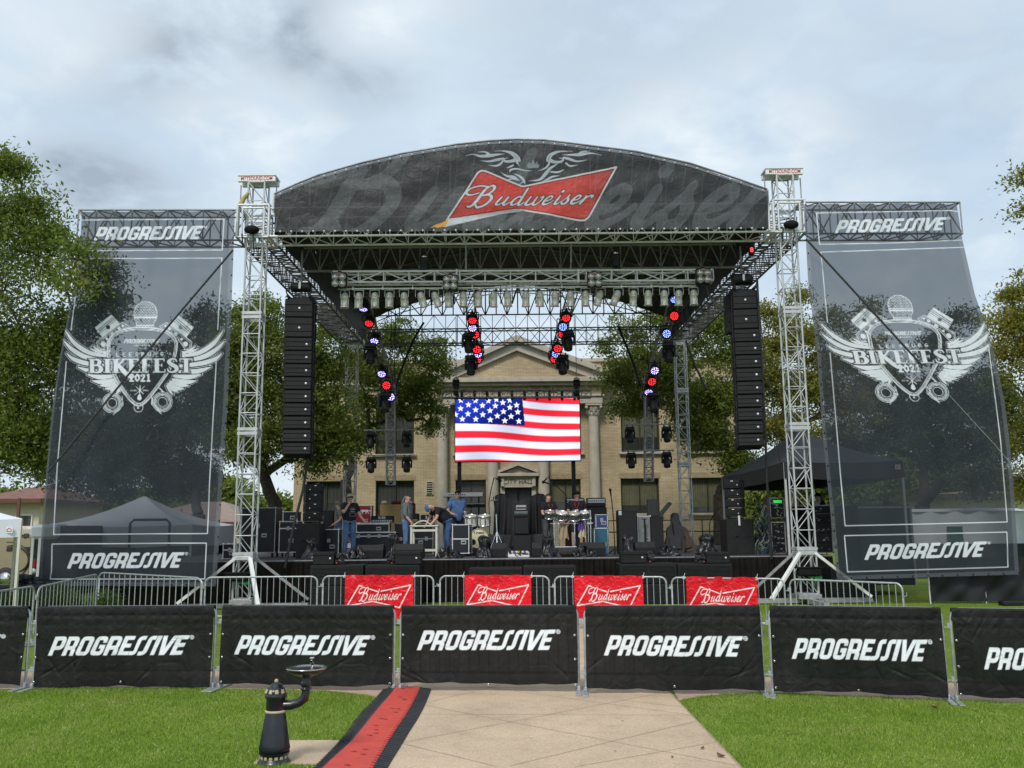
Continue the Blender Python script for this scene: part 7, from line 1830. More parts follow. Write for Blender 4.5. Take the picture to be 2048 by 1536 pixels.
for u, v, lb in ((941.5, 1041, 'white pearl tom drum nearer the rolling rack'), (968, 1041, 'white pearl tom drum nearer the black drape')):
    c = at(u, v, Yk + .1); drum(lb, Vector((c.x, Yk + .1, c.z)), 11.5 * pxm(Yk), .3, .25, rimm=STEEL)
b = MB(); c = at(955, 1050, Yk + .2); b.tube((c.x, Yk + .25, kc.z + kr), (c.x, Yk + .25, c.z + .15), .025, 6); b.tube((c.x - .3, Yk + .25, c.z + .1), (c.x + .3, Yk + .25, c.z + .1), .02, 6); b.tube((c.x - .5, Yk + .3, DECK), (c.x - .42, Yk + .3, c.z + .4), .016, 5); b.ball((c.x - .42, Yk + .3, c.z + .42), (.1, .1, .03), 8, 5)
tag(b.build('tom_mount', STEEL, None, loc=(c.x, Yk + .25, kc.z + kr)), 'chrome tom holder between the two white toms', 'drum mount')
# drape
def drape():
    Y = 30.6; P_ = [(990, 992), (1003, 987), (1012, 989), (1022, 998), (1032, 1005), (1041, 1007), (1052, 1003), (1062, 993), (1074, 987), (1086, 988), (1091, 992)]
    pts = [at(u, v, Y) for u, v in P_]; xs = [p.x for p in pts]; z_ = [p.z for p in pts]; xa, xb = xs[0], xs[-1]
    b = MB(); nu, nv = 110, 40
    def fn(u, v):
        x = xa + (xb - xa) * u; zt = float(np.interp(x, xs, z_)); spread = 1 + .1 * v; xx = (xa + xb) / 2 + (x - (xa + xb) / 2) * spread
        f = (.05 + .1 * v) * math.sin(u * 40 + 3 * math.sin(u * 7) + v) + .12 * math.sin(u * 9 + v * 2)
        return (xx, Y - .15 - .35 * v + f * (.3 + v), zt + (DECK + .25 - zt) * v + .03 * math.sin(u * 23) * v)
    b.grid(fn, nu, nv)
    def fb(u, v):
        x = xa + (xb - xa) * u; zt = float(np.interp(x, xs, z_)); return (x, Y - .15 + 1.2 * v, zt - .25 * v * v)
    b.grid(fb, 40, 8)
    tag(b.build('black_drape', mat('black_drape_cloth', (.012, .012, .0145), .8, 0, .3, 3, .2, 60), None, loc=((xa + xb) / 2, Y, DECK)), 'black cloth draped over the covered drum kit at the stage centre', 'drape')
x0, x1 = at(926, 1090, Yk).x, at(984, 1090, Yk).x; zk = kc.z - kr - .03
b = MB(); b.box(((x0 + x1) / 2, Yk + .9, (DECK + zk) / 2), (x1 - x0, 1.9, zk - DECK), .01); tag(b.build('drum_riser', DECKM, None, loc=((x0 + x1) / 2, Yk + .9, DECK)), 'low black platform under the bass drum', 'platform')
drape()
rz_ = thing('riser', tuple(at(1035, 1075, 29.9)), 'low black platform under the black drape', 'platform'); rz_.location.z = DECK
x0, x1, zb, zt = dims(975, 1088, 1069, None, 29.9); b = MB(); b.box(((x0 + x1) / 2, 31.2, (zb + zt) / 2), (x1 - x0, 2.4, zt - zb), .01); b.build('deck', DECKM, rz_)
x0, x1, zb, zt = dims(1008, 1062, 1071, None, 28.6)
a1 = amp('black floor amplifier with a sloped grille before the drape', 1026, 1063, 1071, None, 28.6, .5, pv=None)
a2 = amp('black bass combo in front of the drape', 1028.5, 1058, 1035, 1069, 29.4, .45, pv=None); 
zc3 = at(1043, 1035, 29.4).z
amp('narrow amplifier head with knobs on the bass combo', 1027.5, 1057, 1021, None, 29.4, .35, (.25, .3, .3), (.45, .85), grille=False, z0=zc3 + .003)
amp('small grey mixer on top of the amplifier head', 1032, 1053, 1010, None, 29.4, .3, (.4, .4, .42), (.1, .9), grille=False, z0=at(1043, 1021, 29.4).z + .003, body=mat('grey_mixer', (.25, .25, .26), .5))
x0, x1, zb, zt = dims(1016, 1059, 1099, None, 27.2)
pb = thing('pedal_board', ((x0 + x1) / 2, 27.4, DECK), 'white pedal board crowded with effects and cables', 'pedal board')
b = MB(); b.box(((x0 + x1) / 2, 27.45, DECK + .06), (x1 - x0, .4, .1), .01, rx=.25); b.build('board', WHITE, pb)
rd = random.Random(5)
for i in range(9):
    b = MB(); b.box((x0 + .06 + (x1 - x0 - .1) * i / 8.5, 27.38 + .1 * (i % 2), DECK + .15), (.07, .11, .05), .008, rx=.25); b.build('pedal', [BLK, CREAM, mat('purple_pedal', (.12, .05, .25), .4), ALU, mat('yellow_pedal', (.5, .35, .05), .5)][i % 5], pb)
b = MB()
for i in range(5): a = rd.uniform(0, 6); cx_ = x0 + rd.uniform(.1, .6); b.path([(cx_ + .12 * math.cos(t), 27.3 + .06 * math.sin(t * 1.2), DECK + .08 + .04 * math.sin(t + a)) for t in np.linspace(0, 6, 16)], .012, 5)
b.build('patch_cable', RUBBER, pb)
# microphone stands
def mic(label, pts, base, foot=True, head=True):
    root = thing('microphone_stand', (base.x, base.y, DECK), label, 'microphone stand', 'microphone stands on the stage')
    b = MB(); b.path([Vector((base.x, base.y, DECK + .03))] + pts, .017, 6)
    b.build('pole', BLK, root)
    if foot:
        f = MB()
        for a in (0.3, 2.4, 4.5): f.tube((base.x, base.y, DECK + .2), (base.x + .35 * math.cos(a), base.y + .35 * math.sin(a), DECK + .01), .014, 5)
        f.build('tripod', BLK, root)
    if head:
        d = (pts[-1] - pts[-2]).normalized(); h = MB(); h.path([pts[-1] - d * .02, pts[-1] + d * .13, pts[-1] + d * .16, pts[-1] + d * .22], .025, 8, rs=[.022, .028, .045, .03], cap=True); h.build('microphone', BLKM, root)
Ym = 31.5
q = at(979, 1053, Ym); mic('tall boom microphone stand left of the town hall doors', [at(978, 1002, Ym), at(982, 980, Ym), at(988, 955, Ym), at(992, 957, Ym)], q)
q = at(1101, 1053, Ym); mic('boom microphone over the percussion from the upper right', [at(1101, 965, Ym), at(1098, 951, Ym), at(1093, 957, Ym)], q)
q = at(1140, 1050, Ym + .3); mic('second boom microphone reaching towards the drape', [at(1132, 990, Ym + .3), at(1115, 974, Ym + .3), at(1096, 967, Ym + .3)], q)
q = at(1230, 1100, 28.2); mic('straight microphone stand near the blue cases', [at(1227, 1040, 28.2), at(1224, 1005, 28.2), at(1222, 991, 28.2)], q)
q = at(1420, 1090, 30); mic('black boom stand by the wrapped bundle on the right', [at(1419, 1050, 30), at(1421, 1040, 30), at(1424, 1036, 30)], q)
q = at(990, 1090, 29); mic('chrome cymbal stand beside the bass drum', [at(991, 1040, 29), at(989, 1010, 29), at(987, 993, 29)], q, head=False)
cy = MB(); c = at(990, 1001, 29); cy.lathe([(0.02, .04), (.06, .035), (.18, .0), (.17, -.005), (.05, .02)], 18, tuple(c)); tag(cy.build('cymbal', mat('bronze_cymbal', (.2, .12, .05), .3, .9), None, loc=tuple(c)), 'small dark cymbal on the stand beside the bass drum', 'cymbal')
tp = MB(); c = at(994, 1085, 28.8)
for dx_ in (-.28, .0, .3): tp.tube((c.x, 28.8, DECK + .75), (c.x + dx_, 28.8 - (.25 if dx_ == 0 else 0), DECK + .02), .022, 6)
tp.tube((c.x, 28.8, DECK + .75), (c.x - .02, 28.8, DECK + 1.3), .022, 6); tag(tp.build('tripod_stand', STEEL, None, loc=(c.x, 28.8, DECK)), 'bright chrome tripod right of the bass drum', 'stand')
# percussion rack
Yp_ = 29.0
pr = thing('percussion_rack', tuple(at(1140, 1100, Yp_)), 'chrome percussion rack of tubes and clamps', 'rack'); pr.location.z = DECK
b = MB(); W3 = lambda u, v, dy=0.: at(u, v, Yp_ + dy)
zr = W3(1140, 1047).z; zl = DECK + .25
for u in (1108, 1117, 1149, 1176, 1181): q = W3(u, 1050, .1 if u in (1117, 1176) else 0); b.tube((q.x, q.y, DECK), (q.x, q.y, W3(u, 1020).z), .026, 7)
b.tube((W3(1100, 1047).x, Yp_, zr), (W3(1186, 1047).x, Yp_, zr), .028, 7); b.tube((W3(1110, 1083).x, Yp_ - .05, zl), (W3(1180, 1083).x, Yp_ - .05, zl), .028, 7); b.tube((W3(1118, 1083).x, Yp_ - .4, DECK + .06), (W3(1160, 1083).x, Yp_ - .4, DECK + .06), .02, 6)
for u in (1108, 1117, 1149, 1176, 1181):
    for z in (zr, W3(u, 1036).z): q = W3(u, 1050); b.box((q.x, Yp_ - .01, z), (.09, .1, .09), .015)
b.build('frame', STEEL, pr)
for (u, v, r_, mm, lb) in ((1099, 1026, 8.5, mat('brown_skin_head', (.33, .22, .13), .6), 'small hand drum with a brown head'), (1123.5, 1028, 11.5, mat('white_drum_head', (.62, .6, .55), .5), 'hand drum with a white head left of the centre of the rack'), (1148, 1029, 11, mat('tan_skin_head', (.45, .36, .26), .6), 'hand drum with a tan head'), (1169, 1027, 9, mat('white_drum_head'), 'small hand drum with a white head at the right of the rack')):
    c = at(u, v, Yp_ - .1); drum(lb, Vector((c.x, Yp_ - .1, c.z - .06)), r_ * pxm(Yp_), .2, .35, 'hand_drum', mm, rimm=STEEL, shell=mat('steel_shell', (.4, .38, .34), .3, .8), grp='hand drums on the chrome rack')
def towel(label, u, v0, v1, w_, m_, seed):
    a, c = at(u, v0, Yp_ - .12), at(u, v1, Yp_ - .12); b = MB()
    b.grid(lambda s, t: (a.x + (s - .5) * w_ * (1 + .5 * t), Yp_ - .09 - .03 * math.sin(s * 14 + t * 3 + seed) - .03 * t, a.z + (c.z - a.z) * t * (1 - .1 * math.sin(s * 9 + seed))), 20, 14)
    tag(b.build('towel', m_, None, loc=(a.x, Yp_ - .1, c.z)), label, 'towel', 'towels hung on the percussion rack')
towel('tan cloth bag hanging from the percussion rack', 1127, 1049, 1079, .22, mat('tan_cloth', (.36, .27, .17), .9), 1)
towel('pale beige towel hanging from the percussion rack', 1164, 1058, 1075, .16, mat('beige_cloth', (.5, .43, .3), .9), 2)
towel('purple towel hanging from the percussion rack', 1162, 1042, 1060, .14, mat('purple_cloth', (.1, .06, .3), .9), 3)
# right hand amplifiers and cases
amp('bass cabinet under the silver faced head', 1174, 1214, 1014, None, 31.5, .5, pv=None)
amp('amplifier head with a silver face right of the man in the black cap', 1174, 1212, 995.5, None, 31.5, .35, (.45, .46, .46), (.45, .88), z0=at(1193, 1014, 31.5).z + .003)
amp('amplifier head with a silver face behind the man in the black cap', 1131, 1169, 995.5, 1013, 32, .35, (.45, .46, .46), (.4, .88))
amp('bass cabinet behind the man in the black cap', 1131, 1169, 1014, None, 32, .5, pv=None)
case('blue flight case with bright edges', 1189, 1216, 1057, None, 29.6, .5, .0, TEAL, 0, split=0, edge=STEEL)
case('dark blue flight case standing on another case', 1192, 1215, 1029.5, None, 29.7, .4, .0, CASEB, 1, split=0, z0=at(1204, 1057, 29.6).z + .014, edge=STEEL)
b = MB(); q = at(1191, 1090, 28.6); b.lathe([(0, 0), (.075, 0), (.085, .12), (.06, .2), (.035, .27), (.06, .33), (.06, .4), (0, .4)], 14, (q.x, 28.6, DECK)); tag(b.build('wooden_shaker', mat('orange_wood', (.36, .13, .05), .35), None, loc=(q.x, 28.6, DECK)), 'orange wooden hand percussion piece before the blue case', 'instrument')
bc = amp('tall black bass cabinet with a pale label in its corner', 1236, 1274, 1020, None, 30, .6, pv=None)
b = MB(); q = at(1240, 1026, 30); b.box((q.x, 29.985, q.z), (.1, .01, .14), .003); b.build('label_plate', mat('pale_label', (.4, .5, .55), .5), bc)
case('grey flight case with bright edges and a hand truck before it', 1275.5, 1301, 1032.5, None, 30.3, .5, 0, mat('grey_laminate', (.2, .21, .22), .5), 1, split=0)
b = MB(); q = at(1290, 1070, 30.1); b.tube((q.x, 30.1, DECK), (q.x, 30.1, at(1290, 1038, 30.1).z), .03, 7); b.box((q.x, 30.1, at(1290, 1038, 30.1).z), (.2, .04, .03), .01); b.box((q.x, 30.05, DECK + .02), (.3, .3, .03), .005); b.lathe([(0, -.03), (.1, -.03), (.1, .03), (0, .03)], 14, (q.x + .16, 30.12, DECK + .1), axis='X'); b.lathe([(0, -.03), (.1, -.03), (.1, .03), (0, .03)], 14, (q.x - .16, 30.12, DECK + .1), axis='X')
tag(b.build('hand_truck', BLK, None, loc=(q.x, 30.1, DECK)), 'black hand truck leaning on the grey case', 'hand truck')
amp('black upright amplifier cabinet left of the gig bags', 1301, 1327, 1033, None, 30.2, .6, pv=None)
b = MB(); zt = at(1314, 1033, 30.2).z; x0, x1 = at(1318, 1033, 30.2).x, at(1346, 1011, 30.2).x; b.prism([(x0, 30.3, zt + .01), (x0 + .12, 30.3, zt + .01), (x1, 30.3, zt + .42), (x1 - .08, 30.3, zt + .48)], (0, .5, 0)); b.box((x0 - .15, 30.6, zt + .3), (.35, .3, .56), .01)
tag(b.build('open_case_lid', mat('charcoal_lid', (.025, .025, .028), .5), None, loc=(x0, 30.5, zt)), 'open black case with a raised lid beside the gig bags', 'case')
GIG = mat('gig_bag_nylon', (.026, .026, .03), .75, 0, .25, 6, .2, 90); GIG2 = mat('brown_gig_bag', (.07, .052, .038), .8, 0, .25, 6, .2, 90)
def gig(label, u, vb, vt, Y, lean, m_):
    b0, t0 = at(u, vb, Y), at(u, vt, Y); h = t0.z - DECK; root = thing('guitar_bag', (b0.x, Y, DECK), label, 'guitar bag', 'soft guitar bags leaning at the back')
    prof = [(.28, .0), (.33, .1), (.34, .25), (.27, .42), (.3, .52), (.26, .62), (.14, .72), (.13, .95), (.09, 1.0)]
    E = Matrix.Translation((b0.x, Y, DECK)) @ Matrix.Rotation(lean, 4, 'Y') @ Matrix.Rotation(-.12, 4, 'X')
    b = MB().T(E); out_ = [(-w_, 0, z * h) for w_, z in prof] + [(w_, 0, z * h) for w_, z in prof[::-1]]; b.prism(out_, (0, .2, 0)); b.build('bag', m_, root)
    b = MB().T(E); b.box((0, -.025, h * .24), (.42, .05, h * .3), .03); b.build('pocket', m_, root)
    b = MB().T(E); b.path([(-.1, -.02, h * .75), (-.1, -.06, h * .62), (-.05, -.02, h * .45)], .018, 5); b.build('strap', BLKM, root)
gig('black soft guitar bag leaning at the back of the stage', 1350, 1087, 1025, 30.5, .06, GIG); gig('brown soft guitar bag leaning beside the black one', 1374, 1086, 1030, 30.8, -.3, GIG2)
# racks beneath the black tent
def rack(label, u0, u1, v0, v1, Y, seed, green=False):
    x0, x1, zb, zt = dims(u0, u1, v0, v1, Y); root = thing('equipment_rack', ((x0 + x1) / 2, Y + .4, zb), label, 'rack', 'equipment racks under the black tent'); w_, h = x1 - x0, zt - zb; rd = random.Random(seed); cx_ = (x0 + x1) / 2
    b = MB(); b.box((cx_, Y + .4, zb + h / 2), (w_, .8, h), .01); b.build('body', CASEK, root)
    e = MB()
    for x in (x0, x1): e.box((x, Y - .01, zb + h / 2), (.035, .03, h)); 
    e.box((cx_, Y - .01, zt), (w_ + .03, .03, .035)); e.box((cx_, Y - .01, zb + .02), (w_ + .03, .03, .035)); e.build('edging', ALUD, root)
    for k in range(5):
        z = zb + h * (k + .5) / 5; u = MB(); u.box((cx_, Y - .01, z), (w_ * .86, .03, h / 5 * .8), .004); uo = u.build('unit', BLK, root)
        l = MB()
        for i in range(rd.randint(3, 7)): l.box((cx_ + rd.uniform(-.4, .4) * w_, Y - .03, z + rd.uniform(-.05, .05)), (rd.uniform(.02, .08), .01, rd.uniform(.01, .03)))
        l.build('fittings', ALUD, uo)
    if green: g_ = MB(); g_.box((cx_ + .02, Y - .03, zt - h * .18), (w_ * .6, .012, .09), .003); g_.build('lit_display', mat('green_display', (.05, .6, .12), .4, emit=.5), root)
rack('equipment rack with a small green lit display', 1540, 1568, 996, 1036, 28.6, 1, True); rack('equipment rack full of patch cables under the other rack', 1543, 1570, 1044.6, None, 28.5, 2); rack('dark rack behind the right tower', 1578, 1622, 1012, None, 29.4, 3); rack('black road rack before the man under the tent', 1627, 1662, 1011, None, 28.4, 4)
cb_ = thing('cable_bundle', tuple(at(1525, 1080, 28.2)), 'tangle of blue and black cables beside the right bass cabinet', 'cables'); cb_.location.z = DECK
rd = random.Random(9)
for j, mm in enumerate([RUBBER, mat('blue_cable', (.04, .12, .2), .5), mat('grey_cable', (.3, .32, .34), .5), RUBBER]):
    b = MB()
    for i in range(5):
        x = at(1512 + rd.uniform(0, 30), 1080, 28.2).x; zt = DECK + rd.uniform(.7, 1.7); b.path([(x + .12 * math.sin(t * 2 + i), 28.2 + .1 * math.cos(t * 1.7 + j), DECK + .02 + (zt - DECK) * (1 - t / 6) + .05 * math.sin(t * 4)) for t in np.linspace(0, 6, 20)], .013, 5)
    b.build('cable', mm, cb_)
rr = MB(); 
for (u0, u1) in ((1629, 1668),):
    a, c = at(u0, 1028, 27.2), at(u1, 1028, 27.2); rr.path([(a.x, 27.2, DECK), (a.x, 27.2, a.z - .06), (a.x + .06, 27.2, a.z), (c.x, 27.2, c.z)], .02, 6); rr.tube((a.x, 27.2, at(u0, 1063, 27.2).z), (c.x, 27.2, at(u0, 1063, 27.2).z), .016, 6); rr.tube(((a.x + c.x) / 2, 27.2, DECK), ((a.x + c.x) / 2, 27.2, at(u0, 1063, 27.2).z), .014, 6)
tag(rr.build('guard_rail', BLK, None, loc=(a.x, 27.2, DECK)), 'black guard rail at the right stage edge beside the printed banner', 'rail')
b = MB(); a, c = at(261, 1040, 27.5), at(340, 1040, 27.5); b.path([(a.x, 27.5, 0), (a.x, 27.5, a.z - .1), (a.x + .1, 27.5, a.z), (c.x - .1, 27.5, a.z), (c.x, 27.5, a.z - .1), (c.x, 27.5, 0)], .04, 7); b.tube((a.x, 27.5, .9), (c.x, 27.5, .9), .03, 6)
tag(b.build('guard_rail', BLK, None, loc=(a.x, 27.5, 0)), 'black stair rail seen through the left printed banner', 'rail')
tr_ = thing('black_trailer', tuple(at(1770, 1130, 27.6)), 'dark equipment box seen through the right printed banner', 'trailer'); tr_.location.z = 0
x0, x1 = at(1718, 1050, 27.6).x, at(1824, 1050, 27.6).x; zt = at(1770, 1009, 27.6).z
b = MB(); b.box(((x0 + x1) / 2, 28.6, zt / 2 + .15), (x1 - x0, 2., zt - .3), .02); b.build('body', mat('dark_slate_paint', (.022, .026, .03), .5, 0, .2, 3), tr_)
b = MB(); b.box((x1 - .02, 27.58, zt / 2 + .1), (.06, .04, zt - .4)); b.box(((x0 + x1) / 2, 27.58, zt - .08), (x1 - x0, .04, .06)); b.build('edging', ALUD, tr_)
bl2 = thing('fence_screen', tuple(at(1950, 1235, 25)), 'black fabric screen fence at the lower right', 'fence'); bl2.location.z = 0
x0, x1 = at(1862, 1190, 24.6).x, at(2200, 1190, 24.6).x; zt = 1.15
b = MB(); b.grid(lambda u, v: (x0 + (x1 - x0) * u, 24.6 + .06 * math.sin(u * 18 + v * 6) + .04 * math.sin(u * 43 - v * 9), .06 + zt * v), 120, 16); b.build('fabric', mat('black_fence_fabric', (.011, .013, .016), .85, 0, .3, 2, .3, 6), bl2)
for u in (0., .33, .66, 1.): x = x0 + (x1 - x0) * u; b = MB(); b.tube((x, 24.66, 0), (x, 24.66, zt + (.25 if u == 0 else .08)), .022, 6); b.build('post', ALU, bl2)
b = MB(); q = at(2020, 1225, 24); b.box((q.x, 23.9, .06), (.55, .3, .12), .03); tag(b.build('sandbag', BLK, None, loc=(q.x, 23.9, 0)), 'black weight lying before the fence screen', 'weight')
# ------------------------------------------------------------ people
def skin_mesh(joints, edges, rad, rootj, sub=2):
    names = list(joints); ix = {n: i for i, n in enumerate(names)}
    me = bpy.data.meshes.new('tmp'); me.from_pydata([tuple(joints[n]) for n in names], [(ix[a], ix[b]) for a, b in edges], [])
    o = bpy.data.objects.new('tmp', me); COL.objects.link(o)
    me.skin_vertices.new(name='s') if hasattr(me.skin_vertices, 'new') else None
    md = o.modifiers.new('s', 'SKIN'); md.use_smooth_shade = True
    if not me.skin_vertices:
        bpy.context.view_layer.objects.active = o; bpy.ops.mesh.customdata_skin_add()
    for n in names:
        v = me.skin_vertices[0].data[ix[n]]; r = rad[n]; v.radius = r if isinstance(r, tuple) else (r, r); v.use_root = n == rootj
    sb = o.modifiers.new('u', 'SUBSURF'); sb.levels = sub; sb.render_levels = sub
    dg = bpy.context.evaluated_depsgraph_get(); ev = o.evaluated_get(dg); m2 = ev.to_mesh()
    V = [tuple(v.co) for v in m2.vertices]; F = [tuple(p.vertices) for p in m2.polygons]
    ev.to_mesh_clear(); bpy.data.objects.remove(o); bpy.data.meshes.remove(me)
    return V, F
FLESH = mat('skin', (.52, .3, .22), .55, 0, .1, 12)
HAIRG = mat('grey_hair', (.22, .2, .18), .8, 0, .3, 40); HAIRB = mat('dark_hair', (.05, .035, .025), .8, 0, .3, 40)
JEANS = mat('blue_denim', (.09, .16, .3), .85, 0, .35, 6, .3, 60)
STAND = dict(pelvis=(0, 0, .95), waist=(0, 0, 1.1), chest=(0, 0, 1.3), neck=(0, .01, 1.48), jaw=(0, -.03, 1.555), crown=(0, .0, 1.67),
             shL=(-.185, 0, 1.42), elL=(-.24, .02, 1.14), wrL=(-.25, -.05, .9), haL=(-.25, -.08, .82), shR=(.185, 0, 1.42), elR=(.24, .02, 1.14), wrR=(.25, -.05, .9), haR=(.25, -.08, .82),
             hipL=(-.095, 0, .9), knL=(-.11, -.02, .5), anL=(-.12, .02, .09), toL=(-.13, -.13, .035), hipR=(.095, 0, .9), knR=(.11, -.02, .5), anR=(.12, .02, .09), toR=(.13, -.13, .035))
EDG = [('pelvis', 'waist'), ('waist', 'chest'), ('chest', 'neck'), ('neck', 'jaw'), ('jaw', 'crown')] + [e for s in 'LR' for e in (('chest', 'sh' + s), ('sh' + s, 'el' + s), ('el' + s, 'wr' + s), ('wr' + s, 'ha' + s), ('pelvis', 'hip' + s), ('hip' + s, 'kn' + s), ('kn' + s, 'an' + s), ('an' + s, 'to' + s))]
RAD = dict(pelvis=(.15, .115), waist=(.15, .11), chest=(.165, .12), neck=.058, jaw=(.068, .082), crown=(.075, .09))
for s in 'LR': RAD.update({'sh' + s: .07, 'el' + s: .045, 'wr' + s: .033, 'ha' + s: (.04, .022), 'hip' + s: .088, 'kn' + s: .06, 'an' + s: .042, 'to' + s: .036})
def person(label, u, vhead, Y, pose, shirt, sleeve, trousers, shorts=False, hair=None, hat=None, rz=0., belly=0., extra=None, zoff=0., shoes=None, k=None, lens=False):
    """u, vhead: pixel of the crown; feet rest on the stage"""
    J = {n: Vector(p) for n, p in STAND.items()}
    for n, p in pose.items(): J[n] = Vector(p)
    top = at(u, vhead, Y); ztop = J['crown'].z + .1
    k = k or (top.z - DECK - zoff) / ztop
    E = Matrix.Translation((0, 0, DECK + zoff)) @ Matrix.Rotation(rz, 4, 'Z') @ Matrix.Diagonal((k, k, k, 1))
    cr = E @ J['crown']; E = Matrix.Translation((top.x - cr.x, Y - cr.y, 0)) @ E
    base = E @ Vector((J['pelvis'].x * .5, 0, 0)); root = thing('person', (base.x, base.y, DECK + zoff), label, 'person', 'people working on the stage')
    rad = dict(RAD); rad['waist'] = (.15 + belly, .11 + belly * 1.3)
    def put(name, V, F, m_, parent=root, sm=True):
        b = MB().T(E); b._add(V, F, sm); return b.build(name, m_, parent)
    V, F = skin_mesh({n: J[n] for n in RAD}, EDG, {**rad, 'pelvis': .095, 'waist': .1, 'chest': .105}, 'pelvis')
    b = MB().T(E); b._add(V, F, True)
    up = (J['crown'] - J['jaw']).normalized(); hd = pose.get('face', (0, -1, -.1)); fw = (Vector(hd) - up * Vector(hd).dot(up)).normalized(); sd = up.cross(fw)
    hc = J['jaw'].lerp(J['crown'], .45)
    b.ball(hc + fw * .088 - up * .012, (.016, .016, .02), 6, 5)                            # nose
    for s_ in (-1, 1): b.ball(hc + sd * s_ * .074, (.012, .018, .026), 6, 5)               # ears
    for s in 'LR':                                                                         # five fingers on each hand
        a, c = J['wr' + s], J['ha' + s]; d = (c - a).normalized(); o_ = d.cross(Vector((0, 0, 1)) if abs(d.z) < .8 else Vector((0, 1, 0))).normalized()
        for i, (off, ln) in enumerate(((-.028, .065), (-.01, .078), (.009, .074), (.026, .058))):
            st_ = c + o_ * off; b.path([st_ - d * .01, st_ + d * ln * .5, st_ + d * ln * .85 + fw * .02], .0095, 5, .007, cap=True)
        b.path([a.lerp(c, .45) + o_ * -.03, c + o_ * -.055 - d * .005, c + o_ * -.052 + d * .03], .011, 5, .008, cap=True)
    b.build('body', FLESH, root)
    e = MB().T(E)
    for s_ in (-1, 1): e.ball(hc + fw * .078 + up * .02 + sd * s_ * .03, (.011, .008, .008), 6, 5)
    e.box(hc + fw * .082 - up * .05, (.04, .012, .008)) if abs(fw.y) > .5 else e.box(hc + fw * .082 - up * .05, (.012, .04, .008))
    e.build('face_features', mat('eye_dark', (.05, .025, .02), .5), root)
    tor = ['pelvis', 'waist', 'chest', 'neck'] + ['sh' + s for s in 'LR'] + ['el' + s for s in 'LR']
    JJ = {n: J[n] for n in tor}; rr = {n: (tuple(x + .022 for x in rad[n]) if isinstance(rad[n], tuple) else rad[n] + .022) for n in tor}
    JJ['neck'] = J['chest'].lerp(J['neck'], .72); rr['neck'] = .085
    JJ['hem'] = J['pelvis'] + (J['pelvis'] - J['waist']).normalized() * .09; rr['hem'] = tuple(x + .03 for x in rad['pelvis'])
    ed = [e_ for e_ in EDG if e_[0] in JJ and e_[1] in JJ] + [('pelvis', 'hem')]
    for s in 'LR':
        if sleeve == 'short': JJ['el' + s] = J['sh' + s].lerp(J['el' + s], .72); rr['el' + s] = .074
        else: JJ['wr' + s] = J['el' + s].lerp(J['wr' + s], .8 if sleeve == 'long' else .3); rr['wr' + s] = .05; ed.append(('el' + s, 'wr' + s))
    V, F = skin_mesh(JJ, ed, rr, 'chest'); put('shirt', V, F, shirt)
    low = ['pelvis'] + [a + s for s in 'LR' for a in ('hip', 'kn', 'an')]
    JJ = {n: J[n] for n in low}; rr = {n: (tuple(x + .018 for x in rad[n]) if isinstance(rad[n], tuple) else rad[n] + .022) for n in low}
    JJ['belt'] = J['pelvis'].lerp(J['waist'], .8); rr['belt'] = tuple(x + .005 for x in rad['waist'])
    ed = [e_ for e_ in EDG if e_[0] in JJ and e_[1] in JJ] + [('pelvis', 'belt')]
    if shorts:
        for s in 'LR': JJ['kn' + s] = J['hip' + s].lerp(J['kn' + s], .85); rr['kn' + s] = .092; JJ.pop('an' + s); 
        ed = [e_ for e_ in ed if e_[1][:2] != 'an']
    V, F = skin_mesh(JJ, ed, rr, 'pelvis'); put('shorts' if shorts else 'trousers', V, F, trousers)
    for s in 'LR':
        h = MB().T(E); a, c = J['an' + s], J['to' + s]; d = (c - a); d.z = 0; d.normalize(); h.path([a - d * .06 + Vector((0, 0, -.045)), a + Vector((0, 0, -.03)), c, c + d * .07 - Vector((0, 0, .005))], .05, 8, rs=[.04, .055, .048, .02], cap=True); h.build('shoe', shoes or BLKM, root)
    if hair:
        h = MB().T(E); hm, back, topo = hair
        def cap(u_, v_):
            a = 2 * math.pi * u_; lim = .35 + .65 * (.5 - .5 * math.cos(a))      # front (a=0) short, back long
            ph = topo + (back * lim - topo) * v_ if back * lim > topo else topo; r_ = .1 * (1 + .03 * noise.noise(Vector((a * 3, v_ * 4, 1))))
            return hc + up * .03 + (up * math.cos(ph) * 1.05 + fw * math.sin(ph) * math.cos(a) * 1.0 + sd * math.sin(ph) * math.sin(a) * .86) * r_
        h.grid(cap, 24, 10); ho = h.build('hair', hm, root)
    if hat:
        hm, kind = hat; h = MB().T(E)
        hb = hc + up * .045
        def dome(u_, v_):
            a = 2 * math.pi * u_; ph = v_ * math.pi / 2; return hb + (up * math.cos(ph) * (.085 if kind == 'flat' else .098) + (fw * math.cos(a) * 1.08 + sd * math.sin(a) * .9) * math.sin(ph) * .104)
        h.grid(dome, 24, 8)
        if kind != 'bandana':
            def brim(u_, v_):
                a = (u_ - .5) * 2.2; return hb + fw * (math.cos(a) * (.098 + .085 * v_) + .012) + sd * math.sin(a) * (.096 + (.0 if kind == 'cap' else .015) * v_) - up * (.012 + .03 * v_ - .02 * math.cos(a * 1.4) * v_)
            h.grid(brim, 14, 4)
            def brim2(u_, v_): return brim(u_, v_) - up * .008
            h.grid(brim2, 14, 4)
        h.build('hat', hm, root)
    if lens:
        g_ = MB().T(E)
        for s_ in (-1, 1): g_.ball(hc + fw * .085 + up * .02 + sd * s_ * .032, (.028, .018, .02), 8, 6)
        for s_ in (-1, 1): g_.tube(hc + fw * .08 + up * .022 + sd * s_ * .06, hc + up * .018 + sd * s_ * .082, .006, 4)
        g_.build('sunglasses', BLK, root)
    if extra: extra(E, J, root)
    return root
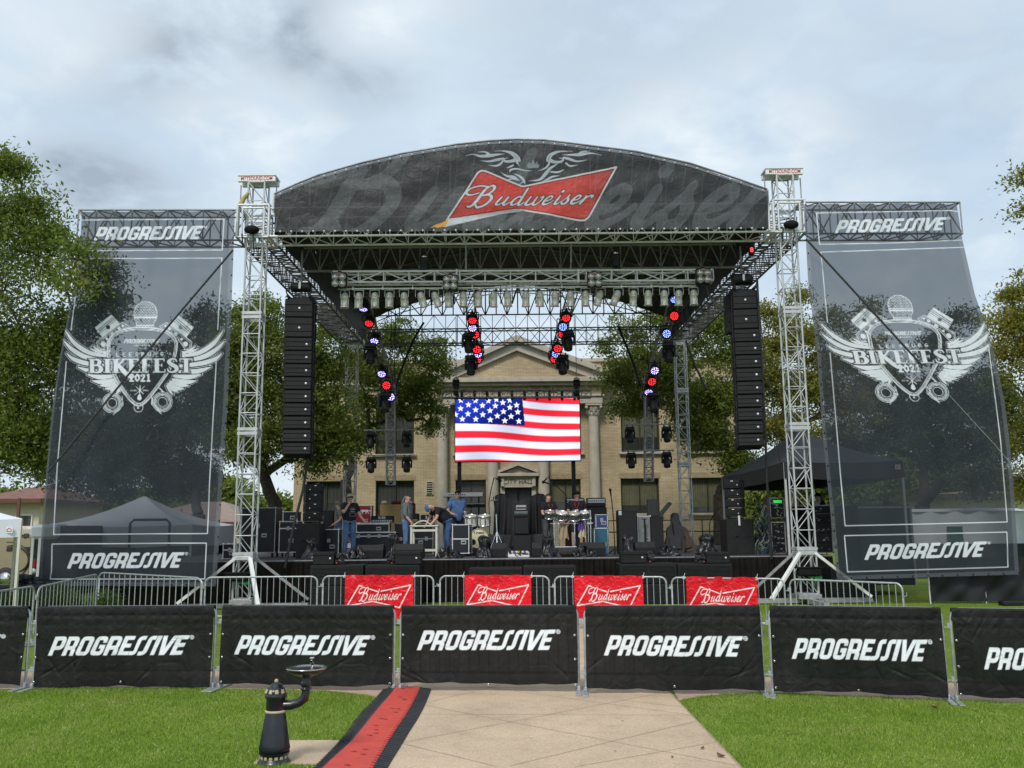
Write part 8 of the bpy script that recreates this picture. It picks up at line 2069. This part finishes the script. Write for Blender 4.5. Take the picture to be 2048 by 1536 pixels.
TEEK = mat('black_cotton', (.010, .011, .018), .9, 0, .3, 8, .2, 50); TEEG = mat('grey_cotton', (.13, .13, .135), .9, 0, .25, 8, .2, 50); TEEG2 = mat('slate_cotton', (.12, .135, .145), .9, 0, .25, 8, .2, 50)
POLO = mat('blue_polo', (.09, .17, .36), .85, 0, .25, 8, .2, 50); TROG = mat('grey_trouser', (.075, .075, .085), .9, 0, .25); SHK = mat('dark_shorts', (.02, .02, .022), .9)
def lanyard(E, J, root):
    l = MB().T(E); c = J['chest']
    l.path([J['neck'] + Vector((-.07, .0, .0)), c + Vector((-.06, -.145, .08)), c + Vector((0, -.165, -.08)), c + Vector((.06, -.145, .08)), J['neck'] + Vector((.07, 0, .0))], .011, 5); lo = l.build('lanyard', mat('lanyard_red', (.35, .02, .03), .6), root)
    b = MB().T(E); b.box(c + Vector((0, -.18, -.14)), (.085, .012, .12), .004); b.build('badge', WHITE, root)
def printmark(E, J, root):
    b = MB().T(E); c = J['chest']
    for dz_, w_ in ((.04, .1), (0, .14), (-.05, .12)): b.box(c + Vector((.06, -.168, dz_)), (w_, .006, .018))
    for a, w_, h_ in ((-.09, .16, .008), (-.18, .16, .008)): b.box(c + Vector((.06, -.178, a)), (w_, .006, h_))
    for x in (-.02, .14): b.box(c + Vector((x, -.178, -.135)), (.008, .006, .09))
    b.build('shirt_print', mat('print_grey', (.3, .3, .32), .8), root)
person('person in a grey cap and grey shirt looking down, behind the flat capped one', 676, 1001, 31.2, dict(crown=(0, -.03, 1.66), jaw=(0, -.05, 1.55), haR=(.2, -.25, .95), wrR=(.22, -.18, 1.0)), TEEG, 'short', JEANS, hair=(HAIRG, 1.9, .5), hat=(mat('grey_cap', (.1, .11, .12), .9), 'cap'), rz=-1.2)
person('person in a beige flat cap and black shirt rubbing his face with one hand', 700, 986, 29.3, dict(elL=(-.2, -.2, 1.2), wrL=(-.04, -.17, 1.46), haL=(.0, -.135, 1.53), elR=(.28, -.06, 1.14), wrR=(.36, -.24, 1.0), haR=(.40, -.31, .97), hipL=(-.08, 0, .9), knL=(-.1, -.02, .5)), TEEK, 'short', JEANS, hair=(HAIRG, 1.7, .4), hat=(mat('beige_cap', (.4, .36, .28), .9), 'flat'), rz=.3, belly=.045, extra=printmark)
def ponytail(E, J, root):
    b = MB().T(E); c = J['jaw']; b.path([c + Vector((0, .09, .06)), c + Vector((0, .15, -.02)), c + Vector((.0, .2, -.12))], .035, 7, .01); b.build('ponytail', HAIRG, root)
    g_ = MB().T(E); h = J['haL']; g_.ball(h, (.055, .05, .085), 10, 8); g_.build('glove', mat('tan_glove', (.3, .12, .03), .8), root)
person('person with a grey ponytail and grey long sleeves standing in profile', 814, 985.5, 29.6, dict(wrL=(-.22, -.2, .93), haL=(-.22, -.24, .85), elL=(-.24, -.02, 1.14), wrR=(.22, -.1, .92), haR=(.22, -.16, .85)), TEEG2, 'half', JEANS, hair=(HAIRG, 2.0, 1.15), rz=1.4, belly=.05, extra=ponytail)
def backprint(E, J, root):
    b = MB().T(E); c = J['chest'].lerp(J['waist'], .35); b.box(c + Vector((0, .08, .11)), (.2, .22, .012), 0, rx=.55); b.build('shirt_print', mat('print_maroon', (.09, .015, .02), .9), root)
person('person in a blue bandana and black shirt bending over the white table', 855, 1013.5, 29.4,
       dict(pelvis=(0, .12, .95), waist=(0, .04, 1.1), chest=(0, -.14, 1.27), neck=(0, -.31, 1.38), jaw=(0, -.4, 1.39), crown=(0, -.5, 1.36), face=(0, -.5, -1), shL=(-.2, -.24, 1.32), elL=(-.24, -.36, 1.08), wrL=(-.2, -.46, .9), haL=(-.19, -.5, .86), shR=(.2, -.24, 1.32), elR=(.24, -.3, 1.08), wrR=(.2, -.44, .92), haR=(.19, -.48, .87), hipL=(-.095, .12, .92), hipR=(.095, .12, .92), knL=(-.11, .1, .5), knR=(.11, .08, .5), anL=(-.12, .14, .09), anR=(.12, .12, .09), toL=(-.13, -.01, .035), toR=(.13, -.03, .035)),
       TEEK, 'short', mat('dark_denim', (.05, .11, .24), .85, 0, .3, 6, .3, 60), hat=(mat('blue_bandana', (.05, .13, .3), .8, 0, .6, 30), 'bandana'), rz=-1.15, belly=.09, k=1.12, extra=backprint)
person('person in a blue polo shirt and sunglasses standing behind the rolling rack', 916, 977.5, 30.8, dict(jaw=(0, -.06, 1.55), crown=(0, -.06, 1.66), face=(.0, -1, -.35), elL=(-.27, .03, 1.15), wrL=(-.24, -.18, 1.08), haL=(-.2, -.26, 1.06), elR=(.24, .0, 1.14), wrR=(.2, -.16, .97), haR=(.2, -.2, .9)), POLO, 'short', SHK, True, hair=(HAIRB, 1.9, .0), rz=.55, belly=.03, lens=True)
person('person with grey hair and a red lanyard reaching towards the hand drums', 1096, 984, 30.2, dict(elL=(-.24, -.08, 1.14), wrL=(-.16, -.32, 1.08), haL=(-.12, -.4, 1.08), elR=(.24, -.1, 1.16), wrR=(.12, -.34, 1.12), haR=(.08, -.41, 1.12), face=(.3, -1, -.1)), TEEK, 'short', TROG, hair=(HAIRG, 1.75, .0), rz=.5, belly=.02, extra=lanyard)
person('person in a black cap with a white badge standing behind the hand drums', 1153, 980, 30.4, dict(elL=(-.25, .0, 1.14), wrL=(-.22, -.12, .9), elR=(.25, .0, 1.14), wrR=(.22, -.12, .9), face=(-.25, -1, -.15)), TEEK, 'short', SHK, True, hair=(HAIRB, 2.1, .6), hat=(BLKM, 'cap'), rz=-.1, extra=lanyard)
person('person in a white shirt and dark vest in the shade of the black tent', 1635, 984, 29.8, dict(elL=(-.25, -.05, 1.14), wrL=(-.15, -.2, 1.05), haL=(-.1, -.27, 1.05), face=(-.2, -1, -.3)), mat('white_cotton', (.7, .7, .72), .9, 0, .05), 'short', SHK, hair=(HAIRB, 2.0, 0), hat=(BLKM, 'cap'), rz=-.5,
       extra=lambda E, J, root: (lambda b: (b.T(E).box(J['chest'] + Vector((.15, -.02, -.05)), (.16, .36, .5), .06), b.box(J['chest'] + Vector((-.17, .0, -.02)), (.09, .34, .46), .04), b.build('vest', BLKM, root)))(MB()))

# ------------------------------------------------------------ drinking fountain
fb = gnd(548, 1526); df = thing('drinking_fountain', tuple(fb), 'black cast iron drinking fountain pedestal with a steel bowl on a curved arm', 'drinking fountain')
FX, FY = fb.x, fb.y; IRON = mat('black_cast_iron', (.009, .012, .018), .34, 0, .4, 9, .08, 60, coat=.25)
zt = at(553, 1358, FY).z; S = zt / .82
b = MB(); b.lathe([(.165 * S, 0), (.165 * S, .018 * S), (.15 * S, .03 * S), (.145 * S, .045 * S), (.138 * S, .05 * S), (.138 * S, .085 * S), (.15 * S, .09 * S), (.155 * S, .11 * S)], 40, (FX, FY, 0)); b.build('foot', IRON, df)
k = MB()
for i in range(16): t = 2 * math.pi * i / 16; k.box((FX + .139 * S * math.cos(t), FY + .139 * S * math.sin(t), .068 * S), (.01, .034 * S, .032 * S), .004, rz=t)
GOLD = mat('dull_gold_paint', (.42, .36, .2), .5, 0, .2); k.build('gold_studs', GOLD, df)
b = MB(); b.lathe([(.13 * S, .105 * S), (.152 * S, .125 * S), (.155 * S, .15 * S), (.148 * S, .19 * S), (.10 * S, .485 * S), (.096 * S, .495 * S)], 56, (FX, FY, 0), flute=1, fl=.075); b.build('fluted_column', IRON, df)
b = MB(); b.lathe([(.1 * S, .493 * S), (.106 * S, .498 * S), (.106 * S, .513 * S), (.1 * S, .518 * S)], 40, (FX, FY, 0)); b.build('gold_ring', mat('pale_gold_ring', (.5, .45, .3), .5), df)
b = MB(); b.lathe([(.094 * S, .515 * S), (.097 * S, .53 * S), (.097 * S, .63 * S), (.108 * S, .638 * S), (.112 * S, .65 * S), (.112 * S, .668 * S), (.104 * S, .678 * S), (.108 * S, .69 * S), (.104 * S, .715 * S), (.082 * S, .737 * S), (.07 * S, .742 * S), (.062 * S, .765 * S), (.03 * S, .785 * S), (.018 * S, .79 * S)], 44, (FX, FY, 0)); b.build('cap', IRON, df)
k = MB()
for i in range(10):
    t = 2 * math.pi * i / 10; k.box((FX + .1 * S * math.cos(t), FY + .1 * S * math.sin(t), .705 * S), (.016, .038 * S, .045 * S), .006, rz=t, ry=-.45)
k.ball((FX, FY, .8 * S), .022 * S, 10, 8); k.build('gold_trim', GOLD, df)
bw = at(613, 1336, FY); bx_, bz = bw.x, bw.z
b = MB(); pts = [(FX + .08 * S, FY, .56 * S), (FX + .16 * S, FY, .562 * S), (bx_ - .06, FY, .585 * S), (bx_ - .012, FY, .63 * S), (bx_, FY, .68 * S), (bx_, FY, .72 * S)]
b.path(pts, .052 * S, 16, .042 * S); b.lathe([(.05 * S, .712 * S), (.058 * S, .72 * S), (.058 * S, .73 * S), (.045 * S, .735 * S), (.04 * S, .745 * S), (.052 * S, .75 * S), (.052 * S, .785 * S), (.04 * S, .8 * S), (.06 * S, bz - .05)], 20, (bx_, FY, 0)); b.build('arm', IRON, df)
BR = at(653, 1333, FY).x - bx_
b = MB(); b.lathe([(.04, bz - .075), (BR * .55, bz - .055), (BR * .93, bz - .016), (BR, bz - .004), (BR, bz + .006), (BR * .95, bz + .008), (BR * .8, bz - .012), (BR * .4, bz - .03), (0, bz - .034)], 40, (bx_, FY, 0)); u_ = MB(); u_.lathe([(.04, bz - .08), (BR * .56, bz - .06), (BR * .95, bz - .02), (BR * 1.005, bz - .006)], 40, (bx_, FY, 0)); u_.build('bowl_underside', IRON, df); b.build('bowl', mat('worn_steel', (.45, .43, .39), .22, 1., .25, 6), df)
b = MB(); b.tube((bx_ + .05, FY + .02, bz - .03), (bx_ + .05, FY + .02, bz + .035), .012, 8); b.path([(bx_ + .05, FY + .02, bz + .03), (bx_ + .05, FY - .0, bz + .055), (bx_ + .05, FY - .03, bz + .06)], .014, 8, .01); b.tube((bx_ + .035, FY + .045, bz + .0), (bx_ + .035, FY + .045, bz + .085), .009, 8); b.box((bx_ + .043, FY + .03, bz + .085), (.04, .05, .02), .008); b.build('spout', STEEL, df)

# ------------------------------------------------------------ cable ramp
REDR = mat('red_ramp_lid', (.6, .07, .05), .5, 0, .12, 9, .3, 70); GRYR = mat('dark_ramp_rubber', (.035, .037, .042), .65, 0, .25, 14, .4, 90)
CL = [(802, 1384, 766, 792, 836, 862), (760, 1430, 718, 752, 812, 842), (726, 1472, 690, 720, 783, 815), (700, 1503, 664, 694, 764, 797), (672, 1536, 630, 655, 745, 776), (640, 1575, 595, 616, 722, 755)]
cl = np.array(CL, float); rmp = thing('cable_ramp', tuple(gnd(716, 1470)), 'red and black cable ramp laid along the left edge of the path', 'cable ramp')
def rampx(v):
    return [gnd(float(np.interp(v, cl[:, 1], cl[:, j])), v) for j in (2, 3, 4, 5)]
def vat(Y):                                             # photo row of a ground point at depth Y near the ramp
    lo, hi = 1200., 1800.
    for _ in range(40):
        m_ = (lo + hi) / 2
        if gnd(740, m_).y > Y: lo = m_
        else: hi = m_
    return lo
ylist = [12.35 - .62 * i for i in range(10)]
Hh = .05
for i, (ya, yb) in enumerate(zip(ylist[:-1], ylist[1:])):
    A_, B_ = rampx(vat(ya)), rampx(vat(yb)); yb += .006
    lid = MB(); n = 14
    la, lb_, ra, rb = A_[1], B_[1], A_[2], B_[2]
    le = [(la.x + (lb_.x - la.x) * t, ya + (yb - ya) * t) for t in np.linspace(0, 1, 2)]
    re = []
    for j in range(n * 2 + 1):
        t = j / (n * 2); re.append((ra.x + (rb.x - ra.x) * t + (.03 if (j // 2) % 2 else -.006), ya + (yb - ya) * t))
    outl = [(x, y, Hh) for x, y in le] + [(x, y, Hh) for x, y in re[::-1]]
    lid.prism(outl, (0, 0, -.03)); lo_ = lid.build('lid', REDR, rmp)
    g_ = MB()
    for q in range(3):
        t = random.uniform(.15, .85); cx_ = la.x + (ra.x - la.x) * random.uniform(.25, .75); g_.box((cx_, ya + (yb - ya) * t, Hh + .001), (.05, .012, .003)); g_.box((cx_ + .02, ya + (yb - ya) * t - .03, Hh + .001), (.04, .01, .003))
    g_.build('moulded_mark', mat('ramp_mark', (.16, .02, .02), .7), lo_)
    for e0, e1, f0, f1, nm in ((A_[0], B_[0], A_[1], B_[1], -1), (A_[3], B_[3], A_[2], B_[2], 1)):
        b = MB()
        d0 = .02 if nm > 0 else .004
        o = [Vector((e0.x, ya, .016)), Vector((e1.x, yb, .016)), Vector((f1.x - nm * (.018 if nm > 0 else 0.), yb, Hh - .004)), Vector((f0.x - nm * (.018 if nm > 0 else 0.), ya, Hh - .004))]
        b.poly(o if nm > 0 else o[::-1]); lowv = [Vector((p_.x, p_.y, .0)) for p_ in o]
        for q in range(4): b.poly([o[q], o[(q + 1) % 4], lowv[(q + 1) % 4], lowv[q]])
        m_ = 9
        for q in range(m_):                               # raised treads
            t = (q + .5) / m_; a_ = o[0].lerp(o[1], t); c_ = o[3].lerp(o[2], t)
            for s0 in np.arange(.12, .9, .13): p_ = a_.lerp(c_, s0); b.box(p_ + Vector((0, 0, .003)), (.035, .012, .006))
        b.build('ramp_edge', GRYR, rmp)

# ------------------------------------------------------------ vehicles and odds and ends at the left
TANP = mat('motorhome_tan', (.3, .25, .16), .4, 0, .08, 1.5, coat=.3); SWO = mat('dark_swoosh', (.035, .018, .014), .4)
Yv = 34.; x0, x1 = at(-190, 1100, Yv).x, at(66, 1100, Yv).x; zt, zb = at(30, 1052, Yv).z, .45
rv = thing('motorhome', ((x0 + x1) / 2, Yv, 0), 'tan motorhome with dark swooping stripes at the left edge', 'motorhome')
b = MB(); b.box(((x0 + x1) / 2, Yv + 1.25, (zb + zt) / 2), (x1 - x0, 2.5, zt - zb), .12); b.k = 1; b.box(((x0 + x1) / 2, Yv + 1.25, zt - .22), (x1 - x0 + .02, 2.52, .42), .1); b.build('body', [TANP, mat('motorhome_cream', (.5, .47, .4), .4)], rv)
b = MB()
for (cx_, cz, ax, az, a0, a1, r0) in ((25, 1118, 34, 27, -1.9, 1.4, .07), (18, 1120, 40, 36, -1.7, 1.2, .035), (20, 1105, 62, 38, -2.6, -.9, .07), (10, 1100, 60, 32, -2.5, -.8, .04)):
    c = at(cx_, cz, Yv); pts = [at(cx_ + ax * math.cos(t), cz + az * math.sin(t), Yv - .012) for t in np.linspace(a0, a1, 26)]
    b.path(pts, .02, 6, rs=[max(.012, r0 * math.sin(math.pi * (i + .5) / 26)) for i in range(26)])
b.build('stripe', SWO, rv)
for u, v, w_, h in ((53, 1071, .2, .16), (19, 1098, .22, .17), (54, 1098, .22, .17)):
    q = at(u, v, Yv); f = MB(); f.box((q.x, Yv - .01, q.z), (w_, .04, h), .02); fo = f.build('window', mat('window_rubber', (.06, .055, .05), .5), rv); p_ = MB(); p_.box((q.x, Yv - .032, q.z), (w_ * .78, .01, h * .75), .02); p_.build('pane', DGLASS, fo)
for u in (-120, 10):
    q = at(u, 1160, Yv); wl = MB(); wl.lathe([(0, -.13), (.3, -.13), (.42, -.1), (.42, .1), (0, .1)], 20, (q.x, Yv + .1, .42), axis='Y'); wo = wl.build('wheel', RUBBER, rv); h = MB(); h.lathe([(0, -.14), (.24, -.14), (.24, -.12)], 16, (q.x, Yv + .1, .42), axis='Y'); h.build('rim', STEEL, wo)
Yt = 31.; x0, x1 = at(62, 1100, Yt).x, at(150, 1100, Yt).x; zt = at(70, 1052, Yt).z; z0 = at(70, 1157, Yt).z
vt = thing('box_trailer', ((x0 + x1) / 2, Yt, 0), 'dark box trailer with white corner posts and a red tail lamp beside the left banner', 'trailer')
b = MB(); b.box(((x0 + x1) / 2, Yt + 2.2, (zt + z0) / 2), (x1 - x0, 4.4, zt - z0), .06); b.build('body', mat('dark_navy_paint', (.02, .022, .03), .5), vt)
for k_, xx in enumerate((x0 + .06, x0 + .3)):
    b = MB(); b.box((xx, Yt - .02, (zt + z0) / 2), (.09, .06, zt - z0)); b.build('frame_post', WHITE, vt)
b = MB(); b.box((x0 + .45, Yt + .3, zt - .2), (1.0, .8, .5), .1); b.build('roof_cover', TENTW, vt)
b = MB(); q = at(69.5, 1127, Yt); b.box((q.x, Yt - .02, q.z), (.1, .05, .3), .02); b.build('tail_lamp', mat('lamp_red', (.4, .015, .02), .25), vt); b = MB(); q = at(67, 1142, Yt); b.lathe([(.0, -.02), (.08, -.02), (.09, 0)], 14, (q.x, Yt - .01, q.z), axis='Y'); b.build('reverse_lamp', ALU, vt)
b = MB(); b.box(((x0 + x1) / 2, Yt + 1, z0 / 2 + .1), (x1 - x0, 3, .5), .05); b.build('chassis', BLKM, vt)
Yc = 25.2; ct = thing('equipment_cart', tuple(at(85, 1215, Yc)), 'dark cart with white lettering plates behind the slanting barrier', 'cart'); ct.location.z = 0
x0, x1 = at(76, 1190, Yc).x, at(132, 1190, Yc).x; zt = at(100, 1172, Yc).z
b = MB(); b.box(((x0 + x1) / 2, Yc + .4, zt / 2 + .05), (x1 - x0, .8, zt - .1), .03); b.build('body', BLK, ct)
for v, h in ((1190, .09), (1200, .05), (1214, .06)): b = MB(); q = at(87, v, Yc); b.box((q.x, Yc - .02, q.z), (.24, .03, h), .005); b.build('plate', WHITE, ct)
b = MB(); q = at(119, 1180, Yc); b.box((q.x, Yc - .02, zt * .55), (.12, .04, zt * .7), .01); b.build('light_post', mat('light_grey_panel', (.4, .42, .44), .5), ct)
Yq = 24.5; x0, x1 = at(205, 1190, Yq + .6).x, at(432, 1190, Yq + .6).x; b = MB(); zt = at(300, 1168, Yq + .6).z
b.grid(lambda u, v: (x0 + (x1 - x0) * u, Yq + .6 + .05 * math.sin(u * 60 + 2 * math.sin(u * 9)), .01 + zt * v), 140, 3); tag(b.build('skirt_panel', SKIRT, None, loc=((x0 + x1) / 2, Yq + .6, 0)), 'black cloth panel below the left printed banner', 'curtain')
b = MB(); rd = random.Random(3); q = at(20, 1172, 24)
for i in range(22): c = Vector((q.x + rd.uniform(-1.2, .9), 24 + rd.uniform(0, .5), .75 + rd.uniform(-.2, .25))); b.box(c, (rd.uniform(.1, .4), .2, rd.uniform(.06, .2)), .03, rz=rd.uniform(0, 3))
b.box((q.x - .1, 24.3, .4), (2.6, .6, .7), .05); tag(b.build('covered_equipment', mat('dark_tarp', (.02, .022, .03), .5, 0, .4, 6, .5, 20), None, loc=(q.x, 24, 0)), 'heap of dark equipment under the white canopy', 'equipment')
# fallen leaves and scraps of paper on the path and lawn
LEAFB = mat('dry_leaf', (.12, .06, .03), .8, 0, .3, 30); PAP = mat('paper_scrap', (.75, .72, .66), .8)
lf = {}
for i, (u, v, kd_) in enumerate([(1217, 1404, 'paper'), (1062, 1478, 'paper'), (1442, 1516, 'leaf'), (1871, 1422, 'leaf'), (1575, 1471, 'leaf'), (1712, 1500, 'leaf'), (1245, 1445, 'leaf'), (1345, 1518, 'leaf'), (1405, 1500, 'leaf'), (1230, 1506, 'leaf')]):
    p_ = gnd(u, v); gr = u > 1480
    b = MB(); s_ = (.05 if kd_ == 'leaf' else .035) * random.uniform(.5, 1.2) * (1.5 if u in (1442, 1871) else .55); o_ = random.uniform(0, 6)
    E = Matrix.Translation((p_.x, p_.y, .035 if gr else .014)) @ Matrix.Rotation(o_, 4, 'Z'); b.T(E)
    b.grid(lambda a, c: ((a - .5) * 2 * s_, (c - .5) * s_ * 1.2 * (1 - abs(2 * a - 1) ** 2), s_ * .35 * (abs(2 * a - 1) ** 2 + .5 * abs(2 * c - 1)) + .002), 8, 4)
    o = b.build('fallen_leaf' if kd_ == 'leaf' else 'paper_scrap', LEAFB if kd_ == 'leaf' else PAP, None, loc=tuple(p_))
    tag(o, ('curled brown leaf lying on the lawn' if gr else 'small brown leaf lying on the concrete path') if kd_ == 'leaf' else 'small scrap of white paper on the concrete path', 'leaf' if kd_ == 'leaf' else 'paper', ('fallen leaves on the lawn' if gr else 'fallen leaves on the path') if kd_ == 'leaf' else 'paper scraps on the path')
